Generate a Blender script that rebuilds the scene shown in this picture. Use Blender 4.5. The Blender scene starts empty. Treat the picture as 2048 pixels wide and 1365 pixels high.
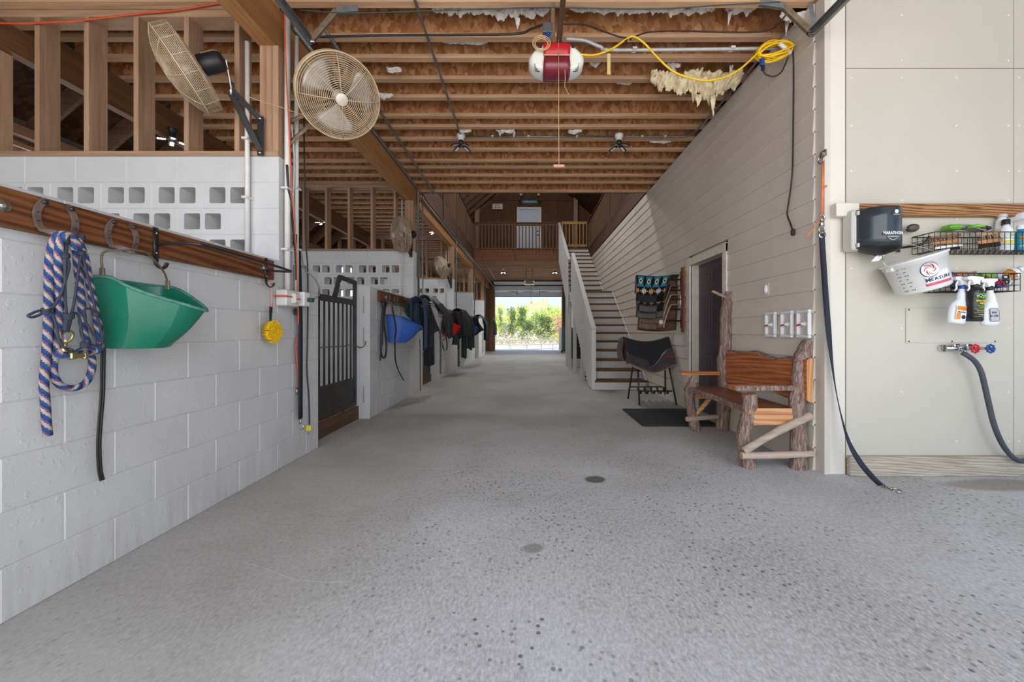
import bpy, math, random
from mathutils import Vector, Matrix, Quaternion
random.seed(7)
SC = bpy.context.scene
COL = SC.collection
# ---------------------------------------------------------------- camera
# the aisle runs along +Y; X is to the right, Z up, metres; lens height 1.08 m
F, VX, VY, CH = 800.0, 1054.0, 662.0, 1.08
cam = bpy.data.cameras.new('camera')
cam.sensor_width = 36.0
cam.lens = F / 2048 * 36.0
cam.shift_x = (1024 - VX) / 2048
cam.shift_y = (VY - 682.5) / 2048
cam.clip_start = 0.05
cam.clip_end = 600
co = bpy.data.objects.new('camera', cam)
co.location = (0, 0, CH)
co.rotation_euler = (math.pi / 2, 0, 0)
COL.objects.link(co)
SC.camera = co
# ---------------------------------------------------------------- view
SC.view_settings.view_transform = 'Standard'
SC.view_settings.look = 'None'
SC.view_settings.gamma = 1.0
SC.view_settings.use_curve_mapping = False
SC.view_settings.exposure = 0.1
try:
    SC.cycles.max_bounces = 10
    SC.cycles.diffuse_bounces = 6
    SC.cycles.use_denoising = True
    SC.cycles.sample_clamp_indirect = 4.0
except Exception:
    pass
# ---------------------------------------------------------------- world
w = bpy.data.worlds.new('sky')
SC.world = w
w.use_nodes = True
nt = w.node_tree
nt.nodes.clear()
out = nt.nodes.new('ShaderNodeOutputWorld')
bg = nt.nodes.new('ShaderNodeBackground')
tc = nt.nodes.new('ShaderNodeTexCoord')
sp = nt.nodes.new('ShaderNodeSeparateXYZ')
rp = nt.nodes.new('ShaderNodeValToRGB')
rp.color_ramp.elements[0].position = 0.0
rp.color_ramp.elements[0].color = (0.70, 0.83, 0.98, 1)
rp.color_ramp.elements[1].position = 0.7
rp.color_ramp.elements[1].color = (0.30, 0.52, 0.92, 1)
nz = nt.nodes.new('ShaderNodeTexNoise')
nz.inputs['Scale'].default_value = 3.2
nz.inputs['Detail'].default_value = 6
cr = nt.nodes.new('ShaderNodeValToRGB')
cr.color_ramp.elements[0].position = 0.52
cr.color_ramp.elements[0].color = (0, 0, 0, 1)
cr.color_ramp.elements[1].position = 0.72
cr.color_ramp.elements[1].color = (0.8, 0.8, 0.8, 1)
mx = nt.nodes.new('ShaderNodeMixRGB')
mx.inputs[2].default_value = (0.92, 0.93, 0.97, 1)
nt.links.new(tc.outputs['Generated'], sp.inputs[0])
nt.links.new(sp.outputs[2], rp.inputs[0])
nt.links.new(tc.outputs['Generated'], nz.inputs['Vector'])
nt.links.new(nz.outputs[0], cr.inputs[0])
nt.links.new(cr.outputs[0], mx.inputs[0])
nt.links.new(rp.outputs[0], mx.inputs[1])
nt.links.new(mx.outputs[0], bg.inputs[0])
bg.inputs[1].default_value = 1.25
nt.links.new(bg.outputs[0], out.inputs[0])
# ---------------------------------------------------------------- sun and the daylight that comes in through the openings
def lamp(name, kind, loc, energy, col=(1, 1, 1), rot=(0, 0, 0), size=None, size_y=None, radius=None):
    L = bpy.data.lights.new(name, kind)
    L.energy = energy
    L.color = col
    if size:
        L.shape = 'RECTANGLE'
        L.size = size
        L.size_y = size_y or size
    if radius is not None:
        L.shadow_soft_size = radius
    o = bpy.data.objects.new(name, L)
    o.location = loc
    o.rotation_euler = rot
    COL.objects.link(o)
    return o
sun = lamp('sun', 'SUN', (0, 0, 30), 6.3, (1.0, 0.95, 0.86))
sun.data.angle = 0.01
sun.rotation_euler = (math.radians(26), 0, math.radians(-24))
# open front of the barn behind the camera: daylight from the yard
lamp('front_daylight', 'AREA', (0.0, -1.6, 2.0), 205, (1.0, 0.985, 0.955), (math.radians(84), 0, 0), 7.0, 3.6)
# stall windows in the outer left wall
for k in range(5):
    lamp('stall_daylight', 'AREA', (-5.55, 4.9 + 3.705 * k, 2.2), 13, (0.97, 0.98, 1.0), (0, math.radians(-90), 0), 1.3, 1.1)
# ---------------------------------------------------------------- mesh helpers
def P(px, py, Y):
    return Vector(((px - VX) * Y / F, Y, CH + (VY - py) * Y / F))
def PX(px, py, X):
    return P(px, py, F * X / (px - VX))
def PZ(px, py, Z):
    return P(px, py, F * (Z - CH) / (VY - py))

class MB:
    def __init__(s):
        s.v = []; s.f = []; s.m = []; s.uv = []; s.sm = []
    def add(s, vs, fs, mi=0, uvs=None, smooth=False, M=None):
        b = len(s.v)
        if M is not None:
            vs = [M @ Vector(p) for p in vs]
        s.v += [tuple(p) for p in vs]
        for i, f in enumerate(fs):
            s.f.append([b + j for j in f]); s.m.append(mi); s.sm.append(smooth)
            s.uv.append(uvs[i] if uvs else None)
        return s
    def box(s, x0, x1, y0, y1, z0, z1, mi=0, M=None):
        vs = [(x0,y0,z0),(x1,y0,z0),(x1,y1,z0),(x0,y1,z0),(x0,y0,z1),(x1,y0,z1),(x1,y1,z1),(x0,y1,z1)]
        fs = [(3,2,1,0),(4,5,6,7),(0,1,5,4),(1,2,6,5),(2,3,7,6),(3,0,4,7)]
        return s.add(vs, fs, mi, M=M)
    def cbox(s, sx, sy, sz, c=0.004, mi=0, M=None):
        """box centred on the origin with chamfered edges"""
        hx, hy, hz = sx/2, sy/2, sz/2
        c = min(c, hx*.9, hy*.9, hz*.9)
        vs = []; idx = {}
        for a in (-1,1):
            for b in (-1,1):
                for d in (-1,1):
                    idx[(a,b,d,0)] = len(vs); vs.append((a*hx, b*(hy-c), d*(hz-c)))
                    idx[(a,b,d,1)] = len(vs); vs.append((a*(hx-c), b*hy, d*(hz-c)))
                    idx[(a,b,d,2)] = len(vs); vs.append((a*(hx-c), b*(hy-c), d*hz))
        fs = []
        def q(l): 
            p = [Vector(vs[i]) for i in l]
            n = (p[1]-p[0]).cross(p[2]-p[0]); cen = sum(p, Vector())/len(p)
            fs.append(tuple(l) if n.dot(cen) > 0 else tuple(reversed(l)))
        for a in (-1,1):
            q([idx[(a,-1,-1,0)],idx[(a,1,-1,0)],idx[(a,1,1,0)],idx[(a,-1,1,0)]])
            q([idx[(-1,a,-1,1)],idx[(1,a,-1,1)],idx[(1,a,1,1)],idx[(-1,a,1,1)]])
            q([idx[(-1,-1,a,2)],idx[(1,-1,a,2)],idx[(1,1,a,2)],idx[(-1,1,a,2)]])
            for b in (-1,1):
                q([idx[(a,b,-1,0)],idx[(a,b,1,0)],idx[(a,b,1,1)],idx[(a,b,-1,1)]])
                q([idx[(a,-1,b,0)],idx[(a,1,b,0)],idx[(a,1,b,2)],idx[(a,-1,b,2)]])
                q([idx[(-1,a,b,1)],idx[(1,a,b,1)],idx[(1,a,b,2)],idx[(-1,a,b,2)]])
                for d in (-1,1):
                    q([idx[(a,b,d,0)],idx[(a,b,d,1)],idx[(a,b,d,2)]])
        return s.add(vs, fs, mi, M=M)
    def beam(s, p, q, wdt, hgt, mi=0, up=(0,0,1), c=0.003):
        """a chamfered bar of section wdt x hgt from p to q"""
        p = Vector(p); q = Vector(q); d = q - p
        M = frame(p + d*.5, d, up)
        return s.cbox(d.length, wdt, hgt, c, mi, M)
    def tube(s, pts, r, n=8, closed=False, mi=0, cap=True, flat=None, vscale=1.0):
        pts = [Vector(p) for p in pts]
        N = len(pts)
        rs = r if isinstance(r, (list, tuple)) else [r]*N
        tan = []
        for i in range(N):
            a = pts[i-1] if (i > 0 or closed) else pts[i]
            b = pts[(i+1) % N] if (i < N-1 or closed) else pts[i]
            t = b - a
            tan.append(t.normalized() if t.length > 1e-9 else Vector((0,0,1)))
        t0 = tan[0]
        ref = Vector((0,0,1)) if abs(t0.z) < .9 else Vector((1,0,0))
        nrm = (ref - t0*ref.dot(t0)).normalized()
        rings = []; vs = []; acc = 0.0; L = []
        for i in range(N):
            if i:
                ax = tan[i-1].cross(tan[i])
                if ax.length > 1e-8:
                    nrm = Quaternion(ax.normalized(), tan[i-1].angle(tan[i])) @ nrm
                acc += (pts[i]-pts[i-1]).length
            nrm = (nrm - tan[i]*nrm.dot(tan[i])).normalized()
            bn = tan[i].cross(nrm)
            L.append(acc)
            fx, fy = (1,1) if flat is None else flat
            for k in range(n):
                a = 2*math.pi*k/n
                vs.append(pts[i] + (nrm*math.cos(a)*fx + bn*math.sin(a)*fy)*rs[i])
        fs = []; uvs = []
        M_ = N if closed else N-1
        for i in range(M_):
            j = (i+1) % N
            v0, v1 = L[i]*vscale, (L[j] if j else acc + (pts[0]-pts[-1]).length)*vscale
            for k in range(n):
                k2 = (k+1) % n
                fs.append((i*n+k, i*n+k2, j*n+k2, j*n+k))
                uvs.append(((k/n, v0), ((k+1)/n, v0), ((k+1)/n, v1), (k/n, v1)))
        s.add(vs, fs, mi, uvs, smooth=True)
        if cap and not closed:
            b = len(s.v) - len(vs)
            s.f.append([b+k for k in reversed(range(n))]); s.m.append(mi); s.sm.append(False); s.uv.append(None)
            s.f.append([b+(N-1)*n+k for k in range(n)]); s.m.append(mi); s.sm.append(False); s.uv.append(None)
        return s
    def lathe(s, prof, n=20, M=None, mi=0, smooth=True, a0=0, a1=2*math.pi):
        full = abs(a1-a0-2*math.pi) < 1e-6
        cnt = n if full else n+1
        vs = []
        for (r, z) in prof:
            for k in range(cnt):
                a = a0 + (a1-a0)*k/n
                vs.append((r*math.cos(a), r*math.sin(a), z))
        fs = []
        for i in range(len(prof)-1):
            for k in range(n):
                k2 = (k+1) % cnt
                fs.append((i*cnt+k, i*cnt+k2, (i+1)*cnt+k2, (i+1)*cnt+k))
        return s.add(vs, fs, mi, smooth=smooth, M=M)
    def prism(s, poly, d, M=None, mi=0):
        """polygon in local XY pushed to z = d"""
        n = len(poly)
        ar = sum(poly[i][0]*poly[(i+1)%n][1]-poly[(i+1)%n][0]*poly[i][1] for i in range(n))
        if ar < 0: poly = list(reversed(poly))
        vs = [(x,y,0) for x,y in poly] + [(x,y,d) for x,y in poly]
        fs = [tuple(reversed(range(n))), tuple(range(n,2*n))]
        fs += [(i,(i+1)%n,n+(i+1)%n,n+i) for i in range(n)]
        if d < 0: fs = [tuple(reversed(f)) for f in fs]
        return s.add(vs, fs, mi, M=M)
    def grid(s, fn, nu, nv, mi=0, smooth=True, cu=False):
        vs = [fn(i/nu, j/nv) for i in range(nu+1) for j in range(nv+1)]
        fs = []; uvs = []
        for i in range(nu):
            for j in range(nv):
                a = i*(nv+1)+j
                fs.append((a, a+nv+1, a+nv+2, a+1))
                uvs.append(((i/nu,j/nv),((i+1)/nu,j/nv),((i+1)/nu,(j+1)/nv),(i/nu,(j+1)/nv)))
        return s.add(vs, fs, mi, uvs, smooth)
    def sheet(s, fn, nu, nv, th, mi=0, mi2=None):
        """a cloth or hide of thickness th over the surface fn(u, v)"""
        if mi2 is None: mi2 = mi
        p = [[Vector(fn(i/nu, j/nv)) for j in range(nv+1)] for i in range(nu+1)]
        top = []; bot = []
        for i in range(nu+1):
            for j in range(nv+1):
                a = p[min(i+1,nu)][j]-p[max(i-1,0)][j]; b = p[i][min(j+1,nv)]-p[i][max(j-1,0)]
                n = a.cross(b); n = n.normalized() if n.length > 1e-12 else Vector((0,0,1))
                top.append(p[i][j]+n*th/2); bot.append(p[i][j]-n*th/2)
        W = nv+1; fs = []; uvs = []
        fsb = []
        for i in range(nu):
            for j in range(nv):
                a = i*W+j
                u = ((i/nu,j/nv),((i+1)/nu,j/nv),((i+1)/nu,(j+1)/nv),(i/nu,(j+1)/nv))
                fs.append((a, a+W, a+W+1, a+1)); uvs.append(u)
                fsb.append((a+1, a+W+1, a+W, a))
        n0 = len(s.v)
        s.add(top, fs, mi, uvs, True)
        s.add(bot, fsb, mi2, None, True)
        K = len(top); ed = []
        ring = [i*W for i in range(nu+1)] + [nu*W+j for j in range(1,nv+1)] + [i*W+nv for i in range(nu-1,-1,-1)] + [j for j in range(nv-1,0,-1)]
        R = len(ring)
        for q in range(R):
            a, b = ring[q], ring[(q+1)%R]
            s.f.append([n0+b, n0+a, n0+K+a, n0+K+b]); s.m.append(mi2); s.sm.append(False); s.uv.append(None)
        return s
    def mesh(s, name):
        me = bpy.data.meshes.new(name)
        me.from_pydata(s.v, [], s.f)
        me.polygons.foreach_set('material_index', s.m)
        me.polygons.foreach_set('use_smooth', s.sm)
        if any(u for u in s.uv):
            ul = me.uv_layers.new(name='UVMap')
            dat = []
            for f, u in zip(s.f, s.uv):
                for k in range(len(f)):
                    dat += list(u[k]) if u else [0.0, 0.0]
            ul.data.foreach_set('uv', dat)
        me.update()
        return me

def frame(o, xdir, up=(0,0,1)):
    x = Vector(xdir).normalized(); u = Vector(up)
    if abs(x.dot(u.normalized())) > .98: u = Vector((0,1,0)) if abs(x.y) < .9 else Vector((1,0,0))
    y = u.cross(x).normalized(); z = x.cross(y)
    M = Matrix((x, y, z)).transposed().to_4x4()
    M.translation = Vector(o)
    return M
def zframe(o, zdir, up=(0,0,1)):
    z = Vector(zdir).normalized(); u = Vector(up)
    if abs(z.dot(u)) > .98: u = Vector((0,1,0))
    x = u.cross(z).normalized(); y = z.cross(x)
    M = Matrix((x, y, z)).transposed().to_4x4()
    M.translation = Vector(o)
    return M
T = Matrix.Translation
def R(a, ax): return Matrix.Rotation(math.radians(a), 4, ax)
def smoothpath(pts, n=6):
    """Catmull-Rom through the points"""
    pts = [Vector(p) for p in pts]; o = []
    for i in range(len(pts)-1):
        p0 = pts[max(i-1,0)]; p1 = pts[i]; p2 = pts[i+1]; p3 = pts[min(i+2,len(pts)-1)]
        for k in range(n):
            t = k/n
            o.append(.5*((2*p1)+(p2-p0)*t+(2*p0-5*p1+4*p2-p3)*t*t+(3*p1-p0-3*p2+p3)*t**3))
    o.append(pts[-1]); return o

def link(name, data, parent=None, M=None):
    o = bpy.data.objects.new(name, data)
    COL.objects.link(o)
    if parent is not None: o.parent = parent
    if M is not None: o.matrix_local = M
    return o
def put(name, mb, mats, parent=None, M=None, label=None):
    me = mb if isinstance(mb, bpy.types.Mesh) else mb.mesh(name)
    if not isinstance(mb, bpy.types.Mesh):
        for m in (mats if isinstance(mats, (list, tuple)) else [mats]): me.materials.append(m)
    o = link(name, me, parent, M)
    if label: o['label'] = label
    return o
def tag(o, label, cat, group=None, kind=None):
    o['label'] = label; o['category'] = cat
    if group: o['group'] = group
    if kind: o['kind'] = kind
    return o
def thing(name, label, cat, loc=(0,0,0), group=None, kind=None, M=None):
    o = bpy.data.objects.new(name, None)
    COL.objects.link(o)
    o.empty_display_size = .1
    o.location = loc
    if M is not None: o.matrix_world = M
    return tag(o, label, cat, group, kind)
def one(name, mb, mats, label, cat, group=None, kind=None, M=None):
    return tag(put(name, mb, mats, None, M), label, cat, group, kind)
def copy_tree(src, M, label=None, group=None):
    r = src.copy(); COL.objects.link(r); r.matrix_world = M
    if label: r['label'] = label
    if group: r['group'] = group
    for ch in list(src.children):
        c = ch.copy(); COL.objects.link(c); c.parent = r
        for g in ch.children:
            d = g.copy(); COL.objects.link(d); d.parent = c
    return r
FONT = []
UNREAD = {'print0': (4, 5), 'print1': (9,), 'print2': (5,), 'print3': (8,), 'print4': (13,), 'print5': (7,), 'print6': (3, 5), 'print7': (11,), 'print8': (14,), 'print9': (9,), 'print10': (14,), 'print11': (12,)}
def marks(name, rows, size, mat, parent, M, sx):
    """lettering too small to read in the photograph: short upright strokes of print"""
    rg = random.Random(str(rows)); mb = MB()
    for r, n in enumerate(rows):
        y = (0 if len(rows) == 1 else (.5-r)*size*1.15); w_ = size*.55
        for k in range(n):
            x = (k-(n-1)/2)*w_; h = size*.62
            mb.box(x-w_*.36, x-w_*.18, y-h/2, y+h/2, 0, .0006)
            if rg.random() < .8: mb.box(x+w_*.15, x+w_*.33, y-h/2, y+h*rg.choice((0, .5)), 0, .0006)
            mb.box(x-w_*.3, x+w_*.3, y+h*rg.choice((-.5, -.05, .38)), y+h*rg.choice((-.38, .07, .5)), 0, .0006)
    return put('lettering', mb, mat, parent, M @ Matrix.Diagonal((sx,1,1,1)))
def text(name, body, size, mat, parent, M, align='CENTER', ext=0.0004, sx=1.0, bold=0.0):
    if body in UNREAD: return marks(name, UNREAD[body], size, mat, parent, M, sx)
    cu = bpy.data.curves.new(name, 'FONT')
    cu.body = body; cu.size = size; cu.align_x = align; cu.align_y = 'CENTER'
    cu.extrude = ext; cu.resolution_u = 2; cu.offset = bold
    cu.materials.append(mat)
    tmp = bpy.data.objects.new(name, cu); COL.objects.link(tmp)
    me = bpy.data.meshes.new_from_object(tmp.evaluated_get(bpy.context.evaluated_depsgraph_get()))
    bpy.data.objects.remove(tmp); me.name = name
    if not me.materials: me.materials.append(mat)
    return link(name, me, parent, M @ Matrix.Diagonal((sx,1,1,1)))
# ---------------------------------------------------------------- materials
def lin(r, g=None, b=None):
    if isinstance(r, (tuple, list)): r, g, b = r
    f = lambda c: (c/255/12.92) if c/255 <= .04045 else ((c/255+.055)/1.055)**2.4
    return (f(r), f(g), f(b), 1)
class NT:
    def __init__(s, name):
        s.mat = bpy.data.materials.new(name); s.mat.use_nodes = True
        s.t = s.mat.node_tree; s.t.nodes.clear()
        s.o = s.t.nodes.new('ShaderNodeOutputMaterial')
        s.b = s.t.nodes.new('ShaderNodeBsdfPrincipled')
        s.t.links.new(s.b.outputs[0], s.o.inputs[0])
    def n(s, typ, **kw):
        nd = s.t.nodes.new('ShaderNode'+typ)
        for k, v in kw.items():
            if k.startswith('i_'):
                key = k[2:]
                key = int(key) if key.isdigit() else key.replace('_', ' ')
                nd.inputs[key].default_value = v
            else: setattr(nd, k, v)
        return nd
    def l(s, a, b): s.t.links.new(a, b)
    def pos(s, kind='pos', scale=(1,1,1)):
        if kind == 'pos':
            g = s.n('NewGeometry').outputs['Position']
        elif kind == 'uv':
            g = s.n('TexCoord').outputs['UV']
        else:
            g = s.n('TexCoord').outputs['Object']
        m = s.n('Mapping'); m.inputs['Scale'].default_value = scale
        s.l(g, m.inputs['Vector'])
        return m.outputs[0]
    def noise(s, vec, scale=5, detail=4, rough=.5, dist=0):
        x = s.n('TexNoise'); x.inputs['Scale'].default_value = scale
        x.inputs['Detail'].default_value = detail; x.inputs['Roughness'].default_value = rough
        x.inputs['Distortion'].default_value = dist
        s.l(vec, x.inputs['Vector']); return x.outputs[0]
    def ramp(s, fac, stops, const=False):
        r = s.n('ValToRGB'); e = r.color_ramp.elements
        if const: r.color_ramp.interpolation = 'CONSTANT'
        while len(e) < len(stops): e.new(.5)
        for el, (p, c) in zip(e, stops):
            el.position = p; el.color = c if len(c) == 4 else (*c, 1)
        s.l(fac, r.inputs[0]); return r.outputs[0]
    def mix(s, fac, a, b, mode='MIX'):
        m = s.n('MixRGB', blend_type=mode)
        for i, x in enumerate((fac, a, b)):
            if isinstance(x, (int, float)): m.inputs[i].default_value = x
            elif isinstance(x, tuple): m.inputs[i].default_value = x
            else: s.l(x, m.inputs[i])
        return m.outputs[0]
    def math(s, op, a, b=None):
        m = s.n('Math', operation=op)
        for i, x in enumerate((a, b)):
            if x is None: continue
            if isinstance(x, (int, float)): m.inputs[i].default_value = x
            else: s.l(x, m.inputs[i])
        return m.outputs[0]
    def rnd(s): return s.n('ObjectInfo').outputs['Random']
    def bump(s, h, strength=.3, dist=.01):
        b = s.n('Bump'); b.inputs['Strength'].default_value = strength; b.inputs['Distance'].default_value = dist
        s.l(h, b.inputs['Height']); s.l(b.outputs[0], s.b.inputs['Normal'])
    def col(s, c):
        if isinstance(c, tuple): s.b.inputs['Base Color'].default_value = c
        else: s.l(c, s.b.inputs['Base Color'])
    def set(s, rough=.6, metal=0, spec=None):
        s.b.inputs['Roughness'].default_value = rough; s.b.inputs['Metallic'].default_value = metal
        if spec is not None: s.b.inputs['Specular IOR Level'].default_value = spec
        return s.mat
def plain(name, rgb, rough=.55, metal=0, var=.12, scale=14, bump=0.0, kind='pos', spec=None):
    s = NT(name); c = lin(rgb)
    v = s.pos(kind)
    f = s.noise(v, scale, 4)
    a = tuple(x*(1-var) for x in c[:3])+(1,); b = tuple(min(1, x*(1+var)) for x in c[:3])+(1,)
    s.col(s.ramp(f, [(.3, a), (.7, b)]))
    if bump: s.bump(s.noise(v, scale*6, 3), bump, .004)
    return s.set(rough, metal, spec)
def wood(name, dark, light, axis='x', kind='pos', scale=1.0, rough=.7, contrast=1.0, rings=0.0, vary=.22, spec=.3):
    s = NT(name)
    st = {'x': (.06, 1, 1), 'y': (1, .06, 1), 'z': (1, 1, .06)}[axis]
    v = s.pos(kind, tuple(k*scale for k in st))
    rv = s.n('CombineXYZ'); rr = s.math('MULTIPLY', s.rnd(), 37.0)
    for i in range(3): s.l(rr, rv.inputs[i])
    ad = s.n('VectorMath', operation='ADD'); s.l(v, ad.inputs[0]); s.l(rv.outputs[0], ad.inputs[1])
    v = ad.outputs[0]
    f1 = s.noise(v, 38, 6, .62, .6)
    f2 = s.noise(v, 9, 3, .5, 1.5)
    if rings:
        wv = s.n('TexWave', wave_type='BANDS', bands_direction='DIAGONAL')
        wv.inputs['Scale'].default_value = 14; wv.inputs['Distortion'].default_value = 9; wv.inputs['Detail'].default_value = 3; wv.inputs['Detail Scale'].default_value = .8
        s.l(v, wv.inputs['Vector'])
        f2 = s.mix(rings, f2, wv.outputs[0])
    f = s.mix(.5, f1, f2)
    d, l_ = lin(dark), lin(light)
    c = s.ramp(f, [(.5-.22/contrast, d), (.5+.2/contrast, l_)])
    hs = s.n('HueSaturation'); s.l(c, hs.inputs['Color'])
    s.l(s.math('ADD', s.math('MULTIPLY', s.rnd(), vary), 1-vary/2), hs.inputs['Value'])
    s.col(hs.outputs[0])
    s.bump(f1, .12, .003)
    return s.set(rough, 0, spec)
def osb(name, cols, scale=26, rough=.75, stretch=(1, 1, .6)):
    s = NT(name)
    v = s.pos('pos', stretch)
    w_ = s.n('TexNoise'); w_.inputs['Scale'].default_value = 14; s.l(v, w_.inputs['Vector'])
    dv = s.mix(.055, v, w_.outputs['Color'], 'ADD')
    vo = s.n('TexVoronoi'); vo.inputs['Scale'].default_value = scale; s.l(dv, vo.inputs['Vector'])
    sp_ = s.n('SeparateColor'); s.l(vo.outputs['Color'], sp_.inputs[0])
    g = s.noise(v, 90, 3)
    g2 = s.noise(s.pos('pos', (1.6, 1, .35)), 60, 4, .7)
    f = s.mix(.45, sp_.outputs[0], s.mix(.5, g, g2))
    n = len(cols)
    c = s.ramp(f, [(.12+.76*i/(n-1), lin(cc)) for i, cc in enumerate(cols)])
    s.col(c); s.bump(f, .2, .004)
    return s.set(rough, 0, .25)

def m_block():
    s = NT('painted block'); v = s.pos()
    f = s.noise(v, 2.2, 5)
    c = s.ramp(f, [(.3, lin(192,192,193)), (.7, lin(205,205,206))])
    # dirt splashed low on the wall
    st = s.noise(s.pos('pos', (9, 9, .8)), 3, 4)
    zz = s.n('SeparateXYZ'); s.l(s.n('NewGeometry').outputs['Position'], zz.inputs[0])
    low = s.math('MULTIPLY', s.ramp(zz.outputs[2], [(.0, (1,1,1)), (.35, (0,0,0))]), s.ramp(st, [(.45, (0,0,0)), (.75, (.6,.6,.6))]))
    c = s.mix(low, c, lin(176,170,160))
    s.col(c)
    h = s.mix(.5, s.noise(v, 120, 3), s.ramp(s.noise(v, 30, 2), [(.60, (0,0,0)), (.68, (1,1,1))]))
    s.bump(h, .35, .004)
    return s.set(.45, 0, .4)
BLOCK = m_block()
def m_concrete():
    s = NT('concrete floor'); v = s.pos()
    big = s.noise(v, .9, 5, .55, .4)
    c = s.ramp(big, [(.36, lin(158,155,150)), (.64, lin(190,190,190))])
    fine = s.noise(s.pos('pos', (1.5, .7, 1)), 60, 5, .7)
    c = s.mix(s.ramp(fine, [(.38, (0,0,0)), (.68, (.75,.75,.75))]), c, lin(222,224,228))
    c = s.mix(s.ramp(s.noise(s.pos('pos', (1.2, .6, 1)), 26, 6, .75), [(.28, (.38,.38,.38)), (.5, (0,0,0))]), c, lin(128,126,122))
    # browner, with fewer stones, along the stalls and towards the back
    sx = s.n('SeparateXYZ'); s.l(v, sx.inputs[0])
    brown = s.math('MAXIMUM', s.ramp(s.math('MULTIPLY', sx.outputs[0], -1.0), [(.9/2, (0,0,0)), (1.0, (.7,.7,.7))]), s.ramp(s.math('DIVIDE', sx.outputs[1], 20), [(.12, (0,0,0)), (.35, (.85,.85,.85))]))
    c = s.mix(s.math('MULTIPLY', brown, .8), c, s.ramp(big, [(.3, lin(152,148,139)), (.7, lin(176,171,162))]))
    # exposed stones
    vo = s.n('TexVoronoi'); vo.inputs['Scale'].default_value = 30; vo.inputs['Randomness'].default_value = 1; s.l(s.mix(.018, v, s.n('TexNoise', i_Scale=38.0).outputs['Color'], 'ADD'), vo.inputs['Vector'])
    stone = s.ramp(vo.outputs['Distance'], [(.20, (1,1,1)), (.30, (0,0,0))])
    pick = s.n('SeparateColor'); s.l(vo.outputs['Color'], pick.inputs[0])
    area = s.ramp(s.noise(v, 1.3, 3), [(.36, (0,0,0)), (.56, (1,1,1))])
    rec = s.math('SUBTRACT', 1.0, brown)
    sel = s.math('MULTIPLY', s.math('MULTIPLY', s.math('MULTIPLY', stone, s.math('GREATER_THAN', pick.outputs[0], .36)), area), rec)
    c = s.mix(s.math('MULTIPLY', sel, .85), c, s.ramp(pick.outputs[1], [(.2, lin(92,92,96)), (.8, lin(140,138,134))]))
    # chip and oil marks
    def blot(x, y, rx, ry, colr, amt, c):
        mp = s.n('Mapping', vector_type='TEXTURE'); mp.inputs['Location'].default_value = (x, y, 0); mp.inputs['Scale'].default_value = (rx, ry, 1)
        s.l(s.mix(.05, s.n('NewGeometry').outputs['Position'], s.n('TexNoise', i_Scale=16.0, i_Detail=4.0).outputs['Color'], 'LINEAR_LIGHT'), mp.inputs[0])
        le = s.n('VectorMath', operation='LENGTH'); s.l(mp.outputs[0], le.inputs[0])
        return s.mix(s.math('MULTIPLY', s.ramp(le.outputs['Value'], [(.7, (1,1,1)), (1.0, (0,0,0))]), amt), c, lin(colr))
    c = blot(.50, 2.91, .085, .075, (84,84,76), .9, c)
    c = blot(.04, 2.00, .06, .05, (120,118,112), .6, c)
    c = blot(3.35, 2.80, .5, .13, (128,108,84), .55, c)
    s.col(c)
    s.bump(s.mix(.5, fine, s.noise(v, 220, 2)), .25, .003)
    return s.set(.72, 0, .3)
CONC = m_concrete()
LUM_X = wood('joist lumber', (162,124,94), (212,174,140), 'x', scale=1.0, vary=.2)
LUM_Y = wood('lumber along the aisle', (128,92,66), (178,138,106), 'y', vary=.2)
LUM_Z = wood('stud lumber', (138,106,82), (186,152,124), 'z', vary=.18)
PLATE = wood('plate lumber', (134,102,78), (184,150,120), 'x', vary=.15)
BEAM2 = wood('shaded beam', (92,60,36), (134,94,60), 'y', vary=.12)  # shade on the second laminated beam put into a darker wood colour
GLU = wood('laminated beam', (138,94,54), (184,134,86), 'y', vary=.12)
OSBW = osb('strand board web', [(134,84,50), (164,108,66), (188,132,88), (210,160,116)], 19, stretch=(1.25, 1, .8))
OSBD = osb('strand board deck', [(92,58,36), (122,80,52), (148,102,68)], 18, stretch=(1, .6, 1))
PLY = wood('plywood wall', (84,52,28), (114,75,45), 'z', scale=.6, vary=.12, rings=.5)
RIMW = wood('dark rim board', (74,50,34), (104,74,54), 'y', vary=.15)
BALW = wood('baluster wood', (82,58,40), (120,90,66), 'z', vary=.25)
PINE = wood('pale new pine', (150,108,62), (190,148,98), 'z', vary=.2)
TREADW = wood('worn tread wood', (74,50,32), (120,86,58), 'x', vary=.2)
TACKB = wood('stained tack board', (62,34,20), (126,78,46), 'y', scale=1.3, rings=.5, contrast=1.1, vary=.15, rough=.5)
RAILB = wood('varnished wall board', (96,62,36), (164,120,78), 'x', scale=2.4, rings=.8, contrast=1.2, rough=.5)
GREYW = wood('weathered grey board', (136,126,112), (188,180,166), 'x', scale=2.2, rings=.5)
CEDAR = wood('oiled cedar slab', (146,76,36), (212,128,70), 'y', kind='obj', rings=.5, rough=.35, spec=.5)
CEDARE = wood('cut cedar end', (176,120,78), (214,164,118), 'x', kind='obj', rings=.6, rough=.6)
SEATW = wood('dark oiled seat slab', (98,56,38), (150,98,70), 'y', kind='obj', rings=.4, rough=.4, spec=.5)
POLEW = wood('peeled grey pole', (150,132,116), (196,180,164), 'x', kind='obj', rough=.75)
def m_bark():
    s = NT('cedar bark'); v = s.pos('obj', (1, 1, .12))
    f = s.noise(v, 55, 5, .65, 1.2)
    s.col(s.ramp(f, [(.3, lin(88,68,60)), (.5, lin(144,118,108)), (.7, lin(196,176,166))]))
    s.bump(f, .8, .02); return s.set(.9, 0, .1)
BARK = m_bark()
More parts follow.
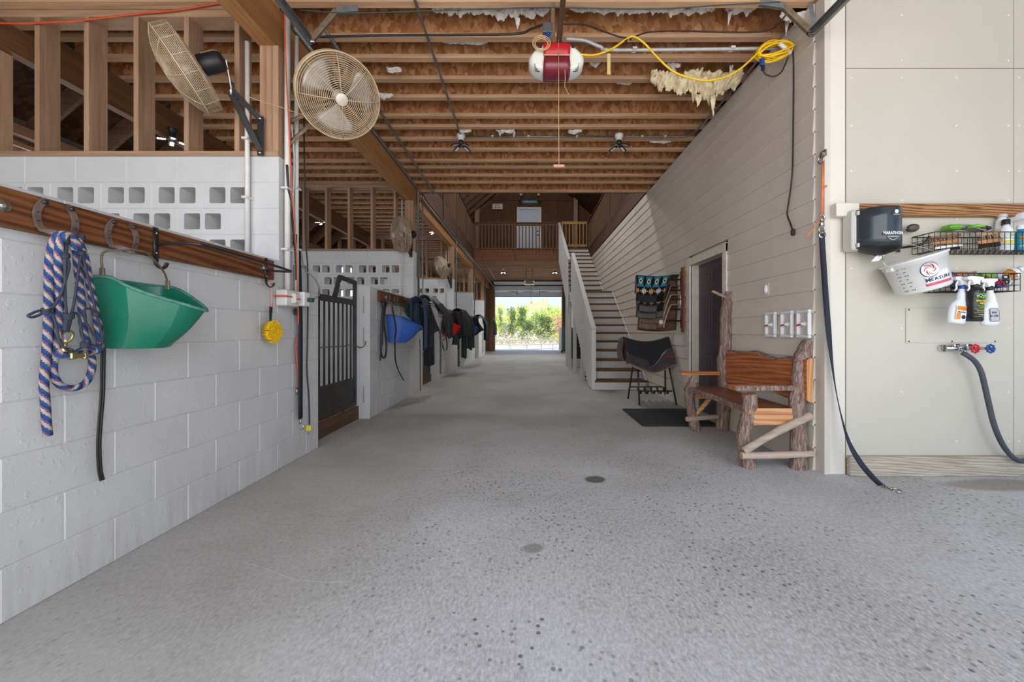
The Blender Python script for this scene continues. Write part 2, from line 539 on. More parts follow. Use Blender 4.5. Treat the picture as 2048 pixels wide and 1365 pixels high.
def m_siding(name, a, b):
    s = NT(name); v = s.pos('pos', (1, .12, 1))
    f = s.noise(v, 45, 5, .6, .5)
    big = s.noise(s.pos(), .8, 3)
    c = s.ramp(s.mix(.35, big, f), [(.3, lin(a)), (.7, lin(b))])
    s.col(c); s.bump(f, .18, .003); return s.set(.55, 0, .35)
SIDING = m_siding('beige lap siding', (202,193,180), (214,206,194))
TRIMP = m_siding('beige painted trim', (196,189,180), (208,202,193))
POSTP = m_siding('cream painted post', (208,203,193), (220,216,207))
PANELP = plain('cream wall panel', (193,188,176), .5, var=.04, scale=1.2)
STAIRP = m_siding('white stair paint', (196,194,192), (214,212,210))
WHITEP = plain('white paint', (226,226,228), .4, var=.04)
PVCW = plain('painted conduit', (212,210,206), .4, var=.06)
GALV = plain('galvanised steel', (128,132,134), .42, .75, var=.18, scale=20)
RUSTG = plain('rust stained steel', (130,112,92), .6, .5, var=.3, scale=24)
STEEL = plain('bright steel', (190,190,186), .25, 1.0, var=.06)
BRASS = plain('brass clip', (176,160,116), .35, .85, var=.1)
BLACKM = plain('black powder coat', (34,33,33), .42, 0, var=.2)
GATEM = plain('dusty black gate paint', (52,48,46), .55, 0, var=.3, scale=8)
SHOE = plain('used horseshoe iron', (128,110,103), .55, .6, var=.3, scale=22, kind='obj')
BLACKP = plain('black plastic', (30,30,31), .45, 0, var=.15)
BLACKC = plain('black cord', (34,33,33), .5, 0, var=.15)
GREYC = plain('grey cord', (112,110,108), .5, 0, var=.15)
WHITEC = plain('white cable', (206,204,200), .5, 0, var=.08)
ORANGE = plain('orange cord', (214,84,48), .5, 0, var=.12)
FADED = plain('faded orange rope', (214,120,78), .8, 0, var=.2)
YELLOW = plain('yellow cord', (236,190,8), .45, 0, var=.08)
YELB = plain('yellow bristle', (240,192,12), .8, 0, var=.2, scale=60)
FANW = plain('dusty fan guard wire', (192,168,140), .6, .1, var=.15)
FANR = plain('dusty fan hoop', (186,166,132), .6, .1, var=.15)
BLADE = plain('grey fan blade', (178,174,168), .4, .35, var=.12)
DUST = plain('dust cap', (162,134,92), .9, 0, var=.15)
GREEN = plain('green feeder plastic', (12,104,80), .35, 0, var=.1, scale=5)
GREENR = plain('worn green rim', (64,120,104), .6, 0, var=.35, scale=30)
BLUE = plain('blue feeder plastic', (42,86,168), .4, 0, var=.12, scale=6)
BLUED = plain('deep blue feeder plastic', (44,76,150), .4, 0, var=.12, scale=6)
RED = plain('red feeder plastic', (206,30,34), .4, 0, var=.1, scale=6)
NAVY = plain('navy webbing', (34,38,54), .8, 0, var=.15, scale=60)
NAVYC = plain('navy halter cord', (50,54,70), .75, 0, var=.15, scale=80)
LEATH = plain('black leather', (38,36,36), .4, 0, var=.2, scale=40)
BLANK = plain('black horse blanket', (34,35,40), .85, 0, var=.2, scale=30, bump=.2)
BLANKG = plain('grey blanket lining', (132,132,128), .9, 0, var=.15, scale=30, bump=.2)
BLANKN = plain('navy blanket cloth', (48,60,88), .85, 0, var=.2, scale=26, bump=.2)
BLANKT = plain('dark green blanket cloth', (36,60,56), .85, 0, var=.2, scale=26, bump=.2)
STRAPG = plain('grey webbing', (122,120,112), .85, 0, var=.12, scale=60)
WOOL = plain('glass wool', (224,206,172), .95, 0, var=.25, scale=18, bump=.6)
WOOLW = plain('pale glass wool', (206,200,192), .95, 0, var=.2, scale=18, bump=.6)
OPENW = plain('off white opener shell', (216,216,210), .35, 0, var=.05)
OPENR = plain('red opener panel', (178,30,42), .35, 0, var=.06)
OPEND = plain('smoked red lens', (116,34,46), .25, 0, var=.06)
TAN = plain('tan label', (196,160,112), .6)
DOORD = plain('dark plum door paint', (72,60,66), .4, 0, var=.08)
DOORW = plain('white door paint', (208,214,228), .45, 0, var=.03)
BUCKW = plain('white bucket plastic', (218,218,216), .35, 0, var=.06, scale=5)
SMOKE = plain('smoked grey dispenser plastic', (52,58,64), .18, 0, var=.08, scale=4)
DISPB = plain('light grey plastic', (196,194,188), .4, 0, var=.04)
PAPER = plain('white paper towel', (236,236,236), .9, 0, var=.03)
BOTW = plain('white bottle plastic', (224,228,234), .3, 0, var=.03)
BOTK = plain('black bottle label', (26,28,30), .3, 0, var=.1)
REDP = plain('red valve paint', (190,26,36), .35)
BLUEP = plain('blue valve paint', (28,70,150), .35)
HOSE = plain('grey hose rubber', (66,70,78), .55, 0, var=.15)
RUBM = plain('black rubber mat', (52,52,52), .8, 0, var=.2, scale=30)
FELT = plain('black felt pad', (32,34,38), .95, 0, var=.25, scale=60, bump=.3)
LEATB = plain('brown leather', (88,60,48), .45, 0, var=.3, scale=16)
LEATD = plain('dark worn leather', (66,62,64), .4, 0, var=.3, scale=18)
FLEECE = plain('tan fleece edge', (176,146,120), .95, 0, var=.2, scale=60, bump=.5)
BROWNB = plain('brush wood', (176,124,74), .55, 0, var=.2, scale=20, kind='pos')
BRIST = plain('brush bristle', (196,180,148), .9, 0, var=.3, scale=90)
DBRIST = plain('dark brush bristle', (66,54,44), .9, 0, var=.3, scale=90)
LIME = plain('lime plastic', (96,170,40), .5)
TEAL = plain('teal can', (30,130,150), .35)
PINK = plain('magenta cloth', (150,34,84), .7)
GREYP = plain('grey plastic', (120,122,124), .5)
WIRE = plain('dark basket wire', (44,40,38), .5, .4, var=.2)
ROOFB = osb('roof sheathing', [(52,34,24), (74,49,35), (94,65,46)], 16)
INK = plain('black ink', (24,24,26), .6)
WHITEI = plain('white ink', (232,232,232), .6)
NAVYI = plain('navy ink', (34,50,104), .6)
PINKI = plain('rose ink', (206,82,100), .6)
ORANGI = plain('orange ink', (224,134,38), .6)
YELI = plain('yellow ink', (226,208,70), .6)
GRNI = plain('light green ink', (150,206,110), .6)
TEALI = plain('turquoise sign paint', (64,150,160), .6)
GOLDI = plain('gold ink', (206,140,96), .6)
def emit(name, rgb, strength):
    s = NT(name); e = s.n('Emission'); e.inputs[0].default_value = lin(rgb); e.inputs[1].default_value = strength
    s.l(e.outputs[0], s.o.inputs[0]); return s.mat
LED = emit('lit led panel', (240,245,255), 14)
LEDOFF = plain('unlit led panel', (200,204,208), .3, 0, var=.04)
def m_rope():
    s = NT('braided lead rope')
    uv = s.n('TexCoord').outputs['UV']
    x = s.n('SeparateXYZ'); s.l(uv, x.inputs[0])
    u = s.math('MULTIPLY', x.outputs[0], 2.0)
    vv = s.math('MULTIPLY', x.outputs[1], 20.0)
    tw = s.math('FRACT', s.math('ADD', s.math('ADD', vv, u), s.math('MULTIPLY', s.noise(s.pos('uv', (14, 260, 1)), 1, 1), .42)))
    c = s.ramp(tw, [(0, lin(46,78,128)), (.3, lin(38,62,102)), (.44, lin(108,82,120)), (.62, lin(116,90,126)), (.66, lin(176,160,146)), (.97, lin(188,172,156))], True)
    s.col(c)
    k = s.math('SINE', s.math('MULTIPLY', s.math('ADD', s.math('MULTIPLY', x.outputs[1], 170.0), s.math('MULTIPLY', x.outputs[0], 6.283)), 1.0))
    s.bump(k, .6, .004)
    return s.set(.9, 0, .1)
ROPE = m_rope()
def m_aztec(name, base, c1, c2, c3):
    """woven saddle-blanket pattern on UV"""
    s = NT(name); uv = s.n('TexCoord').outputs['UV']
    x = s.n('SeparateXYZ'); s.l(uv, x.inputs[0])
    U = s.math('MULTIPLY', x.outputs[0], 4.0); V = s.math('MULTIPLY', s.math('SUBTRACT', 1.0, s.math('ABSOLUTE', s.math('SUBTRACT', s.math('MULTIPLY', x.outputs[1], 2.0), 1.0))), 1.0)
    fu = s.math('ABSOLUTE', s.math('SUBTRACT', s.math('FRACT', U), .5))        # 0 centre .5 edge
    st = s.math('SNAP', fu, .0625)
    # turquoise hour-glass blocks in the upper half
    hv = s.math('ABSOLUTE', s.math('SUBTRACT', V, .70))
    t1 = s.math('LESS_THAN', s.math('ADD', st, s.math('MULTIPLY', s.math('SNAP', hv, .02), -.9)), .24)
    t1 = s.math('MULTIPLY', t1, s.math('LESS_THAN', hv, .2))
    dia = s.math('ADD', s.math('MULTIPLY', st, 1.0), s.math('MULTIPLY', s.math('SNAP', hv, .015), 2.2))
    c = s.mix(t1, lin(base), lin(c1))
    c = s.mix(s.math('LESS_THAN', dia, .2), c, lin(c3))
    c = s.mix(s.math('LESS_THAN', dia, .09), c, lin(base))
    lv = s.math('ABSOLUTE', s.math('SUBTRACT', V, .36))
    fu2 = s.math('ABSOLUTE', s.math('SUBTRACT', s.math('FRACT', s.math('ADD', U, .5)), .5))
    star = s.math('ADD', s.math('MULTIPLY', s.math('SNAP', s.math('PINGPONG', fu2, .12), .03), 2.0), s.math('MULTIPLY', lv, 2.4))
    s2 = s.math('LESS_THAN', star, s.math('SUBTRACT', .34, s.math('MULTIPLY', fu2, .6)))
    alt = s.math('GREATER_THAN', s.math('FRACT', s.math('MULTIPLY', s.math('ADD', U, .5), .5)), .5)
    c = s.mix(s2, c, s.mix(alt, lin(c2), lin(c3)))
    s.col(c); s.bump(s.noise(uv, 200, 2), .3, .003)
    return s.set(.95, 0, .1)
AZTEC = m_aztec('turquoise woven blanket', (22,22,26), (44,112,130), (180,130,80), (190,178,166))
AZTEC2 = m_aztec('brown woven blanket', (30,28,28), (52,46,44), (150,120,90), (120,106,88))
def leafmat(name, a, b, trans=0.0):
    s = NT(name)
    f = s.noise(s.pos('pos'), 1.4, 4)
    s.col(s.ramp(f, [(.35, lin(a)), (.65, lin(b))]))
    return s.set(.8, 0, .1)
# ================================================================ the setting
XL, XR = -1.93, 2.23
BW = 0.19
STALL = 3.705
# ---------------------------------------------------------------- floor
fl = thing('floor', 'grey concrete floor with exposed stones and saw-cut joints', 'floor', kind='structure')
ys = [-7, 3.13, 6.85, 10.55, 14.25, 17.95, 21.5]
for a, b in zip(ys[:-1], ys[1:]):
    put('slab', MB().box(-5.3, 2.857, a+.0015, b-.0015, -.12, 0), CONC, fl)
put('slab', MB().box(2.863, 8.0, -7, 3.2, -.12, 0), CONC, fl)
put('slab', MB().box(2.863, 6.2, 3.2, 21.5, -.12, 0), CONC, fl)
put('joint_filler', MB().box(-5.3, 8.0, -7, 21.5, -.16, -.005), plain('joint filler', (176,172,164), .9), fl)
put('crack', MB().tube(smoothpath([PZ(a, b, .0) for a, b in ((488,1126),(520,1133),(548,1144),(566,1151),(590,1159),(625,1163),(670,1165),(705,1163))], 4), .0012, 4, flat=(.35, 1)), plain('crack filler', (180,178,174), .9), fl)
def m_ground():
    s = NT('sandy yard'); f = s.noise(s.pos(), .35, 6)
    s.col(s.ramp(f, [(.3, lin(196,184,170)), (.7, lin(222,214,204))])); return s.set(.9, 0, .1)
SAND = m_ground()
def gz(y):
    return -.06 if y < 24 else -.06 - 1.1*min(1, (y-24)/18.0) + (max(0, y-62)*.035)
gm = MB()
gy = [21.5, 24, 28, 33, 38, 42, 48, 55, 62, 75, 95, 130, 200]
gm.grid(lambda u, v: (-160+320*u, gy[int(round(v*12))], gz(gy[int(round(v*12))])), 8, 12, smooth=True)
one('ground', gm, SAND, 'pale sandy yard and riding ring beyond the far doorway', 'ground', kind='structure')
one('ground', MB().box(-90, 90, -90, -7, -.2, -.02), SAND, 'pale gravel yard in front of the barn', 'ground', kind='structure')
# ---------------------------------------------------------------- concrete blocks
_bk = {}
CH_ = 0.205  # course height used for placing: 8 courses make the low wall
HC = 0.2032
def block_mesh(L, Tk, end=0, vent=False):
    key = (round(L, 3), round(Tk, 3), vent)
    if key in _bk: return _bk[key]
    mb = MB(); c = .0045; h = HC
    hx, hy, hz = L/2, Tk/2, h/2
    if not vent:
        vs = []
        for sy in (-1, 1):
            vs += [(-hx, sy*(hy-c), -hz), (hx, sy*(hy-c), -hz), (hx, sy*(hy-c), hz), (-hx, sy*(hy-c), hz)]
            d = c*1.1
            vs += [(-hx+d, sy*hy, -hz+d), (hx-d, sy*hy, -hz+d), (hx-d, sy*hy, hz-d), (-hx+d, sy*hy, hz-d)]
        fs = [(4,5,6,7), (15,14,13,12)]
        for i in range(4):
            j = (i+1) % 4
            fs.append((i, j, 4+j, 4+i)); fs.append((8+j, 8+i, 12+i, 12+j)); fs.append((j, i, 8+i, 8+j))
        mb.add(vs, fs)
    else:
        # two square cores right through the block
        hw, hh = .062, .062; cxs = (-L*.205, L*.205)
        xs = [-hx, cxs[0]-hw, cxs[0]+hw, cxs[1]-hw, cxs[1]+hw, hx]
        zs = [-hz, -hh, hh, hz]
        d = c*1.1
        def X(i): return xs[i] + (d if i == 0 else -d if i == 5 else 0)
        def Z(i): return zs[i] + (d if i == 0 else -d if i == 3 else 0)
        for sy in (-1, 1):
            vs = [(X(i), sy*hy, Z(k)) for i in range(6) for k in range(4)]
            fs = []
            for i in range(5):
                for k in range(3):
                    if k == 1 and i in (1, 3): continue
                    q = (i*4+k, (i+1)*4+k, (i+1)*4+k+1, i*4+k+1)
                    fs.append(q if sy < 0 else tuple(reversed(q)))
            mb.add(vs, fs)
            o = [(-hx, sy*(hy-c), -hz), (hx, sy*(hy-c), -hz), (hx, sy*(hy-c), hz), (-hx, sy*(hy-c), hz),
                 (-hx+d, sy*hy, -hz+d), (hx-d, sy*hy, -hz+d), (hx-d, sy*hy, hz-d), (-hx+d, sy*hy, hz-d)]
            mb.add(o, [((i, (i+1)%4, 4+(i+1)%4, 4+i) if sy < 0 else (4+i, 4+(i+1)%4, (i+1)%4, i)) for i in range(4)])
        y0, y1 = -hy+c, hy-c
        mb.add([(-hx,y0,-hz),(hx,y0,-hz),(hx,y0,hz),(-hx,y0,hz),(-hx,y1,-hz),(hx,y1,-hz),(hx,y1,hz),(-hx,y1,hz)],
               [(1,0,4,5),(2,1,5,6),(3,2,6,7),(0,3,7,4)])
        for cx in cxs:
            a, b = cx-hw, cx+hw
            r = .012
            ring = []
            for (qx, qz, a0) in ((b-r, hh-r, 0), (a+r, hh-r, 90), (a+r, -hh+r, 180), (b-r, -hh+r, 270)):
                for t in (0, 45, 90):
                    ring.append((qx+r*math.cos(math.radians(a0+t)), qz+r*math.sin(math.radians(a0+t))))
            n = len(ring)
            mb.add([(x, -hy, z) for x, z in ring]+[(x, hy, z) for x, z in ring], [((i+1)%n, i, n+i, n+(i+1)%n) for i in range(n)])
            # the little corner fillets of the core
            for sy in (-1, 1):
                for (kx, kz, s0) in ((b, hh, 0), (a, hh, 3), (a, -hh, 6), (b, -hh, 9)):
                    mb.add([(kx, sy*hy, kz)]+[(ring[s0+t][0], sy*hy, ring[s0+t][1]) for t in range(3)], [(0,1,2),(0,2,3)] if sy > 0 else [(0,2,1),(0,3,2)])
    me = mb.mesh('block'); me.materials.append(BLOCK); _bk[key] = me
    return me
RZ90 = R(90, 'Z')
def aisle_wall(y0, y1, n, label, pieces=True):
    wl = thing('wall_left', label, 'wall', (XL-BW/2, y0, 0), kind='structure')
    L = (y1-y0)/n
    xc = 0
    if not pieces:
        put('block_course', MB().box(-BW/2, BW/2, 0, y1-y0, 0, HC*8), BLOCKM, wl); return wl
    for k in range(8):
        y = y1-y0
        segs = [L]*n if k % 2 else [L/2]+[L]*(n-1)+[L/2]
        for s in segs:
            y -= s
            put('block', block_mesh(s, BW), None, wl, T((0, y+s/2, (k+.5)*HC)) @ RZ90)
    return wl
def m_blockfar():
    s = NT('painted block courses'); s.mat
    g = s.n('NewGeometry').outputs['Position']; sx = s.n('SeparateXYZ'); s.l(g, sx.inputs[0])
    cv = s.n('CombineXYZ'); s.l(s.math('ADD', sx.outputs[1], sx.outputs[0]), cv.inputs[0]); s.l(sx.outputs[2], cv.inputs[1])
    b = s.n('TexBrick'); b.inputs['Scale'].default_value = 1; b.inputs['Brick Width'].default_value = .4064; b.inputs['Row Height'].default_value = HC
    b.inputs['Mortar Size'].default_value = .004; b.inputs['Color1'].default_value = lin(212,211,210); b.inputs['Color2'].default_value = lin(217,216,215); b.inputs['Mortar'].default_value = lin(186,185,184)
    s.l(cv.outputs[0], b.inputs['Vector']); s.col(b.outputs[0]); return s.set(.45, 0, .4)
BLOCKM = m_blockfar()
aisle_wall(3.70-.4064*8, 3.70, 8, 'nearest low painted block wall of the left stalls, carrying the green feeder')
for k in range(4):
    a = 4.91+STALL*k
    aisle_wall(a, a+2.495, 6, ['low painted block wall between the first and second gates, carrying the light blue feeder', 'low painted block wall carrying the red feeder',
        'low painted block wall carrying the deep blue feeder', 'low painted block wall last before the far doorway'][k], k < 2)
# stall partitions: 12 courses, three rows of open cores
PART = [3.107 + STALL*k for k in range(5)]
def partition(i, y, lo, xmin):
    pt = thing('wall_partition', ['first tall white block partition with rows of open cores, behind the nearest low wall',
        'second tall white block partition with open cores, behind the black gate', 'third tall block partition along the left stalls',
        'fourth tall block partition along the left stalls', 'last tall block partition along the left stalls'][i], 'wall', (XL, y+BW/2, 0), kind='structure')
    L = .394
    for k in range(lo, 12):
        x = 0.0
        half = k in (10, 8)
        vent = k in (10, 9, 8)
        if i >= 3: vent = k in (9,)
        lead = (L/2 if half else L) if (k % 2 == 0 or vent) else L
        if k in (11, 7, 5, 3, 1): lead = L
        if k in (6, 4, 2, 0): lead = L/2
        put('block', block_mesh(lead, BW), None, pt, T((x-lead/2, 0, (k+.5)*HC)))
        x -= lead; c = 0
        while x > xmin-XL:
            v = vent and c < 8
            if i >= 3: v = vent and c in (0,)
            put('block', block_mesh(L, BW, vent=v), None, pt, T((x-L/2, 0, (k+.5)*HC)))
            x -= L; c += 1
    return pt
partition(0, PART[0], 5, -5.1)
partition(1, PART[1], 0, -4.6)
partition(2, PART[2], 3, -3.6)
partition(3, PART[3], 6, -3.2)
partition(4, PART[4], 6, -3.2)
# framed screens on the partitions
def studwall(i, y):
    t = thing('stud_screen', ['wooden stud screen on the first block partition behind the rear-turned fan', 'wooden stud screen on the second block partition above the black gate',
        'wooden stud screen on the third block partition', 'wooden stud screen on the fourth block partition', 'wooden stud screen on the last block partition'][i], 'wall framing', (0, y, 0), kind='structure')
    put('sill_plate', MB().box(-5.28, XL-.005, .0, .14, 2.44, 2.478), PLATE, t)
    put('top_plate', MB().box(-5.28, XL-.16, .0, .14, 3.52, 3.575), PLATE, t)
    put('top_plate', MB().box(-5.28, XL-.16, -.004, .14, 3.578, 3.628), PLATE, t)
    me = MB().box(-.019, .019, .0, .14, 2.479, 3.519).mesh('stud'); me.materials.append(LUM_Z)
    xs = [-2.273, -2.665, -3.056, -3.442, -3.825, -4.21, -4.6, -4.98]
    for x in xs: put('stud', me, None, t, T((x+.019, 0, 0)))
    p = thing('post', ['three-ply wooden post under the beam at the first partition', 'three-ply wooden post under the beam at the second partition',
        'wooden post under the beam at the third partition', 'wooden post under the beam at the fourth partition', 'wooden post under the beam at the last partition'][i], 'post', (-2.01, y+.08, 2.479), kind='structure')
    for q in range(3):
        put('ply', MB().box(-.072+.049*q, -.072+.049*q+.046, -.07, .07, 0, .826), LUM_Z, p)
for i, y in enumerate(PART): studwall(i, y)
# ---------------------------------------------------------------- beams along the aisle
bmz = thing('beam', 'long three-ply laminated beam above the stall fronts, left of the aisle', 'beam', (-2.025, 0, 3.306), kind='structure')
for q in range(3):
    put('ply', MB().box(-.066+.0445*q, -.066+.0445*q+.043, -1, 21.3, 0, .323), GLU, bmz)
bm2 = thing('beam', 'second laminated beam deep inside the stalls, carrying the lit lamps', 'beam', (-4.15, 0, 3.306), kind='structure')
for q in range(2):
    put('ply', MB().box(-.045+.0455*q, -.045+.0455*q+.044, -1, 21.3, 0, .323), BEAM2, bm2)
# ---------------------------------------------------------------- ceiling of I-joists
cl = thing('ceiling', 'open ceiling of wooden I-joists and strand board deck', 'ceiling', kind='structure')
JZ = 3.63
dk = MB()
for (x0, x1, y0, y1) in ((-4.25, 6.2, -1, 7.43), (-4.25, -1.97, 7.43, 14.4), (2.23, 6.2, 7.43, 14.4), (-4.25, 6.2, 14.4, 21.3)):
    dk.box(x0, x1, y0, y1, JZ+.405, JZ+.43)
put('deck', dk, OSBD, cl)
_jm = {}
def joist(x0, x1, yb):
    L = round(x1-x0, 3)
    if L not in _jm:
        f = MB().box(0, L, -.06, 0, 0, .038).box(0, L, -.06, 0, .366, .404).mesh('joist'); f.materials.append(LUM_X)
        wbm = MB().box(0, L, -.036, -.025, .036, .368).mesh('joist_web'); wbm.materials.append(OSBW)
        _jm[L] = (f, wbm)
    o = put('joist', _jm[L][0], None, cl, T((x0, yb, JZ)))
    put('joist_web', _jm[L][1], None, o)
JY = [3.158, 3.531, 3.795, 4.11, 4.43, 4.808, 5.062, 5.38, 5.698, 6.07, 6.316, 6.636, 6.95]
for y in JY: joist(-4.25, 2.32, y)
for y in (2.84, 2.53, 2.21, 1.9, 1.58, 1.27, .95, .63, .3, -.02, -.35, -.7): joist(-4.25, 2.32, y)
joist(-4.25, 2.32, 7.385)
y = 7.72
while y < 14.3: joist(-4.25, -1.97, y); y += .318
y = 14.78
while y < 21.2: joist(-4.25, 2.32, y); y += .318
# rim boards round the stair opening
rim = thing('trim_1', 'dark rim boards round the open stair well', 'trim', kind='structure')
put('rim_board', MB().box(-1.965, 2.24, 7.39, 7.425, JZ, JZ+.42), RIMW, rim)
put('rim_board', MB().box(-1.972, -1.93, 7.43, 14.5, JZ, JZ+.42), RIMW, rim)
put('rim_board', MB().box(2.20, 2.24, 7.43, 14.5, JZ+.02, JZ+.42), RIMW, rim)
put('rim_board', MB().box(-1.97, 1.15, 14.44, 14.48, JZ-.02, JZ+.42), wood('rim across', (92,56,34), (128,84,54), 'x'), rim)
# unseen ceiling over the wash bay, added to keep the sun off its floor
one('ceiling', MB().box(2.40, 8.0, -1, 3.0, 4.0, 4.05), PANELP, 'plain cream ceiling added out of view over the wash bay', 'ceiling', kind='structure')
# ---------------------------------------------------------------- roof
rf = thing('roof', 'steep roof of dark sheathing on sloping rafters', 'roof', kind='structure')
def roofz(x): return 7.75 - .85*abs(x-.15)
put('sheathing', MB().prism([(-5.62, roofz(-5.62)+.25), (.15, 8.0), (6.4, roofz(6.4)+.25), (6.4, roofz(6.4)+.33), (.15, 8.08), (-5.62, roofz(-5.62)+.33)], 22.6, Matrix(((1,0,0,0),(0,0,1,-1.1),(0,1,0,0),(0,0,0,1)))), ROOFB, rf)
rm = MB().prism([(-5.55, roofz(-5.55)), (.15, 7.75), (.15, 8.0), (-5.55, roofz(-5.55)+.25)], .04, Matrix(((1,0,0,0),(0,0,1,0),(0,1,0,0),(0,0,0,1)))).mesh('rafter')
rm.materials.append(wood('rafter lumber', (88,62,46), (128,98,74), 'x', vary=.2))
y = -.6
while y < 21.2:
    put('rafter', rm, None, rf, T((0, y, 0))); y += .61
# ---------------------------------------------------------------- outer left wall with its window openings
ow = MB()
wy = [(3.95+STALL*k, 5.5+STALL*k) for k in range(5)]
ow.box(-5.5, -5.36, -1, 21.3, 0, 1.6); ow.box(-5.5, -5.36, -1, 21.3, 3.04, 3.55)
prev = -1
for a, b in wy: ow.box(-5.5, -5.36, prev, a, 1.6, 3.04); prev = b
ow.box(-5.5, -5.36, prev, 21.3, 1.6, 3.04)
GREYPANEL = plain('dull grey sheathing', (112,104,96), .8, var=.08)
owo = one('wall_exterior', ow, GREYPANEL, 'outer left wall of the stalls with open windows', 'wall', kind='structure')
put('wall_plate', MB().box(-5.36, -5.22, -1, 21.3, 3.10, 3.20), LUM_Y, owo)
for a, b in wy: put('window_head', MB().box(-5.36, -5.32, a-.1, b+.1, 3.015, 3.06), LUM_Y, owo)
# ---------------------------------------------------------------- end wall round the far doorway, gable, right outer wall
ew = MB()
DX0, DX1, DZ = -1.70, 1.85, 3.46
ew.box(-5.5, DX0, 21.3, 21.45, 0, 4.0); ew.box(DX1, 6.3, 21.3, 21.45, 0, 4.0); ew.box(DX0, DX1, 21.3, 21.45, DZ, 4.0)
ew.prism([(-6, 4.0), (6.3, 4.0), (.15, 8.0)], .15, Matrix(((1,0,0,0),(0,0,1,21.3),(0,1,0,0),(0,0,0,1))))
one('wall_back', ew, wood('end wall boards', (92,64,44), (132,98,70), 'z'), 'wooden end wall round the far doorway', 'wall', kind='structure')
one('trim_2', MB().box(-1.95, 2.2, 20.9, 21.28, 3.44, 3.64), wood('dark header', (58,34,24), (84,54,38), 'x'), 'dark header beam over the far doorway', 'trim', kind='structure')
one('trim_3', MB().box(-1.98, DX0, 20.95, 21.29, 0, 3.62), wood('rough door post', (74,48,32), (142,98,62), 'z', vary=0), 'rough brown post at the left of the far doorway', 'trim', kind='structure')
one('trim_4', MB().box(DX1, 2.02, 20.95, 21.29, 0, 3.62), wood('rough door post b', (70,50,38), (120,90,66), 'z', vary=0), 'rough brown post at the right of the far doorway', 'trim', kind='structure')
one('wall_exterior', MB().box(6.2, 6.34, 2.9, 21.45, 0, 4.0), GREYPANEL, 'outer right wall of the barn', 'wall', kind='structure')
# the raised overhead door, its lowest sections still hanging in the opening
od = thing('door_1', 'white overhead door hanging part-raised in the far doorway', 'door', (.07, 21.12, 2.9), kind='structure')
for k in range(2):
    put('door_section', MB().cbox(3.5, .05, .275, .006, 0, T((0, .02*k*0-.05*k, .14+.28*k)) @ R(-10*k, 'X')), WHITEP, od)
for k in range(2): put('door_section', MB().cbox(3.5, .5, .05, .006, 0, T((0, -.38-.53*k, .60+.01*k))), WHITEP, od)
put('bottom_seal', MB().box(-1.75, 1.75, -.03, .03, -.03, .004), BLACKP, od)
for x, wd in ((-.86, .42), (.02, .5), (.86, .42)):
    put('strut', MB().box(x-wd/2, x+wd/2, -.075, -.055, .22, .245), BLACKM, od)
for x in (-.6, .6):
    for z in (.12, .24, .36): put('hinge', MB().box(x-.03, x+.03, -.085, -.02, z-.03, z+.02), BLACKM, od)
# ---------------------------------------------------------------- plywood wall of the loft with its door
lw = thing('wall_loft', 'brown plywood wall at the back of the loft', 'wall', (0, 16.5, 4.04), kind='structure')
xs = [-2.4, -1.18, .06, 1.28, 2.5, 3.72]
for x0, x1 in zip(xs[:-1], xs[1:]):
    put('panel', MB().box(x0+.003, x1-.003, 0, .02, 0, 2.44), PLY, lw)
    put('panel', MB().box(x0+.003, x1-.003, 0, .02, 2.46, 4.0), PLY, lw)
put('panel', MB().box(-4.2, -2.4, 0, .02, 0, 1.6), PLY, lw)
put('corner_post', MB().box(-2.12, -1.95, -.25, -.05, 0, 3.2), LUM_Z, lw)
put('corner_post', MB().box(1.9, 2.06, -.25, -.05, 0, 3.2), LUM_Z, lw)
put('ledger', MB().box(-2.1, 3.7, -.04, 0, 2.4, 2.55), RIMW, lw)
def panel_door(t, W, Hh, mat, d=.02, rows=((.06,.16),(.21,.52),(.60,.93))):
    """six raised panels on a door leaf lying in local XZ, facing -Y"""
    for (a, b) in rows:
        for s in (-1, 1):
            M = T((s*W*.225, -d/2-.0, Hh*(1-(a+b)/2)))
            w_, h_ = W*.30, Hh*(b-a)
            put('panel', MB().cbox(w_, .012, h_, .005, 0, M).cbox(w_*.72, .02, h_-w_*.28, .007, 0, M), mat, t)
ld = thing('door_2', 'pale panelled door in the loft wall', 'door', (.085, 16.47, 4.04), kind='structure')
put('leaf', MB().box(-.42, .42, -.01, .02, 0, 2.03), DOORW, ld)
panel_door(ld, .84, 2.03, DOORW, .02)
put('casing', MB().box(-.5, -.42, -.03, .03, 0, 2.12).box(.42, .5, -.03, .03, 0, 2.12).box(-.5, .5, -.035, .03, 2.04, 2.125), WHITEP, ld)
for z in (.98, 1.13): put('knob', MB().lathe([(0, .05), (.03, .045), (.035, .03), (.015, .015), (.02, 0)], 12, T((.36, -.01, z)) @ R(90, 'X')), BLACKM, ld)
# signs on the plywood
sg = one('wall_sign', MB().cbox(.42, .02, .22, .004), plain('cream sign board', (226,220,204), .7), 'small white lettered sign left of the loft door', 'sign', M=T(P(995, 413, 16.44)))
text('lettering', 'print0', .085, INK, sg, T((0, -.012, .0)) @ R(90, 'X'), sx=1.1)
s2 = one('wall_sign', MB().cbox(.64, .02, .115, .004), TEALI, 'turquoise nameplate sign over the loft door', 'sign', M=T(P(1059.5, 404, 16.44)))
text('lettering', 'print1', .085, WHITEI, s2, T((0, -.012, 0)) @ R(90, 'X'), sx=1.15)
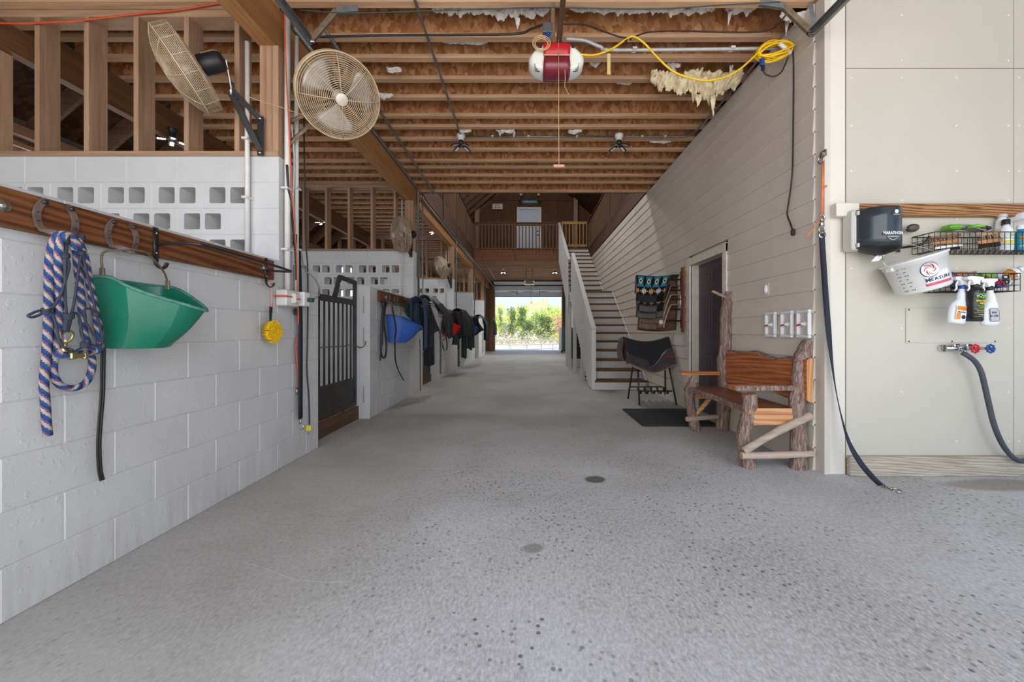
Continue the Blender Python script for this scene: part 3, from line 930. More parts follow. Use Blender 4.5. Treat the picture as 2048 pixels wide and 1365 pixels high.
# ---------------------------------------------------------------- lap siding on the right
wr = thing('wall_right', 'beige lap-sided wall along the right of the aisle', 'wall', (XR, 0, 0), kind='structure')
def plank(y0, y1, z0, h):
    mb = MB(); e = .0012
    cs = [(-.016, z0), (.02, z0), (.02, z0+h+.01), (-.002, z0+h+.01)]
    n = 4
    vs = [(x, y0+e, z) for x, z in cs] + [(x, y1-e, z) for x, z in cs]
    mb.add(vs, [(0,1,2,3), (7,6,5,4)] + [((i+1)%n, i, n+i, n+(i+1)%n) for i in range(n)])
    put('siding_plank', mb, SIDING, wr)
EXP = .175
DY0, DY1 = 4.43, 5.52
for k in range(20):
    z = EXP*k - .006
    rr = random.Random(k*5+1)
    cuts = [3.10]; yv = 3.10 + rr.uniform(1.0, 3.6)
    while yv < 20.2: cuts.append(yv); yv += 3.66
    cuts.append(21.25)
    for a, b in zip(cuts[:-1], cuts[1:]):
        if k < 12:
            if a < DY0 and b > DY0: plank(a, min(b, DY0), z, EXP)
            elif b <= DY0: plank(a, b, z, EXP)
            if b > DY1: plank(max(a, DY1), b, z, EXP)
        else: plank(a, b, z, EXP)
put('backing', MB().box(.02, .06, 3.05, DY0+.09, 0, 3.62).box(.02, .06, DY1-.09, 21.3, 0, 3.62).box(.02, .06, DY0, DY1, 2.0, 3.62), TRIMP, wr)
put('top_trim', MB().box(-.024, .0, 3.1, 21.2, 3.47, 3.615), TRIMP, wr)
put('top_plate', MB().box(-.01, .08, 3.0, 21.2, 3.615, 3.632), LUM_Y, wr)
pp = thing('post', 'cream painted post at the corner between siding and wash bay', 'post', (2.33, 3.06, 0), kind='structure')
put('post_shaft', MB().cbox(.12, .12, 4.0, .006, 0, T((0, 0, 2.0))), POSTP, pp)
put('corner_board', MB().box(-.095, -.06, -.055, .06, 0, 3.9), TRIMP, pp)
# dark door in its white casing
dd = thing('door_3', 'dark plum six-panel door in a cream casing on the lap siding', 'door', (XR, (DY0+DY1)/2, 0), kind='structure')
cw = .085
hwid = (DY1-DY0)/2
put('casing', MB().box(-.028, .01, -hwid, -hwid+cw, 0, 2.055).box(-.028, .01, hwid-cw, hwid, 0, 2.055).box(-.030, .01, -hwid-.0, hwid, 1.965, 2.06), plain('cream casing', (214,208,196), .5), dd)
put('jamb', MB().box(.0, .15, -hwid+cw-.03, -hwid+cw, 0, 2.0).box(0, .15, hwid-cw, hwid-cw+.03, 0, 2.0).box(0, .15, -hwid+cw, hwid-cw, 1.965, 2.0), plain('cream jamb', (206,200,188), .5), dd)
leafw = 2*(hwid-cw)
dl = put('leaf', MB().box(.105, .145, -leafw/2, leafw/2, 0.015, 1.965), DOORD, dd)
lf = bpy.data.objects.new('leaf_panels', None)
for (a, b) in ((.05,.155),(.20,.52),(.60,.93)):
    for s_ in (-1, 1):
        M = T((.105, s_*leafw*.225, 1.965*(1-(a+b)/2))) @ R(90, 'Z')
        put('panel', MB().cbox(leafw*.31, .014, 1.965*(b-a), .006, 0, M).cbox(leafw*.2, .03, 1.965*(b-a)-.09, .012, 0, M), DOORD, dd)
bpy.data.objects.remove(lf)
put('door_knob', MB().lathe([(0, .06), (.022, .058), (.03, .04), (.012, .02), (.026, .004), (.026, 0)], 14, T((.104, -leafw/2+.07, .95)) @ R(-90, 'Y')), STEEL, dd)
# ---------------------------------------------------------------- wash bay wall
ww = thing('wall_wash', 'cream panelled wall of the wash bay on the right', 'wall', (2.392, 3.0, 0), kind='structure')
zs = [0.12, 1.985, 3.05, 4.05]; xs = [0, 1.258, 2.48, 3.7]
for z0, z1 in zip(zs[:-1], zs[1:]):
    for x0, x1 in zip(xs[:-1], xs[1:]):
        put('panel', MB().box(x0+.0025, x1-.0025, 0, .012, z0+.0035, z1-.0035), PANELP, ww)
put('backing', MB().box(0, 3.8, .014, .05, 0, 4.05), plain('tan joint', (186,152,110), .8), ww)
fb = MB()
for x in (.04, .42, .83, 1.22, 1.30, 1.7, 2.1, 2.44):
    for z in (.25, .62, 1.10, 1.55, 1.92, 2.06, 2.28, 2.62, 2.98, 3.11, 3.45):
        if (int(x*50)+int(z*37)) % 3: fb.lathe([(0, .003), (.006, .002), (.007, 0)], 8, T((x, 0, z)) @ R(90, 'X'))
fo = put('fasteners', fb, WHITEP, ww); fo['kind'] = 'stuff'
bb = one('baseboard_right', MB().cbox(3.8, .038, .146, .004), GREYW, 'weathered kick board along the foot of the wash bay wall', 'baseboard', kind='structure', M=T((2.394+1.9, 2.978, .074)))
# ---------------------------------------------------------------- loft railings
def railing(name, label, p, q, zf, nb, posts, bot=.16, h=.93, mat=BALW, bmat=RIMW, tw=.04):
    p = Vector(p); q = Vector(q); d = q-p; L = d.length; u = d.normalized()
    t = thing(name, label, 'railing', p, kind='structure')
    put('handrail', MB().beam((0,0,h), d+Vector((0,0,h)), .10, .035), bmat, t)
    put('rail_board', MB().beam((0,0,h-.06), d+Vector((0,0,h-.06)), .035, .085), bmat, t)
    me = MB().cbox(tw, tw, h+bot-.03, .004).mesh('baluster'); me.materials.append(mat)
    for k in range(nb):
        put('baluster', me, None, t, T(u*(L*(k+.5)/nb) + Vector((0,0,(h-bot)/2-.02))))
    for s in posts:
        put('newel_post', MB().cbox(.09, .09, h+.4, .005), bmat, t, T(u*L*s + Vector((0,0,h/2-.22))))
    return t
ZF = JZ+.42
railing('railing', 'brown baluster railing of the loft across the far side of the stair well', (-1.93, 14.46, ZF), (1.12, 14.46, ZF), ZF, 25, (.003, .495, .997))
railing('railing', 'brown baluster railing along the left edge of the stair well', (-1.95, 7.5, ZF), (-1.95, 14.4, ZF), ZF, 50, (.25, .5, .75))
railing('railing', 'brown baluster railing above the lap siding on the right', (2.22, 7.5, ZF), (2.22, 14.5, ZF), ZF, 50, (.45,))
gt = thing('stair_gate', 'pale wooden baby gate at the top of the stairs', 'gate', P(1148.5, 494, 14.62))
for z in (0, .83): put('gate_rail', MB().box(-.46, .46, -.02, .02, z, z+.09), PINE, gt)
for k in range(8):
    put('slat', MB().box(-.45+.126*k, -.45+.126*k+.034, -.035, -.015, .0, .9), PINE, gt)
# ---------------------------------------------------------------- staircase
sc_ = thing('staircase', 'white staircase with brown treads and a solid-looking baluster rail along the right wall', 'stairs', (1.24, 7.32, 0), kind='structure')
RISE, RUN, SW = .175, .27, .955
def sy(n): return RUN*(n-1) if n <= 12 else (11.6-7.32)+RUN*(n-13)
tm = MB().cbox(SW, .30, .038, .006).mesh('tread'); tm.materials.append(TREADW)
rmm = MB().box(-SW/2, SW/2, 0, .02, 0, RISE-.038).mesh('riser'); rmm.materials.append(STAIRP)
for n in range(1, 24):
    put('riser', rmm, None, sc_, T((SW/2, sy(n), RISE*(n-1))))
    if n == 12: put('landing', MB().box(0, SW, -.025, 1.31, -.038, 0), TREADW, sc_, T((0, sy(n), RISE*n)))
    elif n < 23: put('tread', tm, None, sc_, T((SW/2, sy(n)+.125, RISE*n-.019)))
put('landing', MB().box(0, SW, -.025, .25, -.038, 0), TREADW, sc_, T((0, sy(23), RISE*23)))
YZ = Matrix(((0,0,1,0),(1,0,0,0),(0,1,0,0),(0,0,0,1)))
e1, e2, f1, f2 = sy(12), sy(12)+1.29, sy(13), sy(23)+.2
for x in (-.03, SW-.02):
    put('stringer', MB().prism([(.0, 0), (.36, 0), (e1+.3, RISE*11.3-.08), (e2, RISE*11.3-.1), (e2, RISE*12), (e1, RISE*12), (0, RISE)], .03, T((x,0,0)) @ YZ), STAIRP, sc_)
    put('stringer', MB().prism([(f1-.2, RISE*11.2), (f1+.3, RISE*11.2), (f2, RISE*21.2), (f2, RISE*23), (f1, RISE*13), (f1-.2, RISE*12)], .03, T((x,0,0)) @ YZ), STAIRP, sc_)
put('newel_post', MB().cbox(.085, .085, 1.1, .006, 0, T((-.02, .03, .55))), STAIRP, sc_)
A0 = Vector((-.02, 0, 1.115)); A1 = Vector((-.02, e1+.35, 3.14)); B0 = Vector((-.05, e2-.25, 3.10)); B1 = Vector((-.08, f2-.05, 4.98))
put('handrail', MB().beam(A0, A1, .09, .035), STAIRP, sc_)
put('handrail', MB().beam(B0, B1, .09, .035), STAIRP, sc_)
def bal(x, y, z0, z1):
    put('baluster', MB().cbox(.038, .042, z1-z0, .003, 0, T((x, y, (z0+z1)/2))), STAIRP, sc_)
y = .14
while y < A1.y-.05:
    zt = A0.z + (A1.z-A0.z)*y/A1.y - .02
    bal(-.055, y, max(.03, min(zt-1.3, RISE*12-.35) if y < e1 else RISE*12-.34), zt); y += .125
y = B0.y+.06
while y < B1.y:
    zt = B0.z + (B1.z-B0.z)*(y-B0.y)/(B1.y-B0.y) - .02
    bal(-.08, y, zt-1.38, zt); y += .125
for (yy, top) in ((8.8, 1.05), (10.3, 1.9), (11.5, 2.1), (12.3, 2.4)):
    put('support_post', MB().cbox(.09, .09, top, .004, 0, T((-.01, yy-7.32, top/2))), STAIRP, sc_)
# ---------------------------------------------------------------- stall gates
def make_gate():
    g = thing('stall_gate', 'x', 'gate', (-2.09, 3.74, 0), group='black steel stall gates')
    W = 1.13
    put('gate_frame', MB().beam((0,0,1.42), (0,W,1.42), .03, .065).beam((0,.015,.2), (0,.015,1.4), .03, .03).beam((0,W-.02,.18), (0,W-.02,1.68), .035, .04).beam((0,0,.5), (0,W,.5), .03, .03).beam((0,0,.2), (0,W,.2), .03, .05), GATEM, g)
    put('yoke', MB().beam((0,.60,1.44), (0,.73,1.69), .03, .045, up=(1,0,0)).beam((0,.715,1.68), (0,W-.005,1.665), .03, .05).beam((0,W-.02,1.45), (0,W-.01,1.68), .03, .04, up=(1,0,0)), GATEM, g)
    put('kick_panel', MB().box(-.006, .006, .0, W-.03, .17, .5), GATEM, g)
    me = MB().tube([(0,0,.5), (0,0,1.41)], .0115, 8).mesh('bar'); me.materials.append(GATEM)
    for k in range(10): put('bar', me, None, g, T((0, .07+.1035*k, 0)))
    put('latch_rod', MB().tube([(.025,.0,.915), (.025,W*.75,.905)], .006, 6), RUSTG, g)
    return g
g0 = make_gate(); g0['label'] = 'black steel stall gate with a raised yoke, nearest on the left'
for k, lb in enumerate(['black steel stall gate behind the grey and black horse blanket', 'black steel stall gate behind the black blanket beside the red feeder', 'black steel stall gate beside the deep blue feeder']):
    copy_tree(g0, T((-2.09, 3.74+STALL*(k+1), 0)), lb)
for k in range(4):
    one('threshold_board', MB().box(-2.115, -2.065, 3.702+STALL*k, 4.908+STALL*k, 0, .158), wood('threshold %d' % k, (70,54,42), (108,86,68), 'y'), ['worn brown board under the nearest stall gate', 'worn brown board under the second stall gate', 'worn brown board under the third stall gate', 'worn brown board under the fourth stall gate'][k], 'board', kind='structure')
# straw litter lying on the threshold
sm = MB(); rr = random.Random(3)
for k in range(140):
    a = Vector((-2.09+rr.uniform(-.022, .022), rr.uniform(3.75, 4.88), .161+rr.random()*.008)); dd_ = Vector((rr.uniform(-.02,.02), rr.uniform(-.03,.03), rr.uniform(-.002,.004)))
    sm.tube([a, a+dd_], .0022, 3)
one('straw', sm, plain('straw', (190,140,80), .8, var=.3), 'loose straw and shavings on the board under the nearest gate', 'straw', kind='stuff')
# ================================================================ beyond the far doorway
# paddock fence
fe = thing('paddock_fence', 'weathered grey rail fence round the riding ring beyond the far doorway', 'fence', (0, 44, gz(44)))
FENCE = plain('weathered fence wood', (176,168,160), .8, var=.15)
fx = [(-5.6, 39), (-3.7, 40), (-1.75, 41), (-.0, 42.5), (1.6, 44), (2.9, 45), (4.6, 46.5), (6.2, 48)]
fpts = [Vector((x, y-44, gz(y)-gz(44))) for x, y in fx]
pm = MB().cbox(.13, .13, 1.5, .01, 0, T((0,0,.6))).mesh('fence_post'); pm.materials.append(FENCE)
for p in fpts: put('fence_post', pm, None, fe, T(p))
for a, b in zip(fpts[:-1], fpts[1:]):
    for h in (.25, .72, 1.2): put('rail', MB().beam(a+Vector((0,-.08,h)), b+Vector((0,-.08,h)), .04, .13), FENCE, fe)
LEAF = {
 'young': leafmat('young lime leaves', (190,206,104), (224,230,150)),
 'pine': leafmat('dark pine needles', (84,104,66), (138,156,98)),
 'mixed': leafmat('mid green leaves', (144,166,94), (188,202,132)),
 'bud': leafmat('salmon buds', (206,162,128), (222,186,150)),
 'bare': leafmat('bare grey twigs', (150,140,132), (182,174,166)),
 'gold': leafmat('yellow shrub leaves', (214,200,90), (232,220,126)),
}
BARKG = plain('grey tree bark', (120,106,92), .9, var=.2)
_cr = {}
def crown(kind, shape, seed):
    key = (kind, shape, seed)
    if key in _cr: return _cr[key]
    rg = random.Random(seed); mb = MB()
    lobes = []
    for i in range(16):
        t = rg.random()
        if shape == 'cone': rad = .5*(1-t*.85); z = -.5+t
        elif shape == 'tall': rad = .40*math.sin(math.pi*(.15+.8*t)); z = -.5+t
        else: rad = .46*math.sqrt(max(0.05, 1-(2*t-1)**2)); z = -.5+t
        a = rg.uniform(0, 6.283); q = rad*math.sqrt(rg.random())
        lobes.append(Vector((q*math.cos(a), q*math.sin(a), z)))
    vs = []; fs = []
    for i in range(1500):
        L = rg.choice(lobes); rr_ = .21*rg.random()**.4
        th = rg.uniform(0, 6.283); cz = rg.uniform(-1, 1); sr = math.sqrt(1-cz*cz)
        c = L + Vector((sr*math.cos(th), sr*math.sin(th), cz*.8))*rr_
        s_ = rg.uniform(.018, .042) * (.55 if kind == 'bare' else 1)
        n = Vector((rg.gauss(0,1), rg.gauss(0,1), rg.gauss(.3,1))).normalized()
        u = n.orthogonal().normalized(); v = n.cross(u)
        b = len(vs)
        vs += [c+u*s_, c+v*s_*.8, c-u*s_, c-v*s_*.8]
        fs.append((b, b+1, b+2, b+3))
    mb.add(vs, fs)
    me = mb.mesh('crown'); me.materials.append(LEAF[kind]); _cr[key] = me
    return me
def trunk():
    if 'trunk' in _cr: return _cr['trunk']
    mb = MB().tube([(0,0,0), (.01,0,.3), (0,.01,.6), (0,0,.95)], [.028,.022,.015,.004], 7)
    for k in range(7):
        a = k*2.4; z = .35+.08*k
        mb.tube([(0,0,z), (.12*math.cos(a), .12*math.sin(a), z+.1), (.2*math.cos(a), .2*math.sin(a), z+.2)], [.009,.006,.002], 5)
    me = mb.mesh('trunk'); me.materials.append(BARKG); _cr['trunk'] = me
    return me
LAB = {'young': 'lime green young-leaved tree beyond the riding ring', 'pine': 'dark evergreen tree standing behind the paddock fence', 'mixed': 'mid green leafy tree in the wood beyond the riding ring',
       'bud': 'salmon budding tree at the right edge of the far doorway', 'bare': 'bare grey tree among the evergreens beyond the ring', 'gold': 'yellow leafing shrub at the right behind the paddock fence'}
SEEN = {}
ORD = ['leftmost', 'second from the left', 'third from the left', 'fourth from the left', 'fifth from the left']
def tree(px, ytop, Y, wpx, kind, shape, seed, base=.16, lab=None):
    x = (px-VX)*Y/F; z0 = gz(Y); zt = CH + (VY-ytop)*Y/F; Hh = zt-z0; W = wpx*Y/F
    t = thing({'pine': 'evergreen_tree', 'gold': 'shrub'}.get(kind, 'tree'), lab or LAB[kind], 'shrub' if kind == 'gold' else 'tree', (x, Y, z0), {'young': 'lime trees', 'pine': 'evergreens', 'mixed': 'green trees', 'bud': 'salmon trees', 'bare': 'bare trees', 'gold': 'yellow shrubs'}[kind])
    put('trunk', trunk(), None, t, Matrix.Diagonal((Hh, Hh, Hh, 1)))
    hc = Hh*(1-base)
    put('crown', crown(kind, shape, seed), None, t, T((0,0,Hh*base+hc/2)) @ Matrix.Diagonal((W, W, hc, 1)))
# a wooded slope closes the view
for i, (px, yt, k) in enumerate([(965,632,'mixed'),(985,634,'young'),(1003,638,'mixed'),(1018,630,'young'),(1036,612,'young'),(1050,618,'young'),(1066,632,'mixed'),(1083,618,'young'),(1098,622,'mixed'),(1112,616,'young'),(1126,620,'young'),(1146,622,'mixed'),(940,634,'young'),(1165,622,'young')]):
    tree(px, yt, 118+5*(i % 3), 34, k, 'round', i % 3, .02)
for i, (px, yt) in enumerate([(988,640),(1008,646),(1026,650),(1060,640),(1074,646),(1094,632),(1104,640)]):
    tree(px, yt, 104+3*(i % 2), 24, 'bare' if i % 2 == 0 else 'mixed', 'round', i % 3, .03)
for (px, yt, Y, wp, k, sh, s_, lab) in [(1023,616,84,26,'pine','tall',1,'slim dark evergreen, leftmost of those behind the paddock fence'), (1044,622,78,34,'pine','tall',2,'tall dark evergreen left of the middle of the far doorway'), (1054,642,74,28,'pine','round',0,'short rounded evergreen in front of the tall one'), (1084,630,80,28,'pine','cone',1,'upright evergreen right of the middle of the far doorway'), (1096,640,76,36,'pine','cone',2,'broad cone-shaped evergreen, rightmost behind the paddock fence'), (1072,624,88,22,'mixed','tall',1,'green tree between the tall evergreen and the upright one'),
        (1000,622,90,26,'mixed','tall',2,'loose green tree near the left edge of the far doorway'), (990,628,86,22,'young','tall',0,'lime green tree at the left edge of the far doorway'), (1010,650,82,22,'bare','tall',1,'bare grey tree left of the evergreens, nearest of the bare ones'), (1116,632,84,28,'bud','round',1,'large salmon budding tree at the right of the far doorway'), (1124,640,80,22,'bud','round',2,'smaller salmon budding tree beside the large one'), (1112,668,70,18,'gold','round',0,'yellow shrub beside the broad evergreen'), (1122,670,72,20,'gold','round',1,'yellow shrub at the right edge of the far doorway'), (1104,618,96,24,'young','round',1,'lime green tree above the broad evergreen'), (1128,618,98,24,'young','round',0,'lime green tree above the salmon trees')]:
    tree(px, yt, Y, wp, k, sh, s_, .1 if sh != 'cone' else .03, lab)
ug = MB(); rgu = random.Random(8); uv_ = []; uf_ = []
for i in range(5200):
    yy = rgu.uniform(63, 74); xx = rgu.uniform(-16, 12); c = Vector((xx, yy, gz(yy)+rgu.random()**1.6*(1.0+.08*(yy-63)*2)))
    n_ = Vector((rgu.gauss(0,1), rgu.gauss(0,1), rgu.gauss(.3,1))).normalized(); u_ = n_.orthogonal().normalized(); v_ = n_.cross(u_); s_ = rgu.uniform(.07, .15)
    b_ = len(uv_); uv_ += [c+u_*s_, c+v_*s_*.8, c-u_*s_, c-v_*s_*.8]; uf_.append((b_, b_+1, b_+2, b_+3))
ug.add(uv_, uf_)
one('undergrowth', ug, leafmat('brown green undergrowth', (136,138,96), (176,176,130)), 'pale brown and green undergrowth at the foot of the trees', 'undergrowth', kind='stuff')
# the wooded bank itself
bk = MB()
def bank(u, v):
    x = -70+140*u; h = v
    return (x, 128+10*v, gz(128)-1 + 11.5*h*(.86+.14*math.sin(x*.35)+.08*math.sin(x*1.3)))
bk.grid(bank, 90, 8)
one('wooded_hill', bk, leafmat('distant woodland', (146,166,108), (190,202,146)), 'distant green wooded hillside closing the view', 'hill', kind='structure')
# ================================================================ left: tack board, tack and wiring
def tackboard(y0, y1, label):
    t = thing('tack_board', label, 'board', (XL, (y0+y1)/2, 1.53))
    put('board', MB().cbox(.04, y1-y0, .142, .003, 0, T((.021, 0, 0))), TACKB, t)
    return t
def bolt(t, y):
    put('bolt', MB().lathe([(.024, 0), (.024, .004), (.011, .006), (.011, .014), (0, .016)], 14, T((.041, y, 0)) @ R(90, 'Y'), smooth=False), STEEL, t)
tb = tackboard(.55, 2.99, 'long stained tack board on the nearest low wall')
for y in (1.44, 2.87): bolt(tb, y-(.55+2.99)/2)
def shoe_shape():
    pts = []
    for k in range(21):
        a = math.radians(-62 + 304*k/20)
        pts.append((.0585*math.cos(a)*(1.0), .07*math.sin(a)))
    return pts
def horseshoe(y, z, label, r=0):
    """open end up, nailed to the board, toe bent outward as the hook; local +X is out from the wall"""
    t = thing('horseshoe_hook', label, 'hook', (XL+.043, y, z), group='horseshoe hooks')
    mb = MB(); path = []
    for k in range(25):
        a = math.radians(122 + 296*k/24)
        yy, zz = .066*math.cos(a), .078*math.sin(a)
        out = .006
        if zz < -.05:
            q = (-.05-zz); out += q*1.9; zz = -.05-q*.75
        path.append((out, yy, zz))
    vs = []; fs = []
    for i, p in enumerate(path):
        p = Vector(p)
        tn = (Vector(path[min(i+1, 24)])-Vector(path[max(i-1, 0)])).normalized()
        w_ = Vector((0, p.y, p.z+.0)).normalized() if True else None
        nrm = (Vector((1,0,0)) - tn*tn.x).normalized() if abs(tn.x) < .9 else Vector((0,0,1))
        w_ = tn.cross(nrm).normalized()
        for a, b in ((-.0105, -.005), (.0105, -.005), (.0105, .005), (-.0105, .005)):
            vs.append(p + w_*a + nrm*b)
    for i in range(24):
        for k in range(4):
            fs.append((i*4+k, i*4+(k+1) % 4, i*4+4+(k+1) % 4, i*4+4+k))
    fs += [(3,2,1,0), (96,97,98,99)]
    mb.add(vs, fs)
    put('shoe', mb, SHOE, t)
    nm = MB()
    for k in (4, 6, 18, 20):
        nm.box(path[k][0]+.003, path[k][0]+.0065, path[k][1]-.003, path[k][1]+.003, path[k][2]-.002, path[k][2]+.002)
    for k in (1, 23):
        nm.lathe([(.0085, 0), (.008, .012), (0, .014)], 8, T((path[k][0]+.003, path[k][1], path[k][2])) @ R(90, 'Y'))
    put('nail', nm, BLACKM, t)
    return t
horseshoe(1.60, 1.525, 'grey horseshoe hook holding the braided lead rope')
horseshoe(1.86, 1.518, 'reddish horseshoe hook holding the green feeder')
# ---- lead rope hanging in loops from the first horseshoe
XRp = -1.83
def rp(px, py, X): return PX(px, py, X)
rope = thing('lead_rope', 'braided blue, purple and tan lead rope on the first horseshoe', 'rope', rp(120, 470, -1.85))
o0 = rope.location.copy()
def loc(pts): return [Vector(p)-o0 for p in pts]
r1 = smoothpath(loc([rp(150,500,-1.80), rp(143,480,-1.80), rp(128,469,-1.81), rp(112,476,-1.815), rp(101,510,-1.83), rp(98,560,-1.85), rp(97,620,-1.865), rp(95,680,-1.87), rp(90,740,-1.87), rp(88,770,-1.87), rp(91,810,-1.87), rp(93,845,-1.87), rp(96,872,-1.87)]), 7)
put('rope_strand', MB().tube(r1, .0140, 12), ROPE, rope)
r2 = smoothpath(loc([rp(156,500,-1.80), rp(148,478,-1.795), rp(133,470,-1.795), rp(121,482,-1.80), rp(116,515,-1.815), rp(117,570,-1.84), rp(118,630,-1.86), rp(114,680,-1.868), rp(107,725,-1.87), rp(108,752,-1.87), rp(122,772,-1.87), rp(147,777,-1.87), rp(172,765,-1.87), rp(184,738,-1.87), rp(182,712,-1.865), rp(170,706,-1.85), rp(150,712,-1.84), rp(130,714,-1.835), rp(118,710,-1.84), rp(124,703,-1.85), rp(140,702,-1.86)]), 7)
put('rope_strand', MB().tube(r2, .0132, 12), ROPE, rope)
r3 = smoothpath(loc([rp(148,480,-1.80), rp(153,510,-1.82), rp(158,560,-1.84), rp(163,600,-1.855), rp(165,640,-1.86), rp(172,680,-1.865), rp(190,703,-1.86), rp(200,690,-1.845), rp(196,650,-1.84), rp(186,600,-1.84), rp(176,550,-1.83), rp(168,510,-1.81), rp(156,482,-1.80), rp(148,476,-1.80)]), 7)
put('rope_strand', MB().tube(r3, .0130, 12), ROPE, rope)
# brass snaps
def snap(name, parent, p, q, r, mat, hook=True):
    """bolt snap lying from p (eye) to q (tip)"""
    p = Vector(p); q = Vector(q); d = q-p; L = d.length; M = frame(p, d, (1,0,0))
    mb = MB().tube([(0,0,0), (L*.55,0,0)], r, 8)
    hk = [(L*.5,0,0)] + [(L*.75+L*.25*math.cos(a)*1.0, 0, L*.25*math.sin(a)+L*.02) for a in [math.radians(k) for k in range(200, -80, -28)]]
    mb.tube(smoothpath(hk, 3), r*.8, 8)
    mb.lathe([(r*1.9, -r), (r*1.9, r)], 10, T((L*.1,0,0)) @ R(90,'Y'))
    mb.lathe([(r*1.5, -r*.6), (r*1.5, r*.6)], 8, T((L*.52,0,0)) @ R(90,'Y'))
    o = put(name, MB().add([M @ Vector(v) for v in mb.v], mb.f, smooth=True), mat, parent)
    return o
snap('snap', rope, rp(128,706,-1.84)-o0, rp(135,662,-1.845)-o0, .0065, BRASS)
put('rope_clamp', MB().cbox(.016, .06, .020, .004, 0, T(rp(157,712,-1.825)-o0)).cbox(.018, .02, .028, .004, 0, T(rp(144,712,-1.825)-o0)).cbox(.018, .02, .028, .004, 0, T(rp(170,712,-1.825)-o0)), BRASS, rope)
# ---- knotted rope halter in navy cord
hal = thing('rope_halter', 'navy knotted rope halter hanging over the braided lead rope', 'halter', rp(132, 480, -1.80))
o0 = hal.location.copy()
def cord(pts, r=.0046, nm='halter_cord'): put(nm, MB().tube(smoothpath(loc(pts), 6), r, 7), NAVYC, hal)
XH = -1.80
cord([rp(131,480,XH), rp(131,510,XH), rp(130,545,XH), rp(130,590,XH), rp(133,630,XH)])
cord([rp(134,478,XH), rp(133,512,XH), rp(138,530,XH), rp(131,560,XH), rp(119,595,XH), rp(104,617,XH), rp(92,622,XH)], .0050)
cord([rp(92,622,XH), rp(78,622,XH), rp(64,627,XH), rp(56,632,XH), rp(64,635,XH), rp(78,631,XH), rp(92,624,XH), rp(104,627,XH), rp(112,650,XH), rp(118,680,XH), rp(130,697,XH), rp(146,703,XH), rp(160,698,XH), rp(170,690,XH)])
cord([rp(163,476,XH), rp(163,505,XH), rp(158,530,XH), rp(152,580,XH), rp(145,620,XH), rp(138,632,XH)])
cord([rp(164,478,XH), rp(165,505,XH), rp(172,540,XH), rp(184,590,XH), rp(192,626,XH), rp(200,655,XH), rp(205,685,XH), rp(195,692,XH), rp(175,688,XH)])
cord([rp(138,630,XH), rp(152,626,XH), rp(160,640,XH), rp(164,668,XH), rp(171,690,XH)])
cord([rp(192,628,XH), rp(180,618,XH), rp(168,622,XH), rp(172,645,XH), rp(186,668,XH), rp(200,684,XH)])
for (kx, ky, s_) in [(131,482,1), (131,512,1), (162,476,1), (163,506,1), (92,623,1.05), (137,633,1.3), (192,629,1), (171,690,1.2)]:
    c = rp(kx, ky, XH)-o0; r_ = .0105*s_
    kb = MB()
    for j in range(3):
        ring = []
        for i in range(12):
            a = i*math.pi/6
            v = Vector((math.cos(a)*r_*.75, math.sin(a)*r_, (j-1)*r_*.5 + math.sin(a*2)*r_*.22))
            ring.append(c+v)
        kb.tube(ring, r_*.42, 6, closed=True)
    put('knot', kb, NAVYC, hal)
put('halter_tail', MB().tube(smoothpath(loc([rp(139,636,XH), rp(136,650,XH), rp(132,664,XH)]), 4), .0085, 7).tube(smoothpath(loc([rp(134,636,XH), rp(131,650,XH), rp(130,662,XH)]), 4), .0085, 7), NAVYC, hal)
# ---- doubled black leather rein
st = [rp(196,640,-1.885), rp(203,690,-1.89), rp(203,740,-1.89), rp(202,790,-1.89), rp(198,840,-1.89), rp(195,890,-1.89), rp(197,940,-1.89), rp(202,962,-1.89)]
mb = MB()
for off in (0, .011):
    mb.tube(smoothpath([p+Vector((0, off, 0)) for p in st], 5), .006, 8, flat=(.6, 1))
one('leather_rein', mb, LEATH, 'doubled black leather rein hanging down the nearest wall below the green feeder', 'strap')
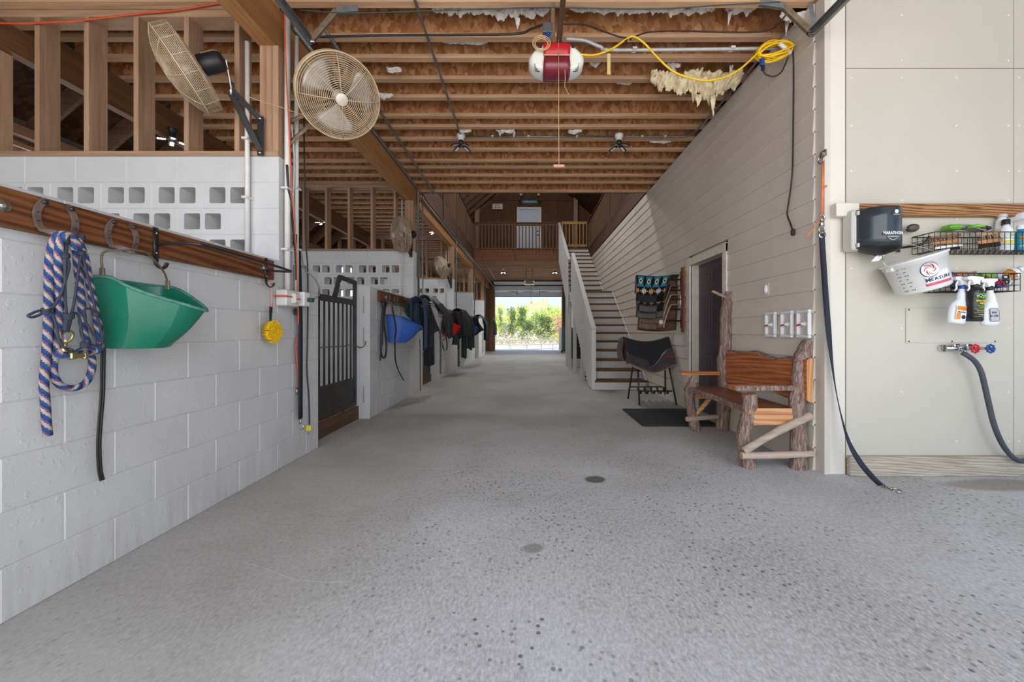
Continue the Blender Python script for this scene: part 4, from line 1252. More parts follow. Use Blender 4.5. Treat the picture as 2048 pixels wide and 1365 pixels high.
# ---- over-the-wall feeders
def feeder(name, label, cat_col, rimc, place, sc=1.0):
    """flat-backed feed pan; built on the near one's measurements, then placed"""
    t = thing(name, label, 'feeder', (0,0,0), group='plastic wall feeders')
    back = [(-.0,-.21,0), (.0,.20,0)]
    rim = [(.0,-.172,.135), (.05,-.174,.137), (.10,-.168,.132), (.15,-.155,.10), (.21,-.115,.066), (.29,-.04,.03), (.345,.03,.0), (.335,.055,.004), (.29,.085,.03), (.23,.12,.055), (.165,.142,.09), (.10,.152,.118), (.05,.156,.128), (.0,.156,.13)]
    bot = [(.01,-.135,-.175), (.04,-.138,-.178), (.07,-.134,-.18), (.10,-.12,-.18), (.13,-.10,-.182), (.165,-.04,-.182), (.175,.0,-.182), (.165,.03,-.182), (.14,.07,-.182), (.12,.10,-.18), (.09,.125,-.18), (.06,.14,-.178), (.035,.145,-.176), (.01,.145,-.175)]
    n = len(rim); mb = MB(); vs = []; K = 5
    for j in range(K+1):
        s_ = j/K; e = s_**.85
        for a, b in zip(rim, bot): vs.append(Vector(a).lerp(Vector(b), e) + Vector((.02*math.sin(s_*3.14), 0, 0))*(1 if a[0] > .1 else 0))
    fs = [(j*n+i, (j+1)*n+i, (j+1)*n+i+1, j*n+i+1) for j in range(K) for i in range(n-1)]
    fs += [(j*n+n-1, (j+1)*n+n-1, (j+1)*n, j*n) for j in range(K)]
    fs.append(tuple(K*n+i for i in range(n)))
    # inner skin so that the pan has thickness
    for (a, b) in ((0, 3), (3, 5), (5, 8), (8, 10), (10, 13), (13, 14)):     # creased moulded faces
        cols = [i % n for i in range(a, b+1)]; W_ = len(cols)
        mb.add([vs[j*n+i] for j in range(K+1) for i in cols], [(j*W_+i, j*W_+i+1, (j+1)*W_+i+1, (j+1)*W_+i) for j in range(K) for i in range(W_-1)], smooth=True)
    mb.add([vs[K*n+i] for i in range(n)], [tuple(reversed(range(n)))])
    c = Vector((.13, 0, -.02))
    mb.add([c+(Vector(v)-c)*.965+Vector((0,0,.004)) for v in vs], fs, smooth=True)
    put('pan', mb, cat_col, t)
    put('rim', MB().tube(smoothpath(rim + [rim[0]], 2), .008, 7, flat=(1, 1)), rimc, t)
    for s_ in (-1, 1):
        put('bail_clip', MB().cbox(.02, .012, .05, .003, 0, T((.06, -.168 if s_ < 0 else .15, .15 if s_ < 0 else .135))), RUSTG, t)
    put('bail', MB().tube(smoothpath([(.06,-.168,.165), (.058,-.168,.23), (.06,-.14,.255), (.09,-.075,.272), (.10,-.03,.275), (.09,.02,.265), (.08,.10,.205), (.06,.145,.165), (.06,.15,.14)], 3), .0045, 6), RUSTG, t)
    t.matrix_world = place
    return t
feeder('feeder', 'green plastic feeder hung on a horseshoe on the nearest wall', GREEN, GREENR, T((-1.915, 1.915, 1.18)))
# ---- black blanket bar with hooks
bar = thing('blanket_bar', 'black blanket bar with two hook ends on the nearest tack board', 'rack', (XL+.042, 2.03, 1.52))
for y in (0, .86):
    hk = [(.004, y, .085), (.004, y, -.085), (.008, y, -.105), (.03, y, -.125), (.05, y, -.118), (.062, y, -.095)]
    put('bracket', MB().tube(hk[:2], .016, 4, flat=(.25, 1.0)).tube(smoothpath(hk[1:], 3), .014, 4, flat=(.3, 1)), BLACKM, bar)
    put('screw', MB().lathe([(.005, 0), (.004, .003), (0, .004)], 8, T((.009, y, .055)) @ R(90,'Y')).lathe([(.005, 0), (.004, .003), (0, .004)], 8, T((.009, y, -.045)) @ R(90,'Y')), STEEL, bar)
put('rod', MB().tube(smoothpath([(.006, 0, 0), (.13, 0, .004), (.205, .01, .002), (.225, .05, .0), (.228, .2, -.002), (.215, .6, -.008), (.2, .80, -.012), (.185, .855, -.012), (.15, .86, -.012), (.006, .86, -.006)], 5), .0085, 8), BLACKM, bar)
# ---- yellow brush on a red loop
br = thing('wash_brush', 'yellow bristle brush with black handle hanging from a red loop', 'brush', PX(538, 660, -1.88))
o0 = br.location.copy()
def bl(px, py, X=-1.885): return PX(px, py, X)-o0
hd = [bl(542,614), bl(541,630), bl(541,640), bl(542,650), bl(540,662), bl(539,676)]
put('handle', MB().tube(smoothpath(hd, 4), [.018]*4+[.014]*4+[.012]*4+[.02]*4+[.05]*5, 10, flat=(.35, 1)), BLACKP, br)
mb = MB(); rg = random.Random(5); cc = bl(536, 662); 
for i in range(420):
    a = rg.uniform(0, 6.28); q = math.sqrt(rg.random())
    b = Vector((.005, math.cos(a)*q*.072, math.sin(a)*q*.068 - .006))
    tip = b*1.22 + Vector((.052, rg.uniform(-.006,.006), rg.uniform(-.006,.006)))
    mb.tube([cc+b, cc+tip], [.0042, .003], 4)
put('bristles', mb, YELB, br)['kind'] = 'stuff'
put('loop', MB().tube([bl(541,618), bl(539,575), bl(543,567), bl(547,575), bl(545,618)], .0018, 5), ORANGE, br)
# ---- wiring at the first partition
def pipe(pts, r, mat, label, cat='conduit', name='conduit', straps=(), smooth=True, group=None):
    t = thing(name, label, cat, pts[0], group)
    o = Vector(pts[0])
    pp_ = [Vector(p)-o for p in pts]
    put('tube', MB().tube(pp_, r, 10), mat, t)
    for s in straps:
        s = Vector(s)-o
        put('strap', MB().cbox(r*2.6, r*4.4, .016, .002, 0, T(s)), PVCW, t)
    return t
XC = -1.895
pa, pb = PX(570, 52, XC), PX(576, 578, XC)
ya = 3.165
pipe([(XC, ya, 3.62), (XC, ya, 1.37)], .021, PVCW, 'thick white-painted conduit on the end of the first partition', straps=((XC, ya, 2.2), (XC, ya, 1.72)))
ya = 3.29
pipe([(XC-.0, ya+.0, 3.5), (XC, ya, 2.9), (XC, ya, 1.37)], .0165, PVCW, 'thin conduit beside the thick one on the end of the first partition', straps=((XC, ya, 2.25), (XC, ya, 1.75)))
pipe([(-2.15, 3.075, 3.3), (-2.15, 3.075, 1.66)], .017, PVCW, 'conduit down the face of the first partition left of the post', straps=((-2.15, 3.075, 2.55), (-2.15, 3.075, 2.1)))
bx = thing('outlet_box', 'white outlet box under the conduits wrapped with red tape', 'outlet', (XL+.02, 3.06, 1.335))
put('box', MB().cbox(.085, .17, .125, .008, 0, T((.03, .08, 0))), PVCW, bx)
put('box', MB().cbox(.10, .07, .08, .008, 0, T((.05, .10, .0))), PVCW, bx)
put('cover', MB().cbox(.095, .085, .115, .006, 0, T((.05, .235, .005))), WHITEP, bx)
put('tape', MB().cbox(.092, .15, .012, .003, 0, T((.034, .05, .01))).cbox(.106, .05, .01, .003, 0, T((.052, .11, -.006))), ORANGE, bx)
put('plug', MB().cbox(.05, .05, .034, .006, 0, T((.11, .26, .0))), plain('green plug', (36,72,58), .5), bx)
put('plug', MB().cbox(.035, .03, .05, .006, 0, T((.02, .22, -.10))), BLACKP, bx, label='black plug hanging below the box')
def cable(name, label, pts, r, mat, n=6, cat='cord', ends=None):
    pts = [Vector(p) for p in pts]; o = pts[0]
    t = thing(name, label, cat, o)
    put('cable', MB().tube(smoothpath([p-o for p in pts], n), r, 7), mat, t)
    if ends:
        em, emat, at = ends
        put('plug', em, emat, t, T(Vector(at)-o))
    return t
cable('appliance_cable', 'black cord plugged into the outlet box and looping up to the pipes', [(XL+.14, 3.33, 1.335), (XL+.17, 3.40, 1.40), (XL+.12, 3.42, 1.52), (XL+.06, 3.36, 1.60), (XL+.05, 3.33, 1.75)], .006, GREYC)
cable('extension_cord', 'orange cord running down among the wires beside the conduits', [PX(569,20,-1.87), PX(570,70,-1.87), PX(571,110,-1.87), PX(574,180,-1.87), PX(578,250,-1.87), PX(581,320,-1.87), PX(584,390,-1.87), PX(590,460,-1.87), PX(594,520,-1.87), PX(595,570,-1.87), PX(597,650,-1.87)], .0048, ORANGE)
cable('wire_bundle', 'white wire running beside the orange cord', [PX(583,250,-1.885), PX(588,310,-1.88), PX(587,370,-1.88), PX(586,400,-1.88), PX(589,470,-1.88)], .007, WHITEC)
cable('wire_bundle', 'black wire bundle beside the orange cord', [PX(574,330,-1.88), PX(577,380,-1.88), PX(585,440,-1.88), PX(592,520,-1.88), PX(593,560,-1.88)], .009, BLACKC)
cable('bungee_rope', 'short red rope tied behind the navy tie strap', [PX(597,668,-1.9), PX(592,690,-1.9), PX(594,720,-1.9), PX(597,760,-1.9), PX(596,782,-1.9)], .006, ORANGE, ends=(MB().tube([(0,0,0), (0,0,-.06)], .006, 6), STEEL, PX(594, 776, -1.9)))
ts = thing('tie_strap', 'navy webbing tie strap with a steel snap near the gate', 'strap', PX(600, 560, -1.88))
o0 = ts.location.copy()
put('webbing', MB().tube([p-o0 for p in (PX(596,470,-1.885), PX(599,560,-1.885), PX(601,650,-1.885), PX(601,750,-1.885), PX(601,838,-1.885))], .016, 4, flat=(.2, 2.1)), NAVY, ts)
snap('snap', ts, PX(601,838,-1.885)-o0, PX(601,860,-1.885)-o0, .006, STEEL)
t = cable('drop_cord', 'black drop cord with a yellow plug hanging beside the gate', [P(608,235,3.45), P(608.5,300,3.45), P(610,400,3.47), P(611,480,3.47), P(615,530,3.47), P(616,600,3.47), P(615,680,3.47), P(614,740,3.47), P(618,800,3.47), P(619,850,3.47)], .0065, BLACKC)
put('plug', MB().cbox(.045, .034, .05, .008, 0, T(P(617.5,857,3.47)-t.location)), plain('yellow plug', (214,206,70), .5), t)
put('prong', MB().cbox(.004, .004, .03, .001, 0, T(P(615,866,3.47)-t.location)).cbox(.004, .004, .03, .001, 0, T(P(618,866,3.47)-t.location)), STEEL, t)
cable('extension_cord', 'orange cord stretched along the top plate of the first stud screen', [P(-30,46,3.085), P(30,47,3.085), P(75,46,3.085), P(150,42,3.085), P(215,35,3.085), P(280,27,3.085), P(340,22,3.085), P(400,13,3.085), P(450,4,3.085), P(480,-3,3.085)], .007, ORANGE)
cable('twine', 'thin tan twine tied between the two near fans', [P(490,190,2.95), P(520,202,3.0), P(560,214,3.05), P(600,228,3.05), P(640,238,3.0)], .0025, TAN)
for i, (z) in enumerate((1.40, 1.02, .30)):  # thin wires made up to draw the grooves of the block end
    one('groove_wire', MB().tube([(0,0,-.10), (0,-.012,-.10), (0,-.012,.10), (0,0,.10)], .003, 5), GALV, 'small grey wire outline of a groove in the end of the second low wall, %s' % ['uppermost', 'middle one', 'lowest'][i], 'hook', 'groove wires in the wall end', M=T((-2.0, 4.908, z)))
cable('gate_chain', 'short chain from the nearest gate to the end of the second low wall', [(-2.06, 4.60, .915), (-2.05, 4.78, .90), (-2.03, 4.88, .875), (-1.99, 4.9, .90), (-1.975, 4.905, .955)], .007, RUSTG, cat='chain')
# ---------------------------------------------------------------- tack on the second and further walls
def drape(t, name, mat, cx, cy, zt, half_y, out, drop_f, drop_b, sag=.02, seed=0, mi2=None, wob=.02):
    """cloth over a bar parallel to the wall: u along Y, v from the wall side over the bar and down the aisle side"""
    rg = random.Random(seed); ph = [rg.uniform(0, 6.28) for _ in range(4)]
    def fn(u, v):
        y = cy + (u-.5)*2*half_y
        s_ = v*(drop_b+drop_f+.16)
        fold = wob*(math.sin(u*9+ph[0])+.6*math.sin(u*17+ph[1]))
        if s_ < drop_b: x = -.09 + fold*.3; z = zt-(drop_b-s_)
        elif s_ < drop_b+.16:
            a = (s_-drop_b)/.16*math.pi; x = -.09*math.cos(a)*1.0; z = zt+.05*math.sin(a)
        else:
            q = s_-drop_b-.16; x = .09+out*min(1, q/.3)**.7+fold*min(1, q/.2); z = zt-q
        y += .03*math.sin(v*5+ph[2])*u
        return (cx+x, y, z - sag*math.cos((u-.5)*3.1)*1.0 + .02*math.sin(u*7+ph[3]))
    mb = MB().sheet(fn, 18, 22, .012, 0, 1 if mi2 else 0)
    return put(name, mb, [mat, mi2] if mi2 else mat, t)
def strap(t, name, pts, mat, wd=.02):
    put(name, MB().tube(smoothpath(pts, 4), wd, 4, flat=(.18, 1.1)), mat, t)
tb2 = tackboard(5.15, 7.2, 'stained tack board on the second low wall')
for y in (5.35-6.175, 7.1-6.175): bolt(tb2, y)
def simple_bar(y, label, out=.24, L=.75):
    t = thing('blanket_bar', label, 'rack', (XL+.042, y, 1.53), group='blanket bars on the further walls')
    for yy in (0, L): put('bracket', MB().cbox(.008, .03, .15, .002, 0, T((.004, yy, 0))), BLACKM, t)
    put('rod', MB().tube(smoothpath([(.0, 0, 0), (out-.03, 0, 0), (out, .03, 0), (out, L-.03, 0), (out-.03, L, 0), (0, L, 0)], 3), .009, 7), BLACKM, t)
    return t
simple_bar(6.05, 'black blanket bar under the grey and black horse blanket', .30, .95)
horseshoe(5.42, 1.52, 'horseshoe hook holding the looped black rein')
horseshoe(5.75, 1.52, 'horseshoe hook holding the light blue feeder')
bk_ = PX
mb = MB()
for pts in ([(768,604),(764,640),(762,680),(762,705),(766,716),(771,712),(773,690),(769,650),(770,605)], [(771,604),(766,650),(764,690)]):
    mb.tube(smoothpath([PX(a, b, -1.87) for a, b in pts], 4), .013, 7)
mb.tube(smoothpath([PX(a, b, -1.86) for a, b in [(766,604),(768,620),(772,606)]], 4), .02, 7)
mb.tube(smoothpath([PX(a, b, -1.88) for a, b in [(764,690),(761,708),(761,722)]], 4), .008, 6)
one('looped_rein', mb, LEATH, 'looped black rein hanging beside the light blue feeder', 'strap')
feeder('feeder', 'light blue plastic feeder on the second low wall', BLUE, BLUE, T((-1.915, 5.66, 1.13)) @ Matrix.Diagonal((1.2, 1.2, 1.2, 1)))
one('lead_line', MB().tube(smoothpath([PX(a, b, -1.60 - .0028*max(0, b-672)) if b > 672 else PX(a, b, -1.58) for a, b in [(784,612),(789,640),(792,660),(790,676),(790,700),(791,722),(797,742),(808,762)]], 5), .010, 7), LEATH, 'black lead line draped over the light blue feeder', 'rope')
hb = thing('horse_blanket', 'grey-lined black and navy horse blanket on the bar of the second low wall', 'blanket', (-1.65, 6.5, 1.0))
o0 = hb.location.copy()
def drape2(t, *a, **k):
    ob = drape(t, *a, **k); ob.matrix_local = T(-t.location); return ob
drape2(hb, 'navy_layer', BLANKN, -1.66, 6.22, 1.53, .22, .02, .72, .3, seed=1, wob=.03)
drape2(hb, 'black_layer', BLANK, -1.66, 6.74, 1.58, .30, .26, .60, .4, seed=2, wob=.015)
drape2(hb, 'lining_fold', BLANKG, -1.655, 6.72, 1.60, .31, .12, .16, .16, seed=2, wob=.01)
drape2(hb, 'under_layer', BLANK, -1.68, 6.35, 1.50, .2, .03, .95, .3, seed=4, wob=.04)
for pts, m in (([(-1.52,6.62,1.18), (-1.46,6.70,1.06), (-1.44,6.72,.9), (-1.45,6.74,.6), (-1.46,6.76,.35)], STRAPG), ([(-1.6,6.25,1.1), (-1.58,6.28,.85), (-1.58,6.3,.62)], BLANKN), ([(-1.5,6.85,1.0), (-1.49,6.87,.75), (-1.5,6.88,.5)], STRAPG), ([(-1.66,6.2,.95), (-1.66,6.22,.5), (-1.66,6.22,.15)], LEATH)):
    strap(hb, 'surcingle', [Vector(p)-o0 for p in pts], m, .024)
for p in ((-1.57,6.29,.86), (-1.435,6.73,.62), (-1.57,6.30,.62)):
    put('buckle', MB().cbox(.012, .07, .032, .003, 0, T(Vector(p)-o0)), STEEL, hb)
def flap(t, name, mat, cs, lump=.02, seed=0):
    rg = random.Random(seed); ph = rg.uniform(0, 6); a, b, c, d = [Vector(p) for p in cs]
    def fn(u, v):
        p = a.lerp(b, u).lerp(d.lerp(c, u), v)
        return p + Vector((.3*lump*math.sin(v*5+ph), -lump*(math.sin(u*6+ph)+.6*math.sin(u*13+v*4)), .3*lump*math.sin(u*9+ph))) - t.location
    put(name, MB().sheet(fn, 12, 12, .014), mat, t)
flap(hb, 'side_panel', BLANK, (P(836,612,6.30), P(858,606,6.34), P(880,661,6.30), P(850,676,6.26)), .012, 1)
flap(hb, 'side_lining', BLANKG, (P(824,598,6.42), P(852,597,6.44), P(857,611,6.32), P(836,616,6.29)), .008, 2)
flap(hb, 'hanging_layer', BLANKN, (P(820,602,6.2), P(836,604,6.2), P(845,660,6.2), P(830,664,6.2)), .03, 3)
flap(hb, 'hanging_layer', BLANKT, (P(812,606,6.16), P(828,608,6.16), P(832,640,6.16), P(814,634,6.16)), .03, 4)
# third wall
tb3 = tackboard(8.68, 10.9, 'stained tack board on the third low wall'); bolt(tb3, -.9)
simple_bar(9.35, 'black blanket bar under the black blanket beside the red feeder', .28, .9)
feeder('feeder', 'red plastic feeder on the third low wall', RED, RED, T((-1.915, 9.28, 1.16)) @ Matrix.Diagonal((1.2, 1.2, 1.2, 1)))
horseshoe(8.95, 1.52, 'horseshoe hook holding the black web halter')
hl = thing('web_halter', 'black web halter hanging in front of the red feeder', 'halter', (-1.865, 8.98, 1.45))
o0 = hl.location.copy()
put('webbing', MB().tube(smoothpath([Vector(PX(a, b, -1.865))-o0 for a, b in [(886,632),(884,650),(882,670),(885,690),(888,700),(893,700),(894,688),(891,670),(888,650),(888,632)]], 4), .014, 5, flat=(.5,1)), LEATH, hl)
put('webbing', MB().tube([Vector(PX(a, b, -1.865))-o0 for a, b in [(884,684),(891,676)]], .008, 5), LEATH, hl)
put('webbing', MB().tube([Vector(PX(a, b, -1.865))-o0 for a, b in [(886,634),(888,668)]], .03, 5, flat=(.4,1)), LEATH, hl)
put('ring', MB().tube([Vector(PX(891,667,-1.865))-o0 + Vector((0, .03*math.cos(a), .03*math.sin(a))) for a in [k*math.pi/5 for k in range(10)]], .005, 5, closed=True), STEEL, hl)
hb = thing('horse_blanket', 'black and dark green horse blanket on the bar of the third low wall', 'blanket', (-1.65, 9.8, 1.0))
drape2(hb, 'black_layer', BLANK, -1.64, 9.78, 1.56, .42, .14, .62, .4, seed=5, wob=.04)
drape2(hb, 'front_flap', BLANK, -1.58, 9.95, 1.48, .26, .1, .85, .2, seed=6, wob=.04)
drape2(hb, 'green_layer', BLANKT, -1.68, 9.6, 1.45, .24, .08, 1.0, .2, seed=7, wob=.03)
flap(hb, 'side_panel', BLANK, (P(901,625,9.3), P(922,622,9.3), P(936,674,9.3), P(912,680,9.3)), .04, 5)
flap(hb, 'green_panel', BLANKT, (P(906,668,9.28), P(918,668,9.28), P(915,690,9.28), P(903,690,9.28)), .03, 6)
for y in (9.6, 9.75, 9.95):
    strap(hb, 'surcingle', [Vector((-1.5, y, 1.0))-hb.location, Vector((-1.5, y, .7))-hb.location, Vector((-1.5, y, .35+.1*(y-9.6)))-hb.location], LEATH, .024)
# fourth wall
tackboard(12.4, 14.5, 'stained tack board on the fourth low wall')
simple_bar(13.1, 'black blanket bar under the black blanket beside the deep blue feeder', .28, .9)
feeder('feeder', 'deep blue plastic feeder on the fourth low wall', BLUED, BLUED, T((-1.915, 13.0, 1.15)) @ Matrix.Diagonal((1.2, 1.2, 1.2, 1)))
hb = thing('horse_blanket', 'black horse blanket with hanging straps on the fourth low wall', 'blanket', (-1.65, 13.6, 1.0))
drape2(hb, 'black_layer', BLANK, -1.62, 13.6, 1.58, .48, .14, .8, .4, seed=8, wob=.04)
flap(hb, 'side_panel', BLANK, (P(940,636,12.95), P(953,634,12.95), P(968,660,12.95), P(945,674,12.95)), .04, 7)
for y in (13.4, 13.6, 13.85): strap(hb, 'surcingle', [Vector((-1.5, y, 1.0))-hb.location, Vector((-1.5, y, .3+.2*(y-13.4)))-hb.location], LEATH, .026)
# last wall and door post
simple_bar(17.75, 'black blanket bar under the dark green blanket by the far doorway', .28, .7)
hb = thing('horse_blanket', 'dark green horse blanket hanging by the far doorway post', 'blanket', (-1.7, 18.0, 1.0))
drape2(hb, 'cloth', BLANKT, -1.62, 18.2, 1.62, .5, .1, .7, .3, seed=9, wob=.04)
strap(hb, 'surcingle', [Vector((-1.5, 18.1, 1.0))-hb.location, Vector((-1.5, 18.1, .2))-hb.location], LEATH, .03)
strap(hb, 'surcingle', [Vector((-1.5, 18.4, 1.1))-hb.location, Vector((-1.5, 18.4, .3))-hb.location], BLANKT, .05)
# ================================================================ fans
def make_fan(label, C, n, Rr, rings=20, spokes=8, hub_label=False, dusty=True, up=(0,0,1)):
    """caged fan; local +Z is the way it blows"""
    M = zframe(C, n, up)
    t = thing('wall_fan', label, 'fan', M=M)
    seg = 44
    def ring(r, z, w_): return [(r*math.cos(6.28318*k/seg), r*math.sin(6.28318*k/seg), z) for k in range(seg)], w_
    wr_ = .0029*Rr/.33
    def dome(q, sgn): return sgn*(.105*Rr/.33)*(1-q**2.6) if sgn > 0 else -.115*Rr/.33 - .035*(1-q**2)*Rr/.33
    for sgn, nm in ((1, 'front_guard'), (-1, 'rear_guard')):
        mb = MB()
        for k in range(rings):
            q = (k+1.2)/(rings+.2)
            p, w_ = ring(Rr*q, dome(q, sgn), wr_)
            mb.tube(p, wr_, 4, closed=True)
        for k in range(spokes):
            a = 6.28318*k/spokes+.2
            mb.tube([(Rr*q*math.cos(a), Rr*q*math.sin(a), dome(q, sgn)+sgn*.003) for q in (.05,.25,.45,.65,.85,1.0)], wr_*1.25, 4)
        if sgn < 0:
            for k in range(9):
                p, w_ = ring(Rr*1.003, -.012-.0115*k*Rr/.33, wr_); mb.tube(p, wr_, 4, closed=True)
            for k in range(spokes*2):
                a = 6.28318*k/spokes/2+.2
                mb.tube([(Rr*math.cos(a), Rr*math.sin(a), 0), (Rr*math.cos(a), Rr*math.sin(a), -.115*Rr/.33)], wr_*1.2, 4)
        g = put(nm, mb, FANW, t)
    p, _ = ring(Rr*1.0, 0, 0); put('hoop', MB().tube(p, .0075*Rr/.33, 6, closed=True), FANR, t)
    put('badge', MB().lathe([(0, .006), (.038, .004), (.042, 0)], 20, T((0,0,dome(0,1)+.002))), plain('fan badge', (206,200,184), .4), t)
    for k in range(3):
        a0 = 2.094*k+.5
        def fn(u, v, a0=a0):
            r = .05+u*(Rr*.86-.05); wd = .25+.75*math.sin(min(1, u*1.25)*1.6)
            ang = a0 + (v-.5)*1.25*wd*(.9 if u > .9 else 1)
            return (r*math.cos(ang), r*math.sin(ang), -.035+(v-.5)*.085*Rr/.33*wd)
        put('blade', MB().sheet(fn, 8, 6, .003), BLADE, t)
    put('hub', MB().lathe([(0, .0), (.045, -.005), (.05, -.05), (.03, -.08)], 16), BLADE, t)
    s_ = Rr/.33
    put('motor', MB().lathe([(.03,-.13*s_), (.07*s_,-.14*s_), (.082*s_,-.17*s_), (.085*s_,-.30*s_), (.07*s_,-.335*s_), (.0,-.35*s_)], 20), BLACKP, t)
    put('dust', MB().lathe([(.0,-.353*s_), (.055*s_,-.345*s_), (.0735*s_,-.335*s_), (.0875*s_,-.30*s_), (.0875*s_,-.20*s_)], 16, M=R(20, 'Z'), a0=.2, a1=2.6), DUST, t)
    return t, M
def bracket(t, M, plate, mount, plate_n=(0,-1,0), h=.3, sc=1.0, mat=None):
    """triangular wall bracket from the plate (world) to the fan yoke"""
    mat = mat or BLACKM
    Mi = M.inverted(); w2 = lambda p: Mi @ Vector(p)
    plate = Vector(plate); mount = Vector(mount)
    put('wall_plate', MB().beam(w2(plate+Vector((0,0,-h/2))), w2(plate+Vector((0,0,h/2))), .05*sc, .008, up=Mi.to_3x3() @ Vector(plate_n)), mat, t)
    put('arm', MB().beam(w2(plate+Vector((0,0,h*.42))), w2(mount), .022*sc, .035*sc).beam(w2(plate+Vector((0,0,-h*.40))), w2(mount+Vector((0,0,-.03*sc))), .022*sc, .045*sc), mat, t)
    put('bolt', MB().lathe([(.012,0),(.01,.008),(0,.01)], 8, zframe(w2(plate+Vector(plate_n)*.006+Vector((0,0,h*.44))), Mi.to_3x3() @ Vector(plate_n))).lathe([(.012,0),(.01,.008),(0,.01)], 8, zframe(w2(plate+Vector(plate_n)*.006-Vector((0,0,h*.44))), Mi.to_3x3() @ Vector(plate_n))), STEEL, t)
    back = Vector((0, 0, -.24*sc))
    put('yoke', MB().beam(w2(mount), Vector((0,-.0,-.30*sc)), .03*sc, .012).tube([w2(mount+Vector((0,0,-.05*sc))), w2(mount+Vector((0,0,.05*sc)))], .014*sc, 8), STEEL, t)
n1 = Vector((-.766, -.36, -.53)).normalized()
C1 = P(362, 143, 2.80)
f1, M1 = make_fan('big caged fan at upper left, edge-on, with its dusty black motor on a black bracket', C1, n1, .275)
bracket(f1, M1, P(521, 272, 3.085), P(462, 178, 3.0), h=.30)
f2, M2 = make_fan('big caged fan over the aisle facing the camera, with pale blades behind the rings', P(679, 195, 3.02), Vector((.50, -.65, -.57)), .292, rings=22)
bracket(f2, M2, (XL+.02, 3.20, 2.66), P(650, 215, 3.2), plate_n=(1,0,0), h=.22, mat=RUSTG)
f3, M3 = make_fan('smaller caged fan on the second partition above the black gate', P(797, 470, 6.55), Vector((-.78, -.60, -.2)), .285, rings=14)
bracket(f3, M3, P(822, 500, 6.785), P(812, 478, 6.72), h=.26)
f4, M4 = make_fan('farthest caged fan, on the third partition', P(880, 535, 10.2), Vector((-.78, -.50, -.37)), .27, rings=12)
bracket(f4, M4, P(902, 560, 10.49), P(893, 543, 10.45), h=.45)
# ================================================================ lamps
def led_lamp(label, loc, lit, power=0, group='four-leaf lamps', tiltdown=22, basem=None, bulb=False):
    t = thing('leaf_lamp', label, 'lamp', loc, group)
    put('base', MB().lathe([(.055, .0), (.055, -.03), (.04, -.045), (.035, -.075), (0, -.075)], 16), basem or PVCW, t)
    put('socket', MB().lathe([(.03, -.075), (.034, -.10), (.03, -.13), (0, -.14)], 14), BLACKP, t)
    for k in range(4):
        Mk = T((0,0,-.12)) @ R(45+90*k, 'Z') @ R(tiltdown, 'Y')
        lf = put('leaf', MB().cbox(.115, .062, .012, .004, 0, Mk @ T((.095, 0, 0))), BLACKP, t)
        put('diffuser', MB().cbox(.075, .034, .004, .001, 0, Mk @ T((.098, 0, -.0075))), LED if lit else LEDOFF, lf)
    if power:
        L = bpy.data.lights.new('leaf_lamp_light', 'POINT' if bulb else 'SPOT'); L.energy = power if bulb else power*1.6; L.shadow_soft_size = .12
        if not bulb: L.spot_size = math.radians(165); L.spot_blend = .6; L.color = (.96, .98, 1)
        o = bpy.data.objects.new('leaf_lamp_light', L); COL.objects.link(o); o.location = Vector(loc)+Vector((0, 0, -.2))
    return t
lz = JZ-.0
led_lamp('unlit black four-leaf lamp on the ceiling joists, left of the pull cord', (-.858, 5.2, lz), False)
led_lamp('unlit black four-leaf lamp on the ceiling joists, right of the pull cord', (1.196, 5.2, lz), False)
led_lamp('lit four-leaf lamp under the far loft, left of the far door opener', P(1006.5, 538, 16.3), True, 90)
led_lamp('lit four-leaf lamp under the far loft, right of the far door opener', P(1109.5, 538, 16.3), True, 90)
led_lamp('bright lit lamp seen between the studs of the first screen', P(345, 258, 4.62), True, 18, tiltdown=10, basem=BLACKP)
led_lamp('bright lit lamp seen between the studs of the second screen', P(645, 433, 8.3), True, 24, tiltdown=10, basem=BLACKP)
led_lamp('small lit lamp under the main beam beyond the second partition', P(869, 453, 9.3), True, 15, tiltdown=15, basem=BLACKP)
led_lamp('added lit lamp high in the stair well, nearer one above the last joists', (.1, 8.7, 5.9), True, 170, group='added stair well lamps', bulb=True)  # two unseen lamps added to brighten the loft and the middle of the aisle
led_lamp('added lit lamp high in the stair well, farther one in front of the loft', (.1, 11.4, 6.5), True, 130, group='added stair well lamps', bulb=True)
for yy in (8.7, 11.4):  # chains made up to hang the two added lamps
    one('added_lamp_chain', MB().tube([(.1, yy, 5.9 if yy < 10 else 6.5), (.1, yy, 7.75)], .008, 6), BLACKM, 'chain of the %s added stair well lamp' % ('nearer' if yy < 10 else 'farther'), 'chain')
led_lamp('black lamp on the loft ceiling, left of the turquoise sign', P(1042, 388, 15.6), False)
led_lamp('black lamp on the loft ceiling, right of the turquoise sign', P(1077, 388, 15.6), False)
# ================================================================ garage door opener and tracks
op = thing('door_opener', 'red and white garage door opener hanging from the ceiling', 'door opener', P(1112, 126, 3.0))
W_, H_, D_ = .205, .105, .16
def shell(u, v):
    a = u*2*math.pi
    return None
prof = []
for k in range(28):
    a = 2*math.pi*k/28
    x = W_*abs(math.cos(a))**.75*(1 if math.cos(a) >= 0 else -1); z = H_*abs(math.sin(a))**.8*(1 if math.sin(a) >= 0 else -1)
    x *= 1-.28*max(0, z/H_)
    prof.append((x, z-.015*0))
mb = MB(); vs = []; fs = []
sec = [(-.075, .84), (-.07, .93), (-.04, 1), (.05, 1), (.075, .95), (.08, .88)]
for (y, s_) in sec: vs += [(x*s_, y, z*s_) for x, z in prof]
n = 28
for j in range(len(sec)-1): fs += [(j*n+i, j*n+(i+1) % n, (j+1)*n+(i+1) % n, (j+1)*n+i) for i in range(n)]
